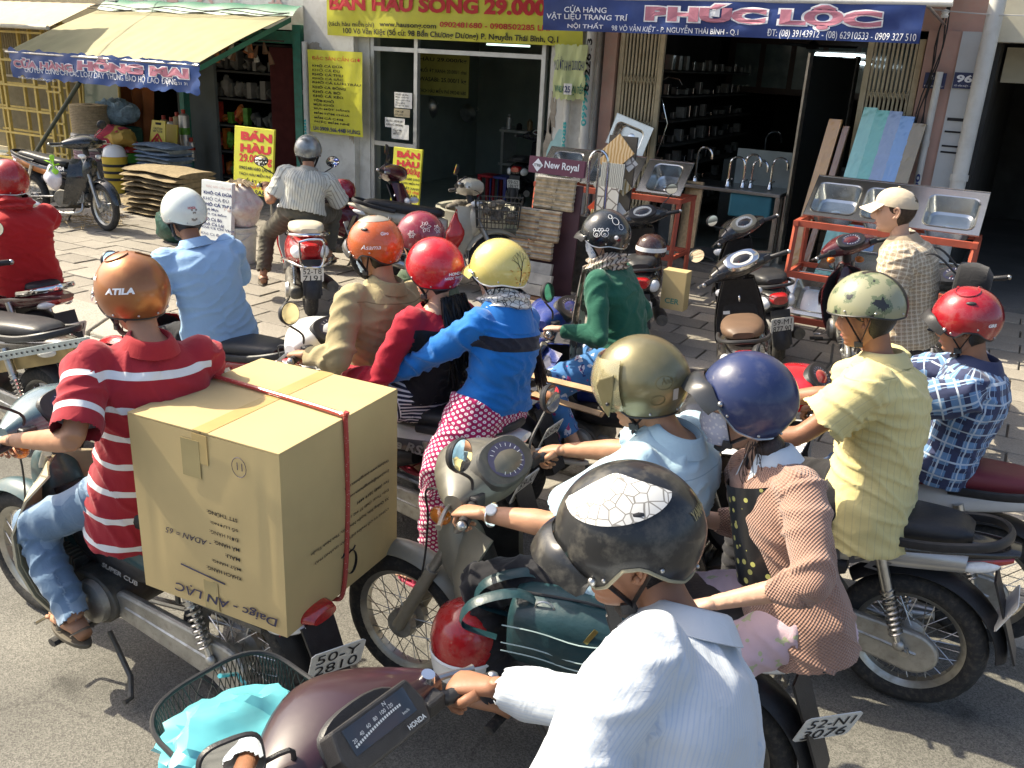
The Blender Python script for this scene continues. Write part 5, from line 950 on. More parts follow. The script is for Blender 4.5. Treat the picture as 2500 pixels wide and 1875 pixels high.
# ================================================================== PEOPLE
def cloth(name, col, layers=(), rough=.85, weave=900, wb=.12, sheen=.15, knit=0, var=.06):
    if name in MC: return MC[name]
    m = mat(name, col, rough, var=var, vs=5, spec=.25, sheen=sheen); nt = m.node_tree; L = nt.links.new; b = nt.nodes['Principled BSDF']
    src = b.inputs['Base Color'].links[0].from_socket if b.inputs['Base Color'].links else None
    at_ = _n(nt, 'ShaderNodeAttribute'); at_.attribute_name = 'cuv'; sp = _n(nt, 'ShaderNodeSeparateXYZ'); L(at_.outputs['Vector'], sp.inputs[0])
    def M_(op, a, b_=None, c=None):
        n = _n(nt, 'ShaderNodeMath', operation=op)
        for i, q in enumerate((a, b_, c)):
            if q is None: continue
            if isinstance(q, (int, float)): n.inputs[i].default_value = q
            else: L(q, n.inputs[i])
        return n.outputs[0]
    for ly in layers:
        k = ly[0]
        if k == 'stripe':
            _, ax, per, w, c, off = ly[:6]; q = M_('FRACT', M_('DIVIDE', M_('ADD', sp.outputs[ax], off+50*per), per)); msk = M_('LESS_THAN', q, w/per)
            if len(ly) > 6: msk = M_('MULTIPLY', msk, ly[6])
        elif k == 'band':
            _, ax, lo, hi, c = ly[:5]; msk = M_('MULTIPLY', M_('GREATER_THAN', sp.outputs[ax], lo), M_('LESS_THAN', sp.outputs[ax], hi))
            if len(ly) > 5: msk = M_('MULTIPLY', msk, M_('COMPARE', sp.outputs[2], ly[5], .4))
        elif k == 'dots':
            _, per, r, c, inner = ly; u = M_('DIVIDE', sp.outputs[0], per); v = M_('DIVIDE', sp.outputs[1], per*.6); row = M_('FLOOR', v); u2 = M_('ADD', u, M_('MULTIPLY', M_('MODULO', M_('ABSOLUTE', row), 2), .5))
            du = M_('MULTIPLY', M_('SUBTRACT', M_('FRACT', M_('ADD', u2, 50)), .5), per); dv = M_('MULTIPLY', M_('SUBTRACT', M_('FRACT', v), .5), per*.6); d = M_('SQRT', M_('ADD', M_('MULTIPLY', du, du), M_('MULTIPLY', dv, dv))); msk = M_('LESS_THAN', d, r)
            if inner: msk = M_('MULTIPLY', msk, M_('GREATER_THAN', d, inner))
        elif k == 'patch':
            _, sc, thr, c, seed = ly; n = _n(nt, 'ShaderNodeTexNoise'); n.inputs['Scale'].default_value = sc; n.inputs['Detail'].default_value = 2
            va = _n(nt, 'ShaderNodeVectorMath', operation='ADD'); va.inputs[1].default_value = (seed*3.7, seed*1.3, seed); L(at_.outputs['Vector'], va.inputs[0]); L(va.outputs[0], n.inputs['Vector']); msk = M_('GREATER_THAN', n.outputs[0], thr)
        elif k == 'where':      # bone index
            _, idx, c = ly; msk = M_('COMPARE', sp.outputs[2], idx, .4)
        mx = _n(nt, 'ShaderNodeMix', data_type='RGBA'); L(msk, mx.inputs[0]); mx.inputs[7].default_value = (*c, 1)
        if src: L(src, mx.inputs[6])
        else: mx.inputs[6].default_value = (*col, 1)
        src = mx.outputs[2]
    h = None
    if knit:
        a = M_('SINE', M_('MULTIPLY', sp.outputs[0], 2*pi/knit)); c_ = M_('SINE', M_('MULTIPLY', sp.outputs[1], 2*pi/knit)); h = M_('MULTIPLY', a, c_)
        mr = _n(nt, 'ShaderNodeMapRange'); mr.inputs[1].default_value = -.5; mr.inputs[2].default_value = .2; mr.inputs[3].default_value = .74; mr.inputs[4].default_value = 1; L(h, mr.inputs[0]); q = _n(nt, 'ShaderNodeVectorMath', operation='SCALE'); L(src, q.inputs[0]); L(mr.outputs[0], q.inputs['Scale']); src = q.outputs[0]
    if src: L(src, b.inputs['Base Color'])
    nz = _n(nt, 'ShaderNodeTexNoise'); nz.inputs['Scale'].default_value = 17; nz.inputs['Detail'].default_value = 5; nz.inputs['Distortion'].default_value = 1.2; tc = _n(nt, 'ShaderNodeTexCoord'); L(tc.outputs['Object'], nz.inputs['Vector'])
    bp = _n(nt, 'ShaderNodeBump'); bp.inputs['Strength'].default_value = .5 if knit else .16+wb; bp.inputs['Distance'].default_value = .006 if knit else .014; L(h or nz.outputs[0], bp.inputs['Height']); L(bp.outputs[0], b.inputs['Normal'])
    return m
def skin_mat(name, col):
    m = mat(name, col, .5, var=.12, vs=9, bump=.08, bs=160, spec=.4); b = m.node_tree.nodes['Principled BSDF']; b.inputs['Subsurface Weight'].default_value = .08; b.inputs['Subsurface Radius'].default_value = (.01, .004, .002); return m
SK1 = skin_mat('tan skin', (.42, .22, .13)); SK2 = skin_mat('brown skin', (.30, .145, .085)); SK3 = skin_mat('light skin', (.55, .34, .24)); LIPS = mat('lips', (.30, .12, .10), .45, var=0)
HAIR = mat('black hair', (.010, .009, .009), .38, var=.5, vs=60, bump=.3, bs=200, spec=.5); HAIRB = mat('dark brown hair', (.035, .02, .014), .4, var=.5, vs=60, bump=.3, bs=200)
EYEW = mat('eye white', (.7, .68, .64), .2, var=0)
DG = None
def remesh(mb, vox, smooth=5):
    me = bpy.data.meshes.new('tmp'); me.from_pydata(mb.v, [], mb.f); o = bpy.data.objects.new('tmp', me)
    r = o.modifiers.new('r', 'REMESH'); r.mode = 'VOXEL'; r.voxel_size = vox; r.adaptivity = 0
    s_ = o.modifiers.new('s', 'SMOOTH'); s_.factor = .5; s_.iterations = smooth
    e, dg = ev(o); out = bpy.data.meshes.new_from_object(e, depsgraph=dg)
    bpy.data.objects.remove(o); bpy.data.meshes.remove(me); out.materials.clear(); return out
def coords(me): a = np.empty(len(me.vertices)*3, 'f'); me.vertices.foreach_get('co', a); return a.reshape(-1, 3)
def normals(me): a = np.empty(len(me.vertices)*3, 'f'); me.vertices.foreach_get('normal', a); return a.reshape(-1, 3)
def vnoise(P, sc, seed=0.):
    # cheap smooth vector-free value noise from sums of rotated sines
    o = np.zeros(len(P)); rs = np.random.RandomState(int(seed*97) % 9999)
    for k in range(5):
        d = rs.normal(size=3); d /= np.linalg.norm(d); ph = rs.uniform(0, 6.3); o += np.sin(P@(d*sc*rs.uniform(.6, 1.7))+ph)
    return o/3.0
def cloth_finish(me, bones, amp=.006, seed=1., joints=(), freq=1.0, ends=(), hang=0):
    # bones: (a, b, radius, ref) -> cuv attribute + folds
    P = coords(me).astype(float); Nn = normals(me).astype(float); n = len(P); best = np.full(n, 1e9); cu = np.zeros((n, 3)); allc = []
    for i, (a, b, r, ref, s0) in enumerate(bones):
        a = np.array(a); b = np.array(b); d = b-a; l = np.linalg.norm(d); d = d/l; t = (P-a)@d; tc = np.clip(t, 0, l); q = P-(a+tc[:, None]*d); dist = np.linalg.norm(q, axis=1)/r
        e1 = np.array(ref)-d*np.dot(ref, d); e1 /= np.linalg.norm(e1); e2 = np.cross(d, e1); ang = np.arctan2(q@e2, q@e1); mk = dist < best
        best[mk] = dist[mk]; st = np.stack([t+s0, ang*r, np.full(n, i*1.0)], 1); allc.append(st); cu[mk] = st[mk]
    w = np.full(n, .42)
    for j, rj in joints: w = np.maximum(w, np.exp(-((P-np.array(j))**2).sum(1)/(rj*rj)))
    wx = P+.05*np.stack([vnoise(P, 11, seed+k) for k in range(3)], 1)
    f1 = vnoise(np.stack([cu[:, 0]*2.4, cu[:, 1]*.9, cu[:, 2]*5], 1)+wx*.9, 23*freq, seed+5); f2 = vnoise(wx, 17*freq, seed+9); f3 = vnoise(wx, 42*freq, seed+13)
    rg = np.exp(-(f1/.28)**2)*1.5-.5
    dsp = amp*(w*(rg*1.35+.15*f3)+.65*f2)
    P2 = P+Nn*dsp[:, None]; me.vertices.foreach_set('co', P2.astype('f').ravel())
    allc = np.array(allc); nl = len(me.loops); lv = np.empty(nl, 'i'); me.loops.foreach_get('vertex_index', lv); npol = len(me.polygons); ls = np.empty(npol, 'i'); lt = np.empty(npol, 'i'); me.polygons.foreach_get('loop_start', ls); me.polygons.foreach_get('loop_total', lt)
    fb = cu[lv[ls], 2].astype(int); lb = np.repeat(fb, lt); order = np.concatenate([np.arange(a, a+b) for a, b in zip(ls, lt)]) if not np.array_equal(ls, np.concatenate([[0], np.cumsum(lt)[:-1]])) else np.arange(nl)
    co = np.zeros((nl, 3), 'f'); co[order] = allc[lb, lv[order]]
    at_ = me.attributes.new('cuv', 'FLOAT_VECTOR', 'CORNER'); at_.data.foreach_set('vector', co.ravel())
    if ends:
        bm = bmesh.new(); bm.from_mesh(me); kill = []
        for f in bm.faces:
            c = f.calc_center_median(); nn = f.normal
            for (e, d, rr) in ends:
                if nn.dot(d) > .55 and (c-e).length < rr and (c-e).dot(d) > -.02: kill.append(f); break
        bmesh.ops.delete(bm, geom=kill, context='FACES'); bm.to_mesh(me); bm.free()
    me.polygons.foreach_set('use_smooth', [True]*len(me.polygons)); me.update()
def ik(a, b, l1, l2, hint):
    a, b = V(a), V(b); d = b-a; L_ = d.length
    if L_ > (l1+l2)*.995: k = L_/(l1+l2)*1.006; l1 *= k; l2 *= k
    x = (l1*l1-l2*l2+L_*L_)/(2*L_); h = math.sqrt(max(l1*l1-x*x, 0)); u = d.normalized(); hv = V(hint)-u*V(hint).dot(u)
    return a+u*x+hv.normalized()*h
def interp(tab, z):
    xs = [q[0] for q in tab]; ys = [q[1] for q in tab]; return float(np.interp(z, xs, ys))
XF = [(-.118, .045), (-.112, .076), (-.1, .087), (-.088, .083), (-.078, .090), (-.068, .089), (-.06, .094), (-.046, .089), (-.03, .089), (-.01, .089), (.012, .088), (.03, .096), (.05, .094), (.08, .078), (.1, .048), (.112, .0)]
XB = [(-.118, -.01), (-.1, -.03), (-.08, -.055), (-.06, -.075), (-.03, -.092), (0, -.1), (.03, -.103), (.06, -.097), (.085, -.078), (.1, -.052), (.112, 0)]
WD = [(-.118, .018), (-.105, .036), (-.09, .047), (-.07, .056), (-.04, .066), (-.01, .073), (.02, .077), (.05, .076), (.08, .065), (.1, .044), (.112, .0)]
def head(mb, c, R, k=1.0, nose=1.0):
    n, m = 48, 46; rs = []
    for i in range(m+1):
        z = -.118+.23*i/m; a, b, w = interp(XF, z), interp(XB, z), interp(WD, z); cx = (a+b)/2*.35; ring = []
        for j in range(n):
            t = 2*pi*j/n; cs, sn = math.cos(t), math.sin(t); y = w*math.copysign(abs(sn)**.9, sn)
            x = cx+(a-cx if cs > 0 else cx-b)*math.copysign(abs(cs)**.8, cs)
            if cs > 0:
                hgt = max(0, 1-abs((z+.03)/.034)**1.5) if z < -.03 and z > -.05 else (max(0, min(1, (.028-z)/.058)) if z >= -.03 else 0)
                x += nose*.027*hgt*math.exp(-(y/(.0105+.006*max(0, -.01-z)/.02))**2)
                x -= .011*math.exp(-((abs(y)-.031)/.014)**2-((z-.010)/.012)**2)*cs
                x += .006*math.exp(-((abs(y)-.034)/.02)**2-((z-.029)/.008)**2)
                x -= .004*math.exp(-(y/.03)**2-((z+.068)/.004)**2)
                x += .005*math.exp(-((abs(y)-.045)/.016)**2-((z+.02)/.018)**2)
            ring.append(V(c)+R@(V((x, y, z))*k))
        rs.append(ring)
    mb.rings(rs)
    for s_ in (-1, 1):
        e = lambda x, y, z: V(c)+R@(V((x, s_*y, z))*k)
        mb.tube(spl([e(.004, .074, -.028), e(-.012, .081, -.03), e(-.024, .088, -.008), e(-.026, .092, .014), e(-.012, .09, .028), e(.002, .082, .018), e(-.002, .077, .0)], 4), .0055*k, 7)
        mb.ell(e(-.012, .079, .0), (.006, .012, .026), 10, 8, R@RZ(s_*.5)@RX(0)); mb.ell(e(-.006, .079, -.024), (.008, .007, .010), 8, 6)
def hand(mb, wrist, x, z, side, curl=(1.25, 1.15, .8), spread=.05, thumb=(.5, .6), k=1.0, out=0):
    # wrist position, x = direction of the hand, z = back of the hand; side +1 when the thumb lies on local +y
    x = V(x).normalized(); y = V(z).cross(x).normalized(); z = x.cross(y)
    W_ = lambda p: V(wrist)+(x*p[0]+y*(p[1]*side)+z*p[2])*k
    rs = []
    for t_, hw, hh, zz in ((-.03, .026, .022, 0), (0, .028, .021, 0), (.03, .036, .019, .001), (.065, .042, .017, .002), (.09, .041, .014, 0), (.1, .036, .008, -.002)):
        rs.append([W_((t_, hw*math.cos(2*pi*j/14), zz+hh*math.sin(2*pi*j/14))) for j in range(14)])
    mb.rings(rs)
    for i, (yy, ln) in enumerate(((.029, 1.0), (.010, 1.1), (-.010, 1.03), (-.029, .82))):
        p = V((.088-.004*abs(i-1), yy, .0)); a = 0; pts = [p-V((.014, 0, 0)), p]; r = [.0095, .0098]
        for sgl, cv in zip((.040*ln, .026*ln, .021*ln), curl):
            a += cv; p = p+V((sgl*math.cos(a), (yy*spread), -sgl*math.sin(a))); pts.append(p.copy()); r.append(.0088-.0012*len(r)/3)
        pts.append(p+V((.006*math.cos(a), 0, -.006*math.sin(a)))); r.append(.004); mb.tube([W_(q) for q in pts], [q*k for q in r], 9)
    p = V((.018, .026, -.004)); q = V((.05, .050+out, -.012-.012*thumb[0])); s_ = q+V((.03*math.cos(thumb[1]), -.018*math.sin(thumb[1])+out, -.022*thumb[0])); mb.tube([W_(p), W_(q), W_(s_), W_(s_+V((.018, -.01, -.008)))], [.016*k, .0125*k, .0105*k, .005*k], 9)
def torso_rings(H, N, r, ff, up, prof, lo, hi=1.0, n=26, e=2.3, back=0):
    L_ = (N-H).length; rs = []; ts = [q[0] for q in prof]
    for i in range(22):
        t = lo+(hi-lo)*i/21; a = float(np.interp(t, ts, [q[1] for q in prof])); b = float(np.interp(t, ts, [q[2] for q in prof])); sh = float(np.interp(t, ts, [q[3] if len(q) > 3 else 0 for q in prof]))
        c = H+up*(L_*t)+ff*(sh-back*math.sin(max(0, min(1, t))*pi)); rs.append([c+r*(a*math.copysign(abs(math.cos(q))**(2/e), math.cos(q)))+ff*(b*math.copysign(abs(math.sin(q))**(2/e), math.sin(q))) for q in [2*pi*j/n for j in range(n)]])
    return rs
PROF_M = [(-.3, .165, .14), (0, .172, .135), (.25, .155, .118), (.5, .165, .125), (.72, .185, .128), (.88, .165, .105, .0), (.96, .10, .08, .0), (1.06, .058, .058, .0)]
PROF_F = [(-.3, .168, .135), (0, .170, .13), (.25, .135, .105), (.5, .142, .115, .01), (.72, .160, .115, .01), (.88, .14, .09), (.96, .08, .065), (1.06, .048, .05)]
class Person: pass
def person(label, fang, H, N, C, hyaw, hpitch, hands, feet, skin=SK1, shirt=None, pants=None, female=False, sleeve='short', vox=.011, loose=.014, tuck=False, eh=((0, 0), (0, 0)), kh=None, collar=None, back=.03, hroll=0, amp=.009, curls=None, shoe=None, headk=1.0, eyes=False, wristup=None, hairm=HAIR, hem=-.28, sl=.62, nosek=1, group=None, face_dir=None, grip=True, kneeout=.35, legs=True, armk=1.0, pantlen=.97, pk=1.0, shw=None, elb=None, kn=None):
    H, N, C = V(H), V(N), V(C); f = V((math.cos(fang), math.sin(fang), 0)); up = (N-H).normalized(); r = f.cross(up).normalized(); ff = up.cross(r)
    p = Person(); t = thing('person', label, 'person', (H.x, H.y, 0), 0, group); p.root = t; p.H, p.N, p.C, p.r, p.ff, p.up, p.f = H, N, C, r, ff, up, f
    prof = PROF_F if female else PROF_M; sw = shw or (.168 if female else .196); Lt = (N-H).length
    S_ = [N-up*.085-r*sw+ff*.0, N-up*.085+r*sw+ff*.0]; p.S = S_; ua, fa = .285*armk, .25*armk; E = []; Wr = []
    for i in (0, 1):
        hd = hands[i]; s_ = -1 if i == 0 else 1
        dirh = (V(hd)-S_[i]).normalized(); w = V(hd)-dirh*.05
        hint = V((0, 0, -1))+r*(s_*(.55+eh[i][0]))+f*(-.25+eh[i][1]); E.append(V(elb[i]) if elb and elb[i] is not None else ik(S_[i], w, ua, fa, hint)); Wr.append(V(hd)-(V(hd)-E[i]).normalized()*.05)
    p.E, p.W = E, Wr; thl, shl = (.43, .41) if not female else (.41, .39); Hp = [H-r*.085-up*.02, H+r*.085-up*.02]; K = []
    for i in (0, 1):
        s_ = -1 if i == 0 else 1; hint = V((0, 0, 1))*.8+f*1.0+r*(s_*kneeout)
        if kh: hint = V(kh[i])
        K.append(V(kn[i]) if kn and kn[i] is not None else ik(Hp[i], feet[i], thl, shl, hint))
    p.K = K; R = RZ(hyaw)@RY(hpitch)@RX(hroll); p.R = R
    # ---- skin
    b = MB(); b.rings(torso_rings(H, N, r, ff, up, [(q[0], q[1]*.84, q[2]*.84) for q in prof], -.15, 1.0, 18, back=back))
    nb = N-up*.03; hb = C+R@V((-.022, 0, -.07)); b.tube([nb-up*.05, nb, (nb+hb)/2, hb+R@V((0, 0, .03))], [.066, .057 if not female else .046, .051 if not female else .042, .052 if not female else .044], 16)
    for i in (0, 1):
        q = 1 if not female else .86
        b.tube([S_[i], S_[i].lerp(E[i], .4), E[i].lerp(S_[i], .12), E[i]], [.054*q, .046*q, .038*q, .037*q], 12); b.tube([E[i], E[i].lerp(Wr[i], .25), E[i].lerp(Wr[i], .7), Wr[i]+(Wr[i]-E[i]).normalized()*.01], [.038*q, .042*q, .032*q, .026*q], 12)
        if legs:
            b.tube([Hp[i], Hp[i].lerp(K[i], .5), K[i]], [.078, .066, .052], 12); b.tube([K[i], K[i].lerp(V(feet[i]), .3), V(feet[i])], [.05, .054, .034], 12)
    me = remesh(b, max(vox, .011), 5)
    h2 = MB(); head(h2, C, R, headk, nosek)
    for i in (0, 1):
        d = (Wr[i]-E[i]).normalized(); cu = (curls[i] if curls else (1.1, 1.1, .8)); zb = V(wristup[i]) if wristup and wristup[i] else (V((0, 0, 1))-f*.1); x = (d*.55+(f if grip else d)*.45-V((0, 0, .15)) if grip else d)
        hand(h2, Wr[i]+d*.012, x, zb, -1 if i == 0 else 1, cu, k=.95 if not female else .86)
    if legs:
        for i in (0, 1):
            a = V(feet[i]); fo = f*.9+r*(.18 if i else -.18); fo.normalize(); h2.tube([a-fo*.055-V((0, 0, .035)), a-V((0, 0, .02)), a+fo*.07-V((0, 0, .035)), a+fo*.14-V((0, 0, .05)), a+fo*.175-V((0, 0, .055))], [(.028, .03), (.036, .036), (.042, .028), (.044, .017), (.03, .008)], 12)
            for k_ in range(5): o = a+fo*(.165+.012*(2-abs(k_-1.2)))-V((0, 0, .055))+V((-fo.y, fo.x, 0))*(.036-.018*k_)*(1 if i else -1)*-1; h2.ell(o, (.016, .009, .008), 8, 6, RZ(math.atan2(fo.y, fo.x)))
    vs = [tuple(q) for q in h2.v]; bm = bmesh.new(); bm.from_mesh(me); nv = [bm.verts.new(q) for q in vs]
    for fc in h2.f:
        try: bm.faces.new([nv[i] for i in fc])
        except ValueError: pass
    bmesh.ops.translate(bm, vec=-t.location, verts=bm.verts); bm.to_mesh(me); bm.free(); me.materials.append(skin); me.polygons.foreach_set('use_smooth', [True]*len(me.polygons)); me.name = 'body'; link('body', me, t)
    if eyes:
        for s_ in (-1, 1):
            ec = C+R@V((.076, s_*.031, .009)); e = MB().ell(ec-t.location, (.010, .014, .007), 12, 8, R).build('eye', EYEW, t); MB().ell(ec+R@V((.0075, -s_*.002, 0))-t.location, (.004, .006, .006), 10, 6, R).build('iris', HAIR, e)
            MB().tube([C+R@V((.089, s_*.014, .028))-t.location, C+R@V((.091, s_*.034, .034))-t.location, C+R@V((.078, s_*.052, .029))-t.location], [(.0045, .002), (.005, .0025), (.002, .001)], 6).build('eyebrow', hairm, t)
            MB().tube([C+R@V((.087, s_*.018, .016))-t.location, C+R@V((.088, s_*.031, .0185))-t.location, C+R@V((.08, s_*.045, .013))-t.location], .0028, 6).build('eyelid', skin, e)
        MB().tube([C+R@V((.082, .024*k_, -.069))-t.location+R@V((.012*(1-abs(k_)), 0, 0)) for k_ in (-1, -.5, 0, .5, 1)], [(.002, .003), (.004, .0055), (.004, .006), (.004, .0055), (.002, .003)], 8).build('lips', LIPS, t)
    if hairm:   # close-cropped hair at the nape and temples
        hm = MB(); n, m = 36, 18
        def hp(u, v):
            z = -.062-.06*max(0, 1-((u-.5)/.33)**2)*(1-v)+.17*v; th = pi*(.36+1.28*u); w, bk, fr = interp(WD, z), interp(XB, z), interp(XF, z); q = 1.10; return C-t.location+R@(V((.0+(-bk if math.cos(th) < 0 else fr*.8)*math.cos(th)*q-.002, w*math.sin(th)*q, z+.004+(.03*(1-v) if abs(u-.5) > .36 else 0)))*headk)
        hm.grid(n, m, hp, thick=.006); hm.build('hair', hairm, t)
    # ---- shirt
    if shirt:
        m = MB(); lo = loose; pr = [(q[0], q[1]+lo*(1.2 if q[0] < .3 else 1)+(.018 if q[0] <= 0 else 0) if q[0] < .93 else q[1]+.004, q[2]+lo if q[0] < .93 else q[2]+.004) for q in prof]; m.rings(torso_rings(H, N, r, ff, up, pr, -.02 if tuck else hem, .985, 26, back=back)); ends = [(H+up*((-.02 if tuck else hem)*Lt), -up, .3), (N, up, .085)]
        bones = [(H-up*.2, N, .16, tuple(ff), -.2)]; jn = [(H+up*.12, .2)]
        for i in (0, 1):
            m.ell(S_[i].lerp(N, .12)-up*.0, (.068+lo*.6,)*3, 14, 9)
            q = 1 if not female else .9; a = S_[i].lerp(N, .25)
            if sleeve == 'short':
                e = S_[i].lerp(E[i], sl); m.tube([a, S_[i], S_[i].lerp(E[i], sl*.5), e], [(.062+lo)*q, (.064+lo)*q, (.062+lo)*q, (.062+lo*1.3)*q], 16); ends.append((e, (E[i]-S_[i]).normalized(), .11)); bones.append((S_[i], E[i], .055, (0, 0, 1), 0)); jn += [(S_[i].lerp(H, .2), .16), (S_[i], .1)]
            else:
                we = Wr[i].lerp(E[i], .06) if sleeve == 'long' else E[i].lerp(Wr[i], .45)
                m.tube([a, S_[i], S_[i].lerp(E[i], .5), E[i]], [(.06+lo)*q, (.062+lo)*q, (.052+lo)*q, (.046+lo)*q], 16); m.ell(E[i], ((.046+lo)*q,)*3, 12, 8); m.tube([E[i], E[i].lerp(we, .5), we], [(.046+lo)*q, (.044+lo)*q, (.034+lo*.8)*q], 16); ends.append((we, (we-E[i]).normalized(), .08)); bones += [(S_[i], E[i], .055, (0, 0, 1), 0), (E[i], we, .045, (0, 0, 1), ua)]; jn += [(E[i], .14), (S_[i].lerp(H, .2), .16), (we, .07)]
        me = remesh(m, vox, 5); cloth_finish(me, bones, amp, seed=abs(hash(label)) % 97+.5 if False else sum(map(ord, label)) % 89+.5, joints=jn, ends=ends); me.transform(Matrix.Translation(-t.location)); me.materials.append(shirt); me.name = 'shirt'; p.shirt = link('shirt', me, t)
        if collar:
            cm = MB(); o = N-t.location-up*.012
            cp = [(.060, -.01), (.060, .02), (.063, .034), (.071, .031), (.084, .012), (.100, -.016)]
            def cf(u, v):
                th = rad(28)+rad(304)*u; q = v*(len(cp)-1); k_ = min(int(q), len(cp)-2); g = q-k_; rr = cp[k_][0]+(cp[k_+1][0]-cp[k_][0])*g; zz = cp[k_][1]+(cp[k_+1][1]-cp[k_][1])*g; q2 = .86 if female else 1; tip = (abs(2*u-1)**5)*.03*max(0, v-.6)*2.5
                return o+(ff*(math.cos(th)*(rr*1.05+tip)-.002)+r*(math.sin(th)*rr))*q2+up*(zz-tip*.6)-ff*.006
            cm.grid(40, 10, cf, thick=.003); cm.build('collar', collar if not isinstance(collar, bool) else shirt, p.shirt)
    if pants and legs:
        m = MB(); m.rings(torso_rings(H, N, r, ff, up, [(q[0], q[1]+.004, q[2]+.004) for q in prof], -.22, .06, 22)); bones = [(H-up*.1, H+up*.1, .17, tuple(ff), 0)]; ends = [(H+up*.06*Lt, up, .3)]; jn = []
        for i in (0, 1):
            e = K[i].lerp(V(feet[i]), pantlen); m.tube([Hp[i]+up*.02, Hp[i].lerp(K[i], .5), K[i]], [.098*pk, .088*pk, .07*pk], 16); m.ell(K[i], (.07*pk,)*3, 12, 8); m.tube([K[i], K[i].lerp(e, .5), e], [.07*pk, .064*pk, .058*pk], 16); ends.append((e, (e-K[i]).normalized(), .09)); bones += [(Hp[i], K[i], .085, (0, 0, 1), 0), (K[i], e, .065, tuple(f), thl)]; jn += [(K[i], .15), (Hp[i], .16), (e, .08)]
        me = remesh(m, max(vox, .010), 5); cloth_finish(me, bones, amp*1.0, seed=sum(map(ord, label)) % 71+.5, joints=jn, ends=ends[1:]); me.transform(Matrix.Translation(-t.location)); me.materials.append(pants); me.name = 'trousers'; p.pants = link('trousers', me, t)
    if shoe and legs:
        for i in (0, 1):
            a = V(feet[i])-t.location; fo = f*.9+r*(.18 if i else -.18); fo.normalize(); sd_ = V((-fo.y, fo.x, 0)); so = MB(); n = 22; out = []
            for j in range(n):
                q = 2*pi*j/n; out.append(a+fo*(.06+.135*math.cos(q))+sd_*(.046*math.sin(q)*(1-.15*math.cos(q+2)))-V((0, 0, .066)))
            so.rings([[q for q in out], [q-V((0, 0, .018)) for q in out]]); s_o = so.build('sandal', shoe, t, bev=.003)
            MB().tube(spl([a+fo*.07+sd_*.045-V((0, 0, .06)), a+fo*.085+sd_*.02-V((0, 0, .008)), a+fo*.085-sd_*.02-V((0, 0, .008)), a+fo*.07-sd_*.045-V((0, 0, .06))], 5), [(.011, .003)]*16, 6).build('strap', shoe, s_o)
            MB().tube(spl([a-fo*.03+sd_*.04-V((0, 0, .03)), a-fo*.065-V((0, 0, .0)), a-fo*.03-sd_*.04-V((0, 0, .03))], 5), [(.009, .003)]*11, 6).build('heel_strap', shoe, s_o)
    return p
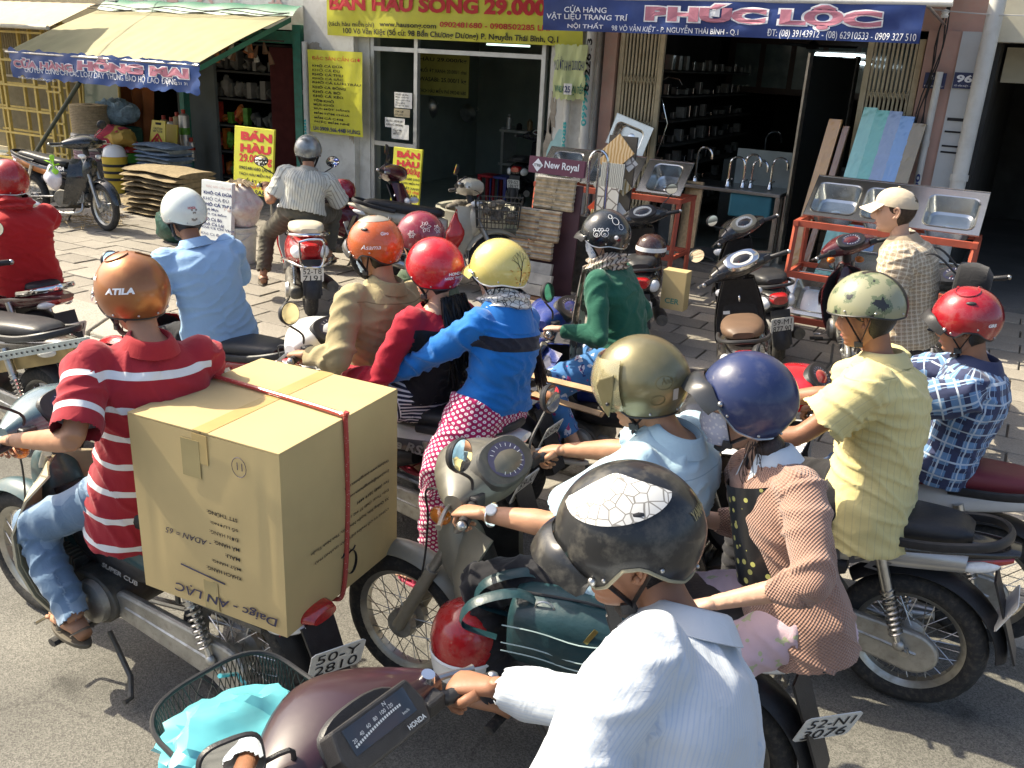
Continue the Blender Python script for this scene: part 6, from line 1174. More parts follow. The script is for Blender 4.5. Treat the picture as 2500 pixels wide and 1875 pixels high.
# ---------------------------------------------------------------- helmets (head frame: x forward, z up)
def helmet(p, m, style='open', peak=None, strap=True, rim=None, texts=(), label=None, k=1.0, trim=None, dz=.03, dx=0, lining=None, tilt=0, strapm=None, ridge=False, vents=False, shield=None, sx=1.0, chin=True):
    C, R, t = p.C, p.R@RY(tilt), p.root; o = C+R@V((dx, 0, dz))-t.location; aF, aB, b, h = .135*k*sx, .140*k*sx, .121*k, .134*k
    if style == 'open': pm = [(0, 84), (40, 86), (62, 104), (80, 124), (110, 128), (140, 130), (180, 132)]
    elif style == 'half': pm = [(0, 90), (50, 94), (75, 110), (95, 114), (120, 112), (150, 120), (180, 124)]
    elif style == 'wavy': pm = [(0, 84), (35, 88), (60, 112), (75, 116), (92, 104), (112, 106), (132, 120), (155, 128), (180, 126)]
    else: pm = [(0, 92), (60, 96), (90, 104), (120, 104), (180, 108)]
    if rim: pm = rim
    xs, ys = [q[0] for q in pm], [q[1] for q in pm]
    def ph(th): 
        d = abs(math.degrees(math.atan2(math.sin(th), math.cos(th)))); return rad(float(np.interp(d, xs, ys)))
    def P(th, fi, l=0):
        a = aF if math.cos(th) > 0 else aB; e = V(((a+l)*math.sin(fi)*math.cos(th), (b+l)*math.sin(fi)*math.sin(th), (h+l)*math.cos(fi)))
        if fi > pi/2: e.x *= 1-.10*(fi-pi/2); e.y *= 1-.06*(fi-pi/2)
        return o+R@e
    n, mm = 64, 22; g = MB(); rs = []
    for i in range(1, mm+1): rs.append([P(2*pi*j/n, ph(2*pi*j/n)*i/mm) for j in range(n)])
    g.rings(rs, cap=False); g.add([P(0, 0)]+rs[0], [(0, j+1, (j+1) % n+1) for j in range(n)]); sh = g.build('helmet', m, t, ang=180)
    li = MB(); rs = [[P(2*pi*j/n, ph(2*pi*j/n)*i/8, -.016*k) for j in range(n)] for i in range(1, 9)]; li.rings(rs+[[P(2*pi*j/n, ph(2*pi*j/n), -.001) for j in range(n)]], cap=False); li.build('helmet_lining', lining or mat('black foam', (.02, .02, .02), .9), sh)
    MB().tube([P(2*pi*j/n, ph(2*pi*j/n), 0) for j in range(n)], .0038*k, 6, closed=True).build('rim_trim', trim or BLACK, sh)
    if peak:
        def pk(u, v): th = rad(-62+124*u); q = P(th, ph(th)-rad(6), .003); w = math.cos(rad(-62+124*u))**.7; return q+R@V((.075*v*w*peak[1], 0, -.030*v*v*w*(peak[2] if len(peak) > 2 else 1)))+R@V((0, .0, .004))
        MB().grid(20, 6, pk, thick=.004).build('peak', peak[0], sh)
        for s_ in (-1, 1): MB().ell(P(s_*rad(58), ph(s_*rad(58))-rad(9), .004), (.008*k,)*3, 10, 7).build('snap', STEEL, sh)
    if strap:
        ch = C+R@V((.05, 0, -.128))-t.location; sm = strapm or BLACK
        for s_ in (-1, 1):
            jx = C+R@V((.012, s_*.066, -.085))-t.location
            for th in (rad(62), rad(108)): MB().tube([P(s_*th, ph(s_*th)-.06, -.012), jx], [(.0085, .0022)]*2, 6, hint=R@V((1, 0, 0))).build('strap', sm, sh)
            if chin: MB().tube(spl([jx, C+R@V((.03, s_*.045, -.118))-t.location, ch], 5), [(.0085, .0022)]*11, 6, hint=R@V((1, 0, 0))).build('strap', sm, sh)
        MB().box(C+R@V((.02, .066, -.092))-t.location, (.03, .012, .022), R).build('buckle', BLACK, sh, bev=.003)
    if ridge:
        for s_ in (-1, 1): MB().tube([P(s_*(pi/2-1.2+2.4*i/14), rad(16+22*math.sin(pi*i/14)), .002) for i in range(15)], .003, 6).build('moulded_ridge', m, sh)
    if vents:
        for s_ in (-1, 1): MB().ell(P(s_*rad(100), rad(52), .0), (.02*k, .006*k, .008*k), 12, 7, R@RZ(0)@RX(s_*.6)).build('vent', BLACK, sh)
    for th in (68, 112, 160, -68, -112, -160): MB().ell(P(rad(th), ph(rad(th))-rad(7), .001), (.0045*k,)*3, 8, 6).build('rivet', STEEL, sh)
    for tx in texts:
        s_, th0, dth, fi0, dfi, mt = tx[:6]; q = MB(); letters(q, s_, lambda u, v: P(u, v, .0022), th0, fi0, dth, dfi, tx[6] if len(tx) > 6 else .02, tx[7] if len(tx) > 7 else 0); q.build('decal', mt, sh)
    if shield:
        MB().grid(24, 10, lambda u, v: P(rad(-80+160*u), rad(52)+rad(58)*v+rad(10)*math.sin(u*pi)*v, .010), thick=.0025).build('face_shield', shield, sh)
        for s_ in (-1, 1):
            out = [(-.02, .045), (.03, .03), (.045, .01), (.03, -.07), (.015, -.09), (-.0, -.05), (-.015, -.0)]; c0 = P(s_*rad(68), rad(84), .011); MB().prism(out, lambda u, v, d_: c0+R@V((u, s_*(.004 if d_ else -.004)-s_*u*.25, v))).build('hinge_plate', m, sh, bev=.004); MB().ell(c0+R@V((.012, s_*.006, -.045)), (.006,)*3, 8, 6).build('screw', BLACK, sh)
    if label: sh['label'] = label
    p.helm = sh; p.HP = P; p.ph = ph
    return sh
def strands(p, name, starts, ends, n, r, m, spread=.02, sag=.03, parent=None):
    mb = MB()
    for i in range(n):
        u = i/(n-1); a = V(starts[0]).lerp(V(starts[1]), u); b = V(ends[0]).lerp(V(ends[1]), min(1, max(0, u+random.uniform(-.12, .12)))); off = lambda s_: V((random.uniform(-s_, s_), random.uniform(-s_, s_), random.uniform(-s_, s_)))
        mid = a.lerp(b, .45)+V((0, 0, 0))+(p.ff*-sag)+off(spread); e = b+off(spread*1.2)+V((0, 0, random.uniform(-.04, .02)))
        mb.tube(spl([a+off(.006), mid, e], 6), [r*(1-.2*abs(2*q/12-.6))*(1 if q < 10 else .5) for q in range(13)], 5)
    for v in mb.v: v -= p.root.location
    return mb.build(name, m, parent or p.root)
def scarf(p, m, r0=.075, h=.09, name='scarf', dz=-.01, tilt=0):
    o = p.N-p.root.location+p.up*dz; mb = MB(); q = 40
    def fn(u, v):
        th = 2*pi*u; w = 1+.06*math.sin(th*5+v*9)+.04*math.sin(th*9-v*14); rr = (r0+.03*math.sin(v*pi)+.012*math.sin(v*17+th*2))*w; return o+p.ff*(rr*math.cos(th)*1.08)+p.r*(rr*math.sin(th))+p.up*(-.03+h*v+.012*math.sin(th*2))
    mb.grid(q, 14, fn); return mb.build(name, m, p.root)
def face_mask(p, m, z0=-.10, z1=.012):
    mb = MB()
    def fn(u, v):
        z = z0+(z1-z0)*v; th = rad(-72+144*u); a, w = interp(XF, z), interp(WD, z); k = 1.10; return p.C-p.root.location+p.R@V((a*k*math.cos(th)+.018*math.exp(-(math.sin(th)/.35)**2)*math.exp(-((z+.03)/.035)**2)+.004, w*k*math.sin(th)*1.02, z))
    mb.grid(20, 14, fn, thick=.003); o = mb.build('face_mask', m, p.root)
    for s_ in (-1, 1): MB().tube([fn(.5+.5*s_, .8), p.C-p.root.location+p.R@V((-.02, s_*.085, .012))], .0018, 5).build('ear_loop', m, o)
    return o
# ================================================================== PLACING THE TRAFFIC
CREAMP = mat('cream leg shield', (.56, .49, .32), .4, var=.06, vs=4, dirt=.25, dcol=(.36, .28, .16), coat=.2)
DUST = mat('dusty grey bike paint', (.27, .26, .21), .42, .25, coat=.2, var=.12, vs=7, dirt=.4, dcol=(.40, .36, .26))
SILV = mat('silver stripe', (.5, .5, .49), .3, .6, var=.1)
WHP = mat('white bike paint', (.74, .75, .76), .25, coat=.6, var=.04, dirt=.1)
TRAF = 'motorbikes in the traffic'; PARK = 'two-wheelers parked on the pavement'
def L2W(b, p): return b.location+RZ(b.rotation_euler[2])@(V(p)*b.scale[0])
ys = lambda x, z: .128
b3 = underbone('red motorbike under the rider in the pale blue shirt', -4.05, 3.38, body=(.36, .012, .018), p1='59-T1', p2='246.80', group=TRAF)
side_text(b3, 'wave', -.22, -.42, .62, .05, ys); side_text(b3, 'HONDA', -.62, -.74, .675, .02, lambda x, z: .118)
b5 = underbone('white motorbike carrying three riders', -2.60, 3.22, body=WHP, p1='59-K1', p2='135.79', side2=mat('dark grey stripe', (.10, .10, .11), .3), group=TRAF)
side_text(b5, 'Wave RSX', -.12, -.5, .60, .05, ys, SILV)
b6 = underbone('black motorbike with a wooden carrier behind the three riders', -2.78, 3.82, body=(.02, .02, .022), p1='65-H6', p2='8608', mirrors=((-1, 0),), group=TRAF)
b9 = underbone('blue motorbike ridden by the woman in the green sweater', -1.86, 4.36, body=(.02, .04, .22), p1='59-V1', p2='330.12', dirt=.2, mirrors=((1, 0),), group=TRAF); side_text(b9, 'YAMAHA', -.3, -.62, .64, .05, ys)
b7 = underbone('dusty grey motorbike of the couple in the middle foreground', -1.13, 2.40, pyaw=-.8, cface=mat('dusty dark dash', (.07, .07, .065), .5, dirt=.4, dcol=(.2, .18, .14)), body=DUST, cowl=mat('dusty dark cowl', (.12, .115, .095), .4, .1, coat=.2, var=.15, vs=7, dirt=.4, dcol=(.26, .24, .18)), p1='52-N1', p2='3076', dirt=.4, dialc=(.05, .05, .12), cowlbig=1.15, rail=STEEL, group=TRAF)
b10 = underbone('black motorbike with silver stripes at the right', -.64, 3.40, body=(.012, .012, .014), side2=SILV, p1='51-T4', p2='2072', mirrors=((-1, 0),), group=TRAF)
side_text(b10, 'WAVE α', -.2, -.5, .655, .028, lambda x, z: .131, mat('gold decal', (.4, .28, .1), .4, .5)); side_text(b10, 'WAVE', -.1, -.5, .60, .05, lambda x, z: .130, mat('chrome decal', (.16, .16, .17), .3, .4))
b11 = underbone('white and maroon motorbike under the plaid shirt rider', -.42, 4.02, body=WHP, seatc=mat('maroon seat', (.17, .025, .035), .5, var=.1, bump=.1), p1='59-U1', p2='411.55', mirrors=(), cowl=paint('red cowl', (.5, .01, .02)), group=TRAF)
b1 = underbone('dark maroon motorbike with chrome rails at the left edge', -6.1, 3.42, body=(.10, .012, .02), rail=CHROME, p1='59-C1', p2='118.20', group=TRAF)
b0 = underbone('dirty motorbike at the left edge loaded with steel angle bars', -5.25, 2.86, body=(.06, .05, .04), p1='52-F3', p2='7714', dirt=.6, group=TRAF)
TEALC = mat('teal cowl', (.06, .12, .15), .25, coat=.7, dirt=.15)
b2 = underbone('cream and teal motorbike carrying the big carton', -2.73, 1.90, solo=True, pyaw=-.45, rail=False, lining=CREAMP, shw=1.45, body=mat('teal grey bike paint', (.03, .075, .085), .4, coat=.3, var=.1, dirt=.3), shield=CREAMP, cowl=TEALC, p1='50-Y', p2='2810', dirt=.4, mirs=[dict(base=(.22, .2, 1.02), head=(.24, .36, 1.24), rx=.07, rz=.065)], group=TRAF)
b8 = underbone('plum motorbike with front basket in the near foreground', -.725, 1.125, body=mat('dusty plum paint', (.028, .009, .015), .35, coat=.5, var=.1, dirt=.12, dcol=(.08, .06, .055)), p1='59-D1', p2='220.14', square=True, cowlbig=.9, mirs=[dict(base=(.26, .16, 1.03), head=(.30, .26, 1.10), rx=.062, rz=.052, shape='box', tilt=.28, yaw=-.30)], group=TRAF)
b8.rotation_euler[2] = pi-.12
def two(pa, za, la, pb, zb, lb):
    A, B = atz(*pa, za), atz(*pb, zb); h = math.atan2(B.y-A.y, B.x-A.x); d = V((math.cos(h), math.sin(h), 0)); o = ((A-d*la)+(B-d*lb))/2; return o.x, o.y, h
VH = rad(138); H4 = atz(738, 518, .95); VX, VY = H4.x+.12*math.cos(VH), H4.y+.12*math.sin(VH)
v4 = scooter('red scooter with chrome rails and cream seat on the pavement', VX, VY, VH, S, body=(.40, .012, .02), seatc=mat('cream seat', (.55, .50, .38), .55, var=.06), p1='52-T8', p2='7191', chrome=True, group=PARK, inner=mat('white inner shield', (.6, .62, .6), .4))
x, y, h = two((1820, 780), .9, -.35, (1870, 620), 1.17, .2); BRW = mat('brown seat', (.13, .08, .05), .5, var=.1, bump=.1)
v12 = scooter('black scooter with brown seat parked in front of the sink racks', -1.40, 5.92, rad(108), S, lean=-.17, body=(.018, .016, .016), seatc=BRW, p1='59-M2', p2='604.11', mirrors=(1,), dialc=(.6, .6, .56), group=PARK, face=CHROME)
v13 = scooter('grey-dialled black scooter parked behind the brown-seated scooter', -1.80, 7.5, rad(124), S, lean=-.17, body=(.025, .025, .025), p1='59-M1', p2='877.90', mirrors=(1,), dialc=(.5, .5, .46), group=PARK, face=mat('tan dash', (.25, .23, .17), .5))
b14 = underbone('maroon motorbike parked against the right sink rack', -.98, 7.4, rad(108), S, lean=-.12, body=(.10, .02, .025), p1='68-H5', p2='1580', mirrors=(), group=PARK, dirt=.35)
v15 = scooter('black scooter parked behind the woman in the green sweater', -2.72, 7.25, rad(112), S, body=(.02, .02, .022), p1='59-L1', p2='350.62', mirrors=(-1,), dialc=(.5, .5, .45), group=PARK)
x, y, h = two((880, 450), .88, -.35, (1000, 425), 1.15, .2)
v16 = scooter('dark maroon scooter parked before the white pillar', -5.95, 7.35, rad(20), S, body=(.085, .012, .022), p1='59-F1', p2='190.73', dialc=(.5, .45, .3), group=PARK); side_text(v16, 'VISION', -.55, -.2, .56, .05, lambda x, z: .19, side=-1, shear=.3)
b17 = underbone('cream motorbike with a red bag parked before the oyster shop', -5.0, 7.3, rad(25), S, body=mat('ivory paint', (.55, .52, .42), .35, coat=.4, dirt=.2), p1='52-P6', p2='4419', mirrors=((1, 0),), group=PARK)
b18 = underbone('black motorbike parked before the rope shop', -10.2, 6.85, rad(6), S, body=(.015, .02, .025), side2=mat('orange stripe', (.35, .12, .02), .4), p1='52-S1', p2='6630', mirrors=((1, 0),), group=PARK); side_text(b18, 'HONDA', -.15, .1, .66, .05, lambda x, z: .13, side=-1)
b19 = underbone('dark motorbike parked behind the man in the cap', -.18, 6.55, rad(98), S, body=(.03, .03, .03), p1='59-R1', p2='525.01', mirrors=(), group=PARK)
p = aty(1222, 385, F+1.0); b20 = scooter('dim scooter standing inside the oyster shop', p.x+.05, F+1.9, rad(100), S+.05, body=(.02, .02, .03), p1='59-S2', p2='189.97', group=PARK, mirrors=())
for b_, a_ in ((v12, .5), (v13, .45), (b14, .4), (v15, .35), (v16, .3), (b17, .3), (b18, -.25), (b19, .3)): steer_front(b_, a_)
for b_ in (v15, v16, b17, b18, b19): b_.rotation_euler[0] = -.11
for b_ in (v12, v13, v15, b14, b19): b_.scale = (.93, .93, .93)
# ================================================================== RIDERS
def seat(b, x, z=.84, y=0): return L2W(b, (x, y, z))
def gr(b, s_): return L2W(b, (.165, s_*.285, 1.02))
def peg(b, s_, x=.05): return L2W(b, (x, s_*.25, .33))
def HN(px, py, Y, yaw=pi, dz=.03): 
    c = aty(px, py, Y)-V((0, 0, dz)); return c
def neck(c, yaw, fwd=.07, drop=.132): return c-V((math.cos(yaw), math.sin(yaw), 0))*fwd-V((0, 0, drop))
def hel(name, col, rough=.24, coat=.75, **k): return mat('helmet '+name, col, rough, 0, coat=coat, var=k.pop('var', .05), vs=9, dirt=k.pop('dirt', .28), dcol=k.pop('dcol', tuple(.55*q+.16 for q in col)), **k)
SAND = mat('sandal rubber', (.10, .085, .06), .7, var=.1); SANDR = mat('pink sandal', (.45, .05, .10), .6); SANDW = mat('cream sandal', (.62, .58, .48), .5)
JEAN = cloth('washed jeans', (.13, .21, .32), [('patch', 5, .55, (.22, .31, .42), 3)], wb=.2); JEAN2 = cloth('dark jeans', (.05, .09, .19), [('patch', 6, .57, (.10, .15, .25), 4)], wb=.2); NAVYT = cloth('navy trousers', (.012, .015, .03), wb=.15); OLIVE = cloth('olive grey trousers', (.10, .09, .065)); BLK = cloth('black trousers', (.018, .018, .022))
# red striped polo rider
c = HN(325, 708, 1.95); RP = cloth('red striped polo', (.33, .022, .035), [('stripe', 0, .112, .024, (.72, .74, .76), .06), ('band', 0, .53, .9, (.33, .022, .035), 0), ('band', 0, -.3, .03, (.33, .022, .035), 1), ('band', 0, -.3, .03, (.33, .022, .035), 2)], wb=.1)
p2 = person('rider in red polo with white stripes before the big carton', rad(158), seat(b2, -.16, .82), neck(c, rad(160), .12, .115), c, rad(165), .12, (gr(b2, 1), gr(b2, -1)), (peg(b2, 1, -.03), peg(b2, -1, -.03)), SK1, RP, JEAN, collar=cloth('red rib collar', (.36, .022, .03)), vox=.009, loose=.015, shoe=SAND, sl=.9, elb=(aty(178, 1075, 1.56), None), hem=-.34, amp=.010)
BRONZE = mat('bronze helmet', (.33, .13, .05), .34, .55, coat=.4, var=.22, vs=5, dirt=.35, dcol=(.42, .24, .08))
helmet(p2, BRONZE, 'open', peak=(LENS, .55), texts=[('ATILA', rad(112), rad(46), rad(88), rad(-9), WHITEINK, .05, .2), ('Nulook', rad(58), rad(30), rad(70), rad(-9), WHITEINK, .02, .3)], ridge=True, label='bronze metallic helmet with white lettering')
# pale blue shirt, white helmet
c = HN(450, 517, 3.40); p3 = person('rider in pale blue shirt and white helmet', rad(160), seat(b3, -.26), neck(c, rad(160), .10, .12), c, rad(162), .12, (gr(b3, 1), gr(b3, -1)), (peg(b3, 1), peg(b3, -1)), SK2, cloth('pale blue polo', (.27, .43, .64), [('band', 0, .47, .473, (.18, .3, .48), 0)]), BLK, collar=True, loose=.02, hem=-.3, shoe=SAND, sl=.8)
helmet(p3, hel('white', (.68, .74, .70)), 'half', texts=[('HONDA', rad(165), rad(20), rad(82), rad(-6), REDINK, .02)], label='white half helmet with grey stripes')
HP = p3.HP; mb = MB()
for a, b_ in ((172, 177), (183, 188)): mb.add([HP(rad(q), rad(z_), .0025) for q, z_ in ((a, 82), (b_, 82), (b_, 108), (a, 108))], [(0, 3, 2, 1)], False)
mb.add([HP(rad(q), rad(z_), .002) for q, z_ in ((176, 88), (184, 88), (184, 110), (176, 110))], [(0, 3, 2, 1)], False); mb.build('helmet_stripes', mat('grey stripe', (.25, .24, .22), .4), p3.helm)
# person in red at the left edge
c = HN(22, 440, 3.44); p1 = person('rider in red top and red helmet cut by the left edge', rad(160), seat(b1, -.5, .86), neck(c, rad(160), .05), c, rad(165), .1, (seat(b1, .0, 1.0, .25), seat(b1, .0, 1.0, -.25)), (peg(b1, 1), peg(b1, -1)), SK1, cloth('bright red top', (.42, .016, .018)), BLK, sleeve='long', loose=.02)
helmet(p1, hel('dark red', (.36, .015, .015)), 'open', label='dark red open helmet with a white edge stripe', trim=WHITE); scarf(p1, cloth('red hood', (.42, .016, .018)), .08, .11, 'hood')
# khaki driver of three
c = HN(918, 597, 3.25); p5 = person('khaki-shirted driver in orange helmet, front of three', rad(165), seat(b5, .0), neck(c, rad(172), .07), c, rad(180), .1, (gr(b5, 1), gr(b5, -1)), (peg(b5, 1), peg(b5, -1)), SK1, cloth('khaki shirt', (.34, .285, .155), [('band', 0, .46, .464, (.2, .165, .085), 0)]), BLK, collar=True, sleeve='long', loose=.014, amp=.010, hem=-.25)
helmet(p5, hel('orange', (.52, .10, .015)), 'wavy', peak=(mat('smoke peak', (.05, .05, .05), .1, coat=1), .4), vents=True, texts=[('Asama', rad(95), rad(40), rad(92), rad(-9), WHITEINK, .0, .3), ('Giro', rad(138), rad(18), rad(66), rad(-7), WHITEINK, .02, .2)], label='orange helmet with grey crown patch'); HP = p5.HP
MB().grid(16, 6, lambda u, v: HP(rad(360*u), rad(8+26*v)*(1 if True else 0), .0016)).build('crown_patch', mat('grey crown', (.28, .26, .22), .4, coat=.5), p5.helm); face_mask(p5, mat('pale blue mask', (.35, .45, .55), .8, var=.2, vs=40))
# middle passenger: red helmet, black and red jacket
c = HN(1063, 652, 3.22); p7 = person('middle passenger with red helmet and long black hair', rad(168), seat(b5, -.34, .87), neck(c, rad(172), .03), c, rad(178), .1, (seat(b5, .0, .93, .2), seat(b5, .0, .93, -.2)), (aty(935, 1215, 2.97), seat(b5, -.12, .36, -.26)), SK3, cloth('black and red jacket', (.36, .012, .03), [('band', 0, -.3, .37, (.012, .012, .015), 0)]), cloth('striped leggings', (.025, .03, .055), [('stripe', 0, .017, .007, (.72, .72, .74), 0)]), female=True, sleeve='long', loose=.013, kn=(aty(880, 1015, 2.93), None), pk=1.15, shoe=SANDR, hem=.0)
helmet(p7, hel('red', (.55, .008, .018)), 'open', texts=[('HONDA', rad(150), rad(34), rad(100), rad(-6), WHITEINK, .04), ('NGỌC THANH', rad(142), rad(48), rad(109), rad(-7), WHITEINK, .03)], label='glossy bright red helmet with white lettering'); HP = p7.HP
strands(p7, 'long_hair', (c+V((.08, -.07, -.09)), c+V((.10, .09, -.09))), (c+V((.16, -.06, -.46)), c+V((.18, .12, -.36))), 150, .005, HAIR, .022, -.0)
# rear passenger: blue jacket, polka dots
c = HN(1222, 657, 3.28); p8 = person('rear passenger in blue jacket and polka dot trousers', rad(168), seat(b5, -.72, .90), neck(c, rad(175), .03), c, rad(182), .12, (seat(b5, -.16, .92, .17), seat(b5, -.2, .92, -.18)), (aty(1055, 1400, 2.98), seat(b5, -.3, .34, -.25)), SK3, cloth('bright blue jacket', (.008, .15, .50), [('band', 0, .27, .33, (.015, .017, .03), 0)], sheen=.3), cloth('polka dot trousers', (.34, .012, .10), [('dots', .025, .0062, (.80, .74, .78), .0018)]), female=True, sleeve='long', loose=.016, kn=(aty(1082, 1150, 2.95), None), shoe=SANDR, amp=.010, hem=-.06, pk=1.42, eh=((.5, -.3), (0, 0)), pantlen=.85)
helmet(p8, hel('yellow', (.62, .52, .16)), 'half', peak=(hel('yellow', (.62, .52, .16)), .6), label='pale yellow helmet painted with a bare tree', trim=WHITE); HP = p8.HP
mb = MB(); T = lambda u, v: HP(rad(128+u*60), rad(112-v*62), .0024)
def twig(a, b_, w): mb.tube([T(*a), T(*b_)], w, 4)
random.seed(3)
def grow(a, ang, ln, dep, w):
    b_ = (a[0]+ln*math.cos(ang)*.9, a[1]+ln*math.sin(ang)); twig(a, b_, w)
    if dep: [grow(b_, ang+q, ln*random.uniform(.62, .8), dep-1, w*.7) for q in (random.uniform(.25, .6), -random.uniform(.25, .6))]
grow((.5, .05), 1.6, .32, 4, .0022); mb.build('tree_decal', INK, p8.helm)
mb = MB()
for k in range(26): u, v = random.uniform(.1, 1), random.uniform(.0, .5); mb.ell(T(u, v), (.003, .003, .002), 6, 4)
mb.build('leaf_decal', mat('orange leaf', (.5, .2, .02), .4), p8.helm)
SCF = cloth('black and white scarf', (.6, .6, .58), [], wb=.2); MC['lace'] = patt('lace scarf', (.66, .66, .64), (.05, .05, .06), 34, 'VORONOI', .055); scarf(p8, MC['lace'], .078, .11, dz=.0)
MB().grid(20, 8, lambda u, v: (lambda th: p8.N-p8.root.location-p8.up*.0-p8.ff*.01+p8.ff*(math.cos(th)*(.085+.055*v))+p8.r*(math.sin(th)*(.10+.045*v))+p8.up*(.025-.075*v*v-.04*v*(math.cos(th) < 0)))(rad(70)+rad(220)*u), thick=.012).build('hood', MC['bright blue jacket'], p8.shirt)
strands(p8, 'long_hair', (c+V((.10, .09, -.12)), c+V((.06, .12, -.12))), (c+V((.18, .16, -.5)), c+V((.12, .19, -.52))), 60, .0045, HAIRB, .012, 0)
MB().ell(p8.W[0]-p8.root.location+(p8.W[0]-p8.E[0]).normalized()*.045, (.062, .048, .036), 16, 10, RZ(.3)).build('glove', patt('dotted glove', (.42, .36, .28), (.16, .13, .1), 90, 'D', .25), p8.root)
# maroon helmet rider behind the three
c = HN(1028, 577, 3.85); p6 = person('rider in maroon cartoon-free flower helmet hidden behind the three riders'.replace('cartoon-free ', ''), rad(180), seat(b6, -.1), neck(c, pi, .03), c, rad(182), .1, (gr(b6, 1), gr(b6, -1)), (peg(b6, 1), peg(b6, -1)), SK2, cloth('moss green jacket', (.06, .09, .05)), BLK, female=True, sleeve='long', loose=.02)
helmet(p6, hel('maroon', (.22, .012, .03)), 'half', label='maroon helmet with pale flower drawing'); HP = p6.HP; mb = MB()
for fx, fz, q in ((135, 62, 14), (100, 78, 9), (165, 70, 10)):
    for k in range(6): a = k*pi/3; mb.tube([HP(rad(fx+q*.25*math.cos(a)), rad(fz+q*.25*math.sin(a)), .002), HP(rad(fx+q*.7*math.cos(a-.35)), rad(fz+q*.7*math.sin(a-.35)), .002), HP(rad(fx+q*math.cos(a)), rad(fz+q*math.sin(a)), .002), HP(rad(fx+q*.7*math.cos(a+.35)), rad(fz+q*.7*math.sin(a+.35)), .002)], .0012, 4, closed=True)
mb.build('flower_decal', WHITEINK, p6.helm)
# woman in green sweater
c = HN(1480, 572, 4.36); p9 = person('woman in green sweater with black bear helmet and checked scarf', rad(180), seat(b9, -.13, .86), neck(c, pi, .02), c, rad(180), .12, (gr(b9, 1), gr(b9, -1)), (L2W(b9, (-.02, .27, .36)), peg(b9, -1)), SK3, cloth('green sweater', (.016, .10, .065), wb=.25), cloth('blue floral trousers', (.06, .19, .44), [('patch', 16, .60, (.60, .62, .72), 2), ('patch', 19, .63, (.40, .06, .22), 5), ('patch', 22, .64, (.03, .05, .2), 8)]), female=True, sleeve='long', loose=.012, shoe=SANDW, hem=-.12, pk=1.12, pantlen=.8)
helmet(p9, hel('black gloss', (.010, .014, .018)), 'half', peak=(BLACK, .5), trim=STEEL, label='glossy black helmet with white bear outlines'); HP = p9.HP; mb = MB()
def ring(th, fi, q, qz=None): mb.tube([HP(rad(th+q*math.cos(a)), rad(fi+(qz or q)*math.sin(a)), .002) for a in [2*pi*k/14 for k in range(14)]], .0014, 4, closed=True)
for th, fi in ((92, 82), (110, 82)): ring(th, fi, 8, 7); ring(th-6, fi-9, 3); ring(th+6, fi-9, 3); ring(th, fi+2, 2.5)
ring(140, 55, 9); ring(128, 42, 6); ring(150, 70, 6); mb.build('bear_outline', WHITEINK, p9.helm); mb = MB(); mb.ell(HP(rad(135), rad(92), .001), (.012, .012, .012), 12, 8); mb.build('helmet_sticker', WHITE, p9.helm)
face_mask(p9, patt('floral mask', (.5, .58, .68), (.08, .2, .42), 60, 'D', .3)); CHK = cloth('checked scarf', (.50, .42, .33)); CHK = patt('checked scarf2', (.55, .48, .40), (.10, .07, .06), 16, 'WAVE', .3); sc = scarf(p9, CHK, .078, .10)
for k in range(2): MB().grid(4, 12, lambda u, v: p9.N-p9.root.location+p9.ff*(.095+.035*math.sin(v*3)+.02*k)+p9.r*(-.06+.075*u+.02*math.sin(v*4+k)-.03*k)+V((0, 0, .02-.62*v)), thick=.006).build('scarf_end', CHK, sc)
strands(p9, 'ponytail', (c+V((.09, -.03, -.06)), c+V((.10, .04, -.06))), (c+V((.13, -.05, -.48)), c+V((.15, .04, -.46))), 80, .005, HAIRB, .014, 0)
# driver in gold helmet
c = HN(1572, 930, 2.40); p11 = person('driver in gold visored helmet and light blue shirt', rad(172), seat(b7, -.26), neck(c, rad(176), .12, .105), c, rad(186), .22, (gr(b7, 1), gr(b7, -1)), (peg(b7, 1), peg(b7, -1)), SK1, cloth('light blue shirt', (.38, .53, .62), [('band', 0, .44, .443, (.27, .39, .48), 0)]), BLK, collar=True, vox=.009, loose=.022, sl=.85, amp=.010, hem=-.25)
GOLD = mat('gold helmet paint', (.21, .185, .095), .33, .55, coat=.5, var=.14, vs=8, dirt=.2, dcol=(.3, .26, .18))
helmet(p11, GOLD, 'open', shield=mat('smoked gold visor', (.42, .38, .22), .12, .2, alpha=.62, coat=1, var=.1), texts=[('Andes', rad(128), rad(22), rad(84), rad(-8), mat('olive decal', (.16, .13, .05), .4), .0, .3)], label='gold metallic helmet with hinged visor', k=1.06); HP = p11.HP
mb = MB(); mb.tube([HP(rad(132+11*math.cos(a)), rad(82+8*math.sin(a)), .002) for a in [2*pi*k/20 for k in range(20)]], .001, 4, closed=True); mb.tube([HP(rad(122+9*math.cos(a)), rad(102+6*math.sin(a)), .002) for a in [2*pi*k/20 for k in range(20)]], .001, 4, closed=True); mb.build('badge_outline', mat('olive decal', (.16, .13, .05), .4), p11.helm)
mb = MB(); mb.add([HP(rad(q), rad(z_), .002) for q, z_ in ((142, 92), (150, 92), (150, 106), (142, 106))], [(0, 3, 2, 1)], False); mb.build('sticker', mat('grey sticker', (.5, .48, .42), .3, .3), p11.helm)
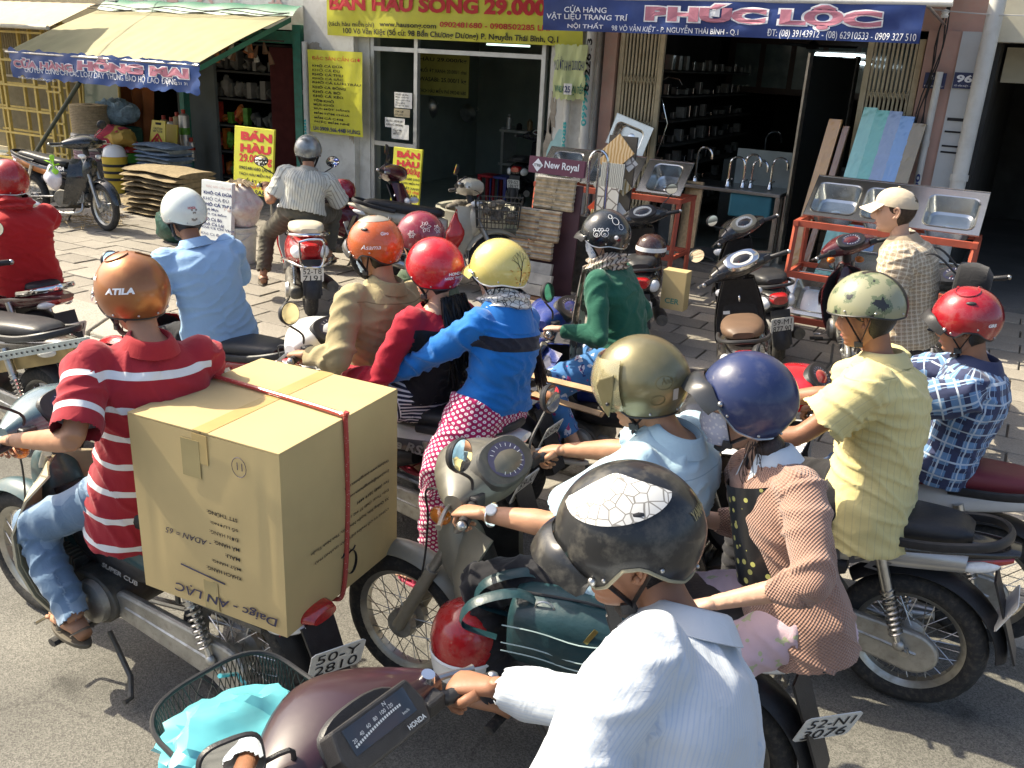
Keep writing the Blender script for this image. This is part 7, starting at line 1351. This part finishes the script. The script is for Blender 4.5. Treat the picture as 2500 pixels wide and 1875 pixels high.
d = (p11.W[0]-p11.E[0]).normalized(); wc = p11.W[0]-d*.028-p11.root.location; A, B, D = basis(d); wt = MB().tube([wc+A*(.034*math.cos(q))+B*(.030*math.sin(q)) for q in [2*pi*k/24 for k in range(24)]], [(.0035, .010)]*24, 6, closed=True, hint=A).build('wristwatch', CHROME, p11.root); nn = (V((0, 0, 1))*.8+V((.2, -.6, 0))).normalized(); MB().lathe([(.0, .008), (.015, .008), (.018, .005), (.018, -.002)], wc+nn*.034, nn, 24).build('watch_dial', mat('white watch dial', (.8, .8, .78), .15, coat=1), wt)
# passenger in brown cardigan
c = HN(1812, 975, 2.44); p12 = person('woman passenger in brown knitted cardigan and navy helmet', rad(220), seat(b7, -.80, .87), neck(c, rad(180), .10, .12), c, rad(196), .16, (aty(1700, 1480, 2.12), seat(b7, -.3, .95, -.2)), (seat(b7, -.35, .36, .28), seat(b7, -.35, .36, -.28)), SK3, cloth('brown knitted cardigan', (.37, .22, .165), knit=.0105, wb=.3, sheen=.3), cloth('pale pink trousers', (.56, .42, .47), [('patch', 24, .63, (.42, .45, .28), 3)]), female=True, collar=mat('pale facing', (.62, .68, .72), .8), vox=.008, sleeve='half', loose=.012, amp=.009, hem=-.26, elb=(aty(1985, 1425, 2.14), None), pk=.98, curls=((.5, .4, .3), (.5, .4, .3)), grip=False, back=.0)
NAVYH = hel('navy matt', (.018, .03, .10), .32, .35); helmet(p12, NAVYH, 'open', dx=-.012, dz=.036, tilt=-.22, rim=[(0, 76), (40, 80), (60, 98), (80, 118), (110, 127), (180, 130)], peak=(mat('smoke grey peak', (.025, .027, .03), .3, coat=.4), .8, 1.4), trim=STEEL, label='matt navy helmet with dark snap-on peak', k=1.04)
face_mask(p12, patt('grey floral mask', (.42, .44, .55), (.62, .62, .66), 70, 'D', .33)); strands(p12, 'loose_hair', (c+V((.06, -.09, -.06)), c+V((.12, .05, -.08))), (c+V((.07, -.10, -.22)), c+V((.18, .02, -.19))), 44, .0013, HAIRB, .03, 0); MB().ell(c+V((.10, -.005, -.10))-p12.root.location, (.045, .055, .05), 14, 10).build('hair_bun', HAIRB, p12.root)
o = p12.root.location; FLO = cloth('black floral top', (.012, .012, .014), [('patch', 14, .60, (.55, .55, .16), 2), ('patch', 15, .62, (.04, .18, .40), 6), ('patch', 18, .645, (.5, .2, .25), 9)])
MB().grid(20, 14, lambda u, v: (lambda th: p12.H.lerp(p12.N, .25+.62*v)-o+p12.ff*(math.cos(th)*(.155-.02*v)+.0)+p12.r*(math.sin(th)*(.125)))(rad(-66+110*u))).build('floral_top', patt('black floral cloth', (.014, .014, .016), (.42, .42, .13), 30, 'D', .26), p12.root)
# foreground rider
c = HN(1545, 1300, 1.42); p13 = person('foreground rider in white shirt and dusty black helmet', rad(176), seat(b8, -.40, .86), neck(c, rad(176), .125, .105), c, rad(204), .24, (gr(b8, 1), gr(b8, -1)), (peg(b8, 1), peg(b8, -1)), SK2, cloth('white shirt', (.54, .58, .62), [('stripe', 1, .007, .0022, (.47, .53, .61), 0)], wb=.15), NAVYT, collar=True, sleeve='long', vox=.008, shoe=BLACK, pantlen=1.0, shw=.176, loose=.020, amp=.010, elb=(aty(1330, 1990, 1.0), None), eh=((.6, 0), (.1, 0)), hem=-.2)
DBLK = mat('dusty black helmet', (.014, .015, .017), .33, coat=.25, var=.3, vs=9, dirt=.55, dcol=(.16, .145, .115)); helmet(p13, DBLK, 'wavy', rim=[(0, 84), (35, 90), (56, 112), (68, 108), (84, 92), (98, 92), (118, 110), (140, 124), (180, 126)],  peak=(DBLK, .62, 1.3), texts=[('YAMAHA', rad(150), rad(30), rad(74), rad(-8), mat('gold print', (.3, .24, .1), .4), .03)], vents=True, label='dusty black helmet with silver leaf-patterned crown panel', k=1.05, trim=mat('yellowed trim', (.3, .27, .18), .6)); HP = p13.HP
SLV = patt('silver leaf panel', (.62, .62, .60), (.24, .23, .21), 44, 'VORONOI', .045); MB().grid(24, 10, lambda u, v: HP(rad(18+128*u), rad(46+(v-.5)*44*math.sin(pi*min(1, max(.02, u)))**.8-10*math.sin(u*pi)), .0028), thick=.003).build('crown_panel', SLV, p13.helm)
for k, q in enumerate((-.10, -.145, -.19)): MB().box(p13.C-p13.root.location+p13.R@V((.062, -.06, q-.02)), (.03, .012, .05), p13.R@RY(.1)).build('hanging_strap', BLACK, p13.helm, bev=.003)
# yellow shirt rider
c = HN(2120, 752, 3.42); p14 = person('rider in pale yellow shirt and camouflage helmet', rad(178), seat(b10, -.36, .86), neck(c, pi, .075, .14), c, rad(178), .22, (gr(b10, 1), gr(b10, -1)), (peg(b10, 1), peg(b10, -1)), SK2, cloth('pale yellow shirt', (.66, .575, .27), [('stripe', 1, .02, .0025, (.58, .51, .26), 0), ('band', 0, .50, .503, (.45, .39, .18), 0)]), BLK, collar=True, vox=.009, loose=.032, sl=.7, amp=.011, hem=-.36, eyes=True, eh=((.2, 0), (.2, 0)))
CAMO = mat('camouflage helmet', (.36, .38, .25), .4, coat=.4, var=.1); nt = CAMO.node_tree; nz = _n(nt, 'ShaderNodeTexNoise'); nz.inputs['Scale'].default_value = 16; nz.inputs['Detail'].default_value = 6; tc = _n(nt, 'ShaderNodeTexCoord'); sn = _n(nt, 'ShaderNodeVectorMath', operation='SNAP'); sn.inputs[1].default_value = (.004, .004, .004); nt.links.new(tc.outputs['Object'], sn.inputs[0]); nt.links.new(sn.outputs[0], nz.inputs['Vector']); cr = _n(nt, 'ShaderNodeValToRGB'); cr.color_ramp.interpolation = 'CONSTANT'; e = cr.color_ramp.elements; e[0].color = (.27, .27, .17, 1); e[1].position = .53; e[1].color = (.13, .16, .09, 1); q = e.new(.6); q.color = (.015, .015, .015, 1); nt.links.new(nz.outputs[0], cr.inputs[0]); nt.links.new(cr.outputs[0], nt.nodes['Principled BSDF'].inputs['Base Color'])
helmet(p14, CAMO, 'bowl', rim=[(0, 90), (70, 92), (100, 94), (140, 104), (180, 106)],  label='sand and green pixel camouflage half helmet', trim=BLACK, k=1.02); HP = p14.HP; MB().grid(24, 5, lambda u, v: HP(rad(180-9+18*v)+0*u, rad(4+100*u), .0016)).build('black_stripe', BLACK, p14.helm)
# plaid shirt rider
c = HN(2362, 778, 4.02); PLD = cloth('blue plaid shirt', (.13, .24, .42), [('stripe', 0, .07, .022, (.035, .045, .10), 0), ('stripe', 1, .07, .022, (.04, .05, .11), 0), ('stripe', 0, .07, .007, (.48, .55, .64), .035), ('stripe', 1, .07, .006, (.46, .54, .64), .035), ('stripe', 1, .035, .002, (.36, .44, .56), .01)])
p16 = person('rider in blue plaid shirt and glossy red helmet', rad(180), seat(b11, -.34, .85), neck(c, pi, .075, .135), c, rad(180), .14, (gr(b11, 1), gr(b11, -1)), (peg(b11, 1), peg(b11, -1)), SK2, PLD, JEAN2, collar=True, loose=.02, sl=.85, amp=.010, hem=-.22, eyes=True)
helmet(p16, hel('deep red', (.30, .008, .016)), 'wavy', peak=(BLACK, .5), ridge=True, vents=True, texts=[('GRS', rad(128), rad(16), rad(96), rad(-6), WHITEINK, .05)], label='glossy deep red vented helmet')
# rider on the red scooter
c = HN(752, 366, H4.y+.12); hv = VH; p4 = person('man in striped white shirt sitting on the red scooter', hv-.25, L2W(v4, (-.12, 0, .84)), neck(c, hv, .04), c, hv-.1, .12, (L2W(v4, (.15, .3, 1.05)), L2W(v4, (.15, -.3, 1.05))), (L2W(v4, (.02, .36, .22)), L2W(v4, (.1, -.25, .38))), SK1, cloth('striped white shirt', (.60, .60, .53), [('stripe', 1, .022, .006, (.34, .33, .28), 0)]), OLIVE, collar=True, loose=.022, sl=.8, shoe=SAND, tuck=True, vox=.012, pantlen=.9, pk=1.12)
helmet(p4, mat('silver patterned helmet', (.22, .24, .24), .28, .3, coat=.7, var=.4, vs=16), 'half', label='dark silver patterned helmet'); MB().tube([p4.H-p4.root.location+p4.up*.02+p4.r*(.185*math.cos(q))+p4.ff*(.148*math.sin(q)) for q in [2*pi*k/28 for k in range(28)]], [(.006, .018)]*28, 6, closed=True, hint=p4.up).build('belt', BLACK, p4.root)
# man in cap
c = HN(2185, 515, 5.35, dz=.0); ft = [V((-.36, 5.25, S+.09)), V((-.30, 5.50, S+.09))]; CKS = cloth('fine checked shirt', (.46, .37, .26), [('stripe', 0, .022, .006, (.33, .26, .18), 0), ('stripe', 1, .022, .006, (.34, .27, .19), 0), ('stripe', 0, .022, .003, (.62, .55, .42), .011), ('stripe', 1, .022, .003, (.62, .55, .42), .011)])
p15 = person('standing man in cap and checked shirt wearing a backpack', rad(182), V((c.x+.17, 5.37, 1.02)), neck(c, pi, .06, .14), c, rad(186), .05, (V((c.x+.02, 5.10, .86)), V((c.x-.05, 5.6, .88))), (ft[0], ft[1]), SK3, CKS, cloth('charcoal trousers', (.03, .032, .035)), collar=True, loose=.03, sl=.85, amp=.010, hem=-.16, eyes=True, hairm=HAIRB, grip=False, curls=((.4, .4, .3), (.4, .4, .3)), nosek=1.35, shoe=BLACK, kneeout=.1)
CAPM = cloth('beige cap', (.56, .47, .34), [('patch', 7, .58, (.62, .5, .36), 2)]); R = p15.R; o = p15.C-p15.root.location+R@V((-.005, 0, .035)); rs = []
for i in range(1, 12): fi = rad(94)*i/11; rs.append([o+R@V((.112*math.sin(fi)*math.cos(q), .092*math.sin(fi)*math.sin(q), .092*math.cos(fi)+.012*math.sin(fi)*math.cos(q))) for q in [2*pi*j/36 for j in range(36)]])
mb = MB(); mb.rings(rs, cap=False); mb.add([o+R@V((0, 0, .092))]+rs[0], [(0, j+1, (j+1) % 36+1) for j in range(36)]); cp = mb.build('cap', CAPM, p15.root, ang=180); MB().grid(16, 6, lambda u, v: o+R@V((.105*math.cos(rad(-58+116*u))+.085*v*math.cos(rad(-50+100*u))**.5, .088*math.sin(rad(-58+116*u)), .008-.035*v-.018*abs(2*u-1)**2*v)), thick=.004).build('cap_brim', mat('pale cap brim', (.66, .58, .46), .8), cp); MB().ell(o+R@V((0, 0, .094)), (.008, .008, .005), 8, 6).build('cap_button', CAPM, cp)
bk = thing('backpack', 'black backpack on the back of the man in the cap', 'backpack', p15.H+V((.26, -.02, .2))); mb = MB(); mb.rings([sup(0, .0, 0, .15*k_, .22*k_, x_, 3.2, 22) for x_, k_ in ((-.06, .85), (-.05, .97), (.03, 1), (.09, .93), (.12, .75))]); mb.build('bag', cloth('black backpack cloth', (.014, .014, .016), wb=.3), bk, bev=.01)
for s_ in (-1, 1): MB().tube(spl([V((-.06, s_*.09, .17)), V((-.2, s_*.11, .26)), V((-.34, s_*.12, .12)), V((-.3, s_*.13, -.1)), V((-.06, s_*.12, -.16))], 6), [(.010, .006)]*25, 6).build('shoulder_strap', BLACK, bk)
# ================================================================== LOADS AND SMALL THINGS
CARD = mat('brown cardboard', (.50, .385, .185), .8, var=.06, vs=4, bump=.05, bs=200); TAPE = mat('packing tape', (.50, .36, .14), .22, coat=.6, var=.1); MARK = mat('marker ink', (.03, .03, .07), .6, var=0)
bxw, bxd, bxh = .615, .65, .645; cz0 = .575; brz = rad(4.5)
ct = thing('cardboard_box', 'big cardboard carton tied on the back of the cream motorbike', 'box', (-2.085, 2.06, cz0), brz)
mb = MB(); th = .006
def panel(ang, W_, off):
    R = RZ(ang); mb = MB(); mb.grid(30, 24, lambda u, v: R@V(((u-.5)*W_, -off-.0045*math.sin(u*pi)*math.sin(v*pi)+.0016*mnoise.noise(V((u*6, v*5, ang)))*math.sin(u*pi)*math.sin(v*pi)+(.0025*math.exp(-((u-.14)/.012)**2)+.0025*math.exp(-((u-.9)/.012)**2))*math.sin(v*pi), bxh*v)), thick=.005); mb.build('side_panel', CARD, ct)
for k_ in range(4): panel(k_*pi/2, (bxw, bxd)[k_ % 2]-.001*(k_ % 2), (bxd, bxw)[k_ % 2]/2)
for s_ in (-1, 1): bx('top_flap', CARD, ct, (s_*(bxw/4+.0012), 0, bxh+.004), (bxw/2-.0015, bxd, .007), RY(s_*.006), bev=.002)
bx('bottom', CARD, ct, (0, 0, .004), (bxw-2*th-.001, bxd-2*th-.001, .006))
bx('tape', TAPE, ct, (0, 0, bxh+.009), (.06, bxd+.002, .0012)); bx('tape', TAPE, ct, (0, -bxd/2-.0052, bxh-.05), (.06, .0012, .1)); bx('tape', mat('grey brown tape', (.36, .29, .13), .25, coat=.5), ct, (-.04, -bxd/2-.0062, bxh-.09), (.075, .0012, .13)); bx('tape', mat('grey brown tape', (.36, .29, .13), .25), ct, (.0, -bxd/2-.0045, .06), (.06, .001, .11))
fr = flat((0, -bxd/2, 0), (-1, 0, 0), (0, 0, -1), .0065); fs_ = flat((bxw/2, 0, 0), (0, -1, 0), (0, 0, -1), .0065)
def put(fn, W_, H_, s_, u, v, w, h, m, bold=.01, shear=0):   # u,v = right end and top of the upside-down words, as fractions seen by the camera
    q = MB(); letters(q, s_, lambda a, b_: fn(a, b_), W_*(.5-u), H_*(v)-H_-h if False else -(H_*(1-v)), w, h, bold, shear); q.build('lettering', m, ct)
for s_, v, w in (('STT THÙNG:', .40, .125), ('SỐ LƯỢNG:', .455, .115), ('ĐƠN HÀNG:', .51, .12), ('MÃ HÀNG:', .565, .105), ('MÀU:', .62, .06), ('MẶT HÀNG:', .675, .12), ('KHÁCH HÀNG:', .73, .145)): put(fr, bxw, bxh, s_, .72, v, w, .017, INK, .02)
put(fr, bxw, bxh, '- ADAN = 65', .53, .58, .2, .022, MARK, 0, .3); put(fr, bxw, bxh, 'Daigc - AN LẠC', .95, .885, .44, .045, MARK, .015, .2)
MB().box((-.03, -bxd/2-.0066, .135), (.19, .0015, .005), RY(.10)).build('marker_line', MARK, ct); put(fr, bxw, bxh, '11', .775, .09, .022, .026, MARK, 0); MB().tube([(.155+.028*math.cos(a), -bxd/2-.0062, bxh*.885+.033*math.sin(a)) for a in [2*pi*k/20 for k in range(20)]], .0012, 4, closed=True).build('marker_ring', MARK, ct)
for s_, v, w in (('Website:www.quangphutex.com', .37, .27), ('Email:info@quangphutex.com', .435, .25), ('Fax: (068) 3819 4491', .50, .2), ('Điện Thoại: (068) 37 442 113', .555, .26), ('Xã Quảng Sơn, huyện Ninh Sơn, Tỉnh Ninh Thuận', .61, .46), ('CÔNG TY CỔ PHẦN DỆT MAY QUẢNG PHÚ', .68, .44)): put(fs_, bxd, bxh, s_, .9, v, w, .016, INK, .012)
mb = MB(); mb.tube([fs_(-.02+.03*math.cos(a), -.10+.045*math.sin(a)) for a in [.3+5.4*k/24 for k in range(25)]], [.001+.005*math.sin(pi*k/24) for k in range(25)], 5, flat=.3); mb.tube([fs_(-.045+.08*k/8, -.155+.012*math.sin(k)) for k in range(9)], .003, 5, flat=.3); mb.build('oval_logo', INK, ct)
COR = patt('red elastic cord', (.40, .05, .045), (.75, .55, .5), 130, 'D', .16); tag(MB().tube([ct.location+RZ(brz)@V(q) for q in spl([(-bxw/2-.01, .06, .2), (-bxw/2-.008, .05, bxh), (-bxw/2+.01, .05, bxh+.018), (0, .03, bxh+.018), (bxw/2-.012, .0, bxh+.018), (bxw/2+.008, -.002, bxh), (bxw/2+.009, -.0, .3), (bxw/2+.009, -.03, .02), (bxw/2-.03, -.04, -.03), (bxw/2-.15, -.02, -.05)], 6)], .0085, 9).build('elastic_cord', COR), 'red dotted elastic cord strapped over the carton', 'cord')
bx('carrier', IRON, b2, (-.62, 0, .562), (.5, .3, .02)); [MB().tube([(-.45, s_*.13, .5), (-.45, s_*.13, .585)], .01, 6).build('carrier_leg', IRON, b2) for s_ in (-1, 1)]
MB().grid(8, 8, lambda u, v: V((-.9-.02*math.sin(u*3), .1-.2*u, .52+.14*v+.01*math.sin(u*9)))).build('red_rag', HM[0], b2)
side_text(b2, 'SUPER CUB', -.02, -.22, .49, .022, lambda x, z: .118, SILV, slope=-.08)
# --- basket with cyan plastic bag
def bpt(a, v):   # a angle, v height fraction
    e = 3.2; k = .80+.20*v; c_, s_ = math.cos(a), math.sin(a); return V((.62+.02*v+.15*k*math.copysign(abs(c_)**(2/e), c_), .185*k*math.copysign(abs(s_)**(2/e), s_), .62+.25*v+.03*v*max(0, c_)))
WIRE = mat('black coated wire', (.02, .02, .02), .4, var=.2); bk_ = MB().tube([bpt(2*pi*k/40, 1) for k in range(40)], .0065, 7, closed=True).build('front_basket', WIRE, b8)
mb = MB()
for k in range(86):
    for s_ in (-1, 1): mb.tube([bpt(2*pi*(k/86)+s_*.30*q/6, q/6) for q in range(7)], .0017, 3, cap=False)
for v in (0, .5): mb.tube([bpt(2*pi*k/40, v) for k in range(40)], .0035, 5, closed=True)
for k in range(12): mb.tube([bpt(2*pi*k/24, 0), bpt(-2*pi*k/24, 0)], .002, 4)
mb.build('wire_mesh', WIRE, bk_); MB().tube([(.5, 0, .68), (.38, 0, .78)], .014, 7).build('basket_bracket', STEEL, bk_)
o = L2W(b8, (.62, .02, .64)); t = thing('plastic_bag', 'crumpled cyan plastic bag stuffed in the front basket', 'bag', o, pi-.12); bm = bmesh.new(); bmesh.ops.create_icosphere(bm, subdivisions=4, radius=1)
for v in bm.verts:
    q = v.co.copy(); n1 = abs(mnoise.noise(q*2.1+V((3, 1, 7)))); n2 = abs(mnoise.noise(q*4.5+V((1, 9, 2)))); k = 1.2-.5*abs(mnoise.noise(q*1.5+V((3, 1, 7))))-.25*abs(mnoise.noise(q*3.0+V((1, 9, 2)))); e_ = 1 if q.z > 0 else .82; v.co = V((q.x*.15*k*e_, q.y*.18*k*e_, .13+q.z*.12*k+.07*max(0, q.y)))
me = bpy.data.meshes.new('bag'); bm.to_mesh(me); bm.free(); me.materials.append(mat('cyan plastic film', (.13, .48, .53), .3, coat=.3, var=.1, trans=0, spec=.5)); me.polygons.foreach_set('use_smooth', [True]*len(me.polygons)); me.set_sharp_from_angle(angle=rad(24)); link('bag_film', me, t)
MB().tube([(.12, -.16, .10), (.2, -.14, .17), (.14, -.05, .25)], .006, 6).build('bag_handle', MC['cyan plastic film'], t)
# key ring on the plum motorbike
MB().tube([(.18, .06+.018*math.cos(a), .90+.018*math.sin(a)) for a in [2*pi*k/16 for k in range(16)]], .0018, 5, closed=True).build('key_ring', STEEL, b8); MB().ell((.2, .09, .92), (.012, .03, .014), 12, 8).build('key_fob', mat('pink fob', (.6, .25, .25), .5), b8)
MB().lathe([(.0, .02), (.016, .02), (.02, .0)], (.24, -.215, 1.035), (-.2, 0, 1), 16).build('mirror_plug', CHROME, b8)
# --- teal handbag and red helmet on the dusty bike
TEAL = mat('dark teal leather', (.011, .042, .052), .42, var=.2, vs=8, bump=.15, bs=60, coat=.15); STI = mat('pale stitching', (.3, .4, .4), .7, var=0)
hb = thing('handbag', 'dark teal leather handbag lying across the dusty motorbike', 'bag', (-.90, 2.2, .56), .2); hb.scale = (1.2, 1.15, 1.15); mb = MB(); mb.rings([[V((x_, q.y, q.z)) for q in sup(0, .11, 0, .12*k_, .115*k_, 0, 3, 26)] for x_, k_ in ((-.2, .55), (-.195, .8), (-.17, .93), (-.05, 1.03), (.07, 1.03), (.18, .93), (.205, .8), (.21, .55))])
for v in mb.v: v += V((0, 1, 1))*.006*mnoise.noise(v*16)
b_ = mb.build('bag_body', TEAL, hb, ang=180)
for z_ in (.07, .095, .15): MB().tube([(-.2+.41*k/14, -.124-.004*math.sin(k), z_+.006*math.sin(k*.8)) for k in range(15)], .0022, 4).build('stitch_line', STI, b_)
for y_ in (-.06, .05): MB().tube(spl([(-.12, y_, .2), (-.18, y_-.03, .235), (-.28, y_-.07, .20), (-.31, y_-.06, .12), (-.22, y_-.04, .09)], 6), [(.004, .017)]*25, 4, hint=(0, 1, 0)).build('strap', TEAL, b_)
MB().tube([(-.1+.024*math.cos(a), -.085, .205+.02*math.sin(a)) for a in [2*pi*k/14 for k in range(14)]], .0032, 5, closed=True).build('buckle', STEEL, b_); MB().box((.03, -.118, .175), (.012, .006, .05), RY(.5)).build('zip_pull', mat('brass', (.4, .32, .12), .35, .9), b_); MB().tube([(-.2, -.05, .215), (0, -.055, .232), (.2, -.05, .215)], .004, 6).build('zip', BLACK, b_)
p = aty(1140, 1545, 2.15); rh = thing('spare_helmet', 'red helmet with white band hanging below the teal handbag', 'helmet', p-V((0, 0, .06)), .4); MB().lathe([(.118, .0), (.124, .05), (.118, .09), (.1, .135), (.06, .165), (.001, .175)], n=36).build('shell', hel('spare red', (.42, .01, .015)), rh); MB().lathe([(.112, -.075), (.119, -.04), (.1195, -.002)], n=36).build('white_band', WHITE, rh); MB().lathe([(.122, -.003), (.1255, .004), (.122, .012)], n=36).build('trim_line', WHITEINK, rh); MB().lathe([(.112, -.075), (.1, -.06), (.1, .05), (.05, .13)], n=24).build('lining', DARK, rh)
MB().tube(spl([V((0, 0, .17)), V((.02, .06, .24)), RZ(-.4)@(L2W(b7, (.24, .06, .72))-rh.location)], 5), .005, 6).build('strap', BLACK, rh)
# --- wooden carrier on the black motorbike
WOOD = mat('weathered timber', (.36, .24, .13), .75, var=.25, vs=9, bump=.3, bs=40); cr_ = thing('timber_frame', 'weathered timber bars lashed behind the black motorbike', 'timber', L2W(b6, (-.95, 0, .72)), pi)
for k, (a, b) in enumerate((((1290, 915), (1470, 958)), ((1280, 955), (1470, 1012)))):
    A_, B_ = aty(*a, 3.72), aty(*b, 3.55+.1*k); A_ -= cr_.location; B_ -= cr_.location; A_, B_ = RZ(-pi)@A_, RZ(-pi)@B_; MB().tube([A_, B_], .028, 4, hint=(0, 0, 1), flat=.6).build('timber_bar', WOOD, cr_, bev=.003)
MB().tube([RZ(-pi)@(aty(1310, 930, 3.72)-cr_.location), RZ(-pi)@(aty(1325, 965, 3.65)-cr_.location)], .014, 6).build('bolt_bar', IRON, cr_)
# --- slotted angle bars on the dirty motorbike
GALV = mat('galvanised steel', (.45, .52, .54), .35, .7, var=.15, vs=12); la = thing('angle_bar_rack', 'bundle of slotted galvanised angle bars on the dirty motorbike', 'steel bars', L2W(b0, (-.55, 0, .83)), pi)
def W2(p): return RZ(-pi)@(p-la.location)
A_, B_ = aty(-40, 878, 2.62), aty(220, 832, 2.75); d = (B_-A_); bar = MB(); n_ = (V((0, -1, .15))).normalized(); u_ = V((0, 0, 1)); vs = []
bar.add([W2(q) for q in (A_-u_*.022, B_-u_*.022, B_+u_*.022, A_+u_*.022, A_+u_*.022+V((0, .05, .0)), B_+u_*.022+V((0, .05, 0)))], [(0, 1, 2, 3), (3, 2, 5, 4)], False); bar.build('slotted_bar', GALV, la)
for k in range(20): q = A_.lerp(B_, (k+.5)/20); MB().ell(W2(q-V((0, .002, 0))), (.009, .002, .006), 10, 6).build('slot', DARK, la)
for k in range(7):
    a, b = aty(-40, 815+8*k, 3.1-.05*k), aty(175-14*k, 818+7*k, 3.15-.06*k); MB().tube([W2(a), W2(b)], .012, 4).build('bar', [GALV, STEEL][k % 2], la)
a, b = aty(-30, 895, 2.75), aty(180, 858, 2.8); MB().prism([(0, -.05), (1, -.05), (1, .05), (0, .05)], lambda u, v, s_: W2(a.lerp(b, u)+V((0, .012*s_, v)))).build('wooden_board', mat('dirty board', (.36, .27, .12), .8, var=.3, vs=7), la)
# --- helmets and bags on parked bikes
def parked_hat(label, p, m, band=None, r=.125, rz=0):
    t = thing('parked_helmet', label, 'helmet', p, rz); MB().lathe([(r*.98, -.03), (r*1.02, .0), (r, .05), (r*.84, .1), (r*.5, .135), (.001, .145)], n=32).build('shell', m, t); MB().lathe([(r*.98, -.03), (r*.85, -.02), (r*.8, .05)], n=24).build('lining', DARK, t)
    if band: MB().lathe([(r*1.026, .01), (r*1.025, .03), (r*1.012, .045)], n=32).build('band', band, t)
parked_hat('maroon helmet resting on the maroon scooter seat', L2W(v16, (-.22, 0, .815)), hel('maroon park', (.30, .01, .03)))
parked_hat('dark brown helmet with white band on the black scooter seat', L2W(v15, (-.32, 0, .83)), hel('brown park', (.05, .02, .015)), WHITE)
t = thing('tan_carton', 'tan carton standing on the footboard of the black scooter', 'box', L2W(v15, (-.62, -.24, .40))); bx('carton', CARD, t, (0, 0, .16), (.2, .12, .32), bev=.004); mb = MB(); letters(mb, 'CER', flat((0, -.06, .05), (1, 0, 0), (0, 0, 1), .002), -.06, 0, .12, .045, .02); mb.build('lettering', GREENP, t)
def sackbag(name, label, p, r, m, rz=0, seed=0, cat='bag'):
    t = thing(name, label, cat, p, rz); mb = MB(); mb.ell((0, 0, 0), r, 24, 16)
    for v in mb.v: k = 1+.3*mnoise.noise(v*9+V((seed, 0, 0)))+.1*mnoise.noise(v*22); v *= k; v.x *= 1-.45*max(0, v.z/r[2]); v.y *= 1-.45*max(0, v.z/r[2])
    mb.build('bag', m, t); MB().tube([(.03, 0, r[2]*.8), (.015, 0, r[2]*1.4), (-.03, 0, r[2]*.8)], .006, 6).build('handles', m, t)
sackbag('plastic_bag', 'red plastic bag hanging on the cream motorbike', L2W(b17, (.22, -.22, .60)), (.10, .09, .17), mat('red film', (.45, .02, .02), .25, coat=.4, var=.2, vs=12), 0, 1)
sackbag('plastic_bag', 'white plastic bag hanging on the black motorbike by the rope shop', L2W(b18, (.05, -.18, .62)), (.14, .08, .15), mat('white film', (.62, .60, .66), .3, coat=.3, var=.2, vs=9), 0, 2)
t = thing('green_ribbon', 'bright green plastic bow on the black motorbike by the rope shop', 'ribbon', L2W(b18, (.12, -.2, .76))); [MB().tube(spl([(0, 0, 0), (.06*math.cos(k*1.3), -.03, .06*math.sin(k*1.3)), (.13*math.cos(k*1.3+.2), -.02, .12*math.sin(k*1.3+.2))], 4), [(.01, .004)]*4+[(.03, .004)]*4+[(.008, .003)], 6).build('ribbon_loop', mat('lime plastic', (.30, .60, .03), .4), t) for k in range(5)]
t = thing('wire_crate', 'wire basket of oysters on the front of the cream motorbike', 'basket', L2W(b17, (.62, 0, .66)), rad(25)); mb = MB()
for k in range(12):
    for q in range(2): mb.tube([(-.2+.4*k/11, -.15+.3*q, 0), (-.22+.44*k/11, -.17+.34*q, .26)], .004, 4); mb.tube([(-.2+.4*q, -.15+.3*k/11, 0), (-.22+.44*q, -.17+.34*k/11, .26)], .004, 4)
for z_ in (0, .09, .18, .26): e_ = .2+.02*z_/.26; mb.tube([(-e_, -e_+.05, z_), (e_, -e_+.05, z_), (e_, e_-.05, z_), (-e_, e_-.05, z_)], .006, 5, closed=True)
mb.build('wire_frame', IRON, t)
for k in range(26): MB().ell((random.uniform(-.16, .16), random.uniform(-.12, .12), .04+.2*random.random()), (.05, .04, .03), 8, 6, RZ(random.random()*6)).build('oyster', MC['oyster shell'], t)
t = thing('junction_box', 'grey perforated junction box under the eaves at the top left', 'box', aty(283, 22, F-.12)); bx('housing', mat('grey box', (.22, .24, .24), .5, var=.2, vs=14), t, (0, 0, 0), (.2, .14, .26), bev=.01); MB().tube([(0, 0, -.13), (-.03, 0, -.3), (-.1, .02, -.42)], .008, 6).build('cable', CAB, t); [MB().lathe([(0, -.001), (.013, 0)], (-.05+.05*(k % 3), -.072, -.08+.07*(k//3)), (0, -1, 0), 10).build('hole', DARK, t) for k in range(9)]
# alike things share a group
from collections import Counter
base_ = lambda o: o.name.split('.')[0]
cnt = Counter(base_(o) for o in SC.objects if o.parent is None and 'label' in o)
for o in SC.objects:
    if o.parent is None and 'label' in o and 'group' not in o and cnt[base_(o)] > 1: o['group'] = {'person': 'people in the street'}.get(base_(o), base_(o).replace('_', ' ')+'s along the street')
bpy.data.scenes.remove(TS)
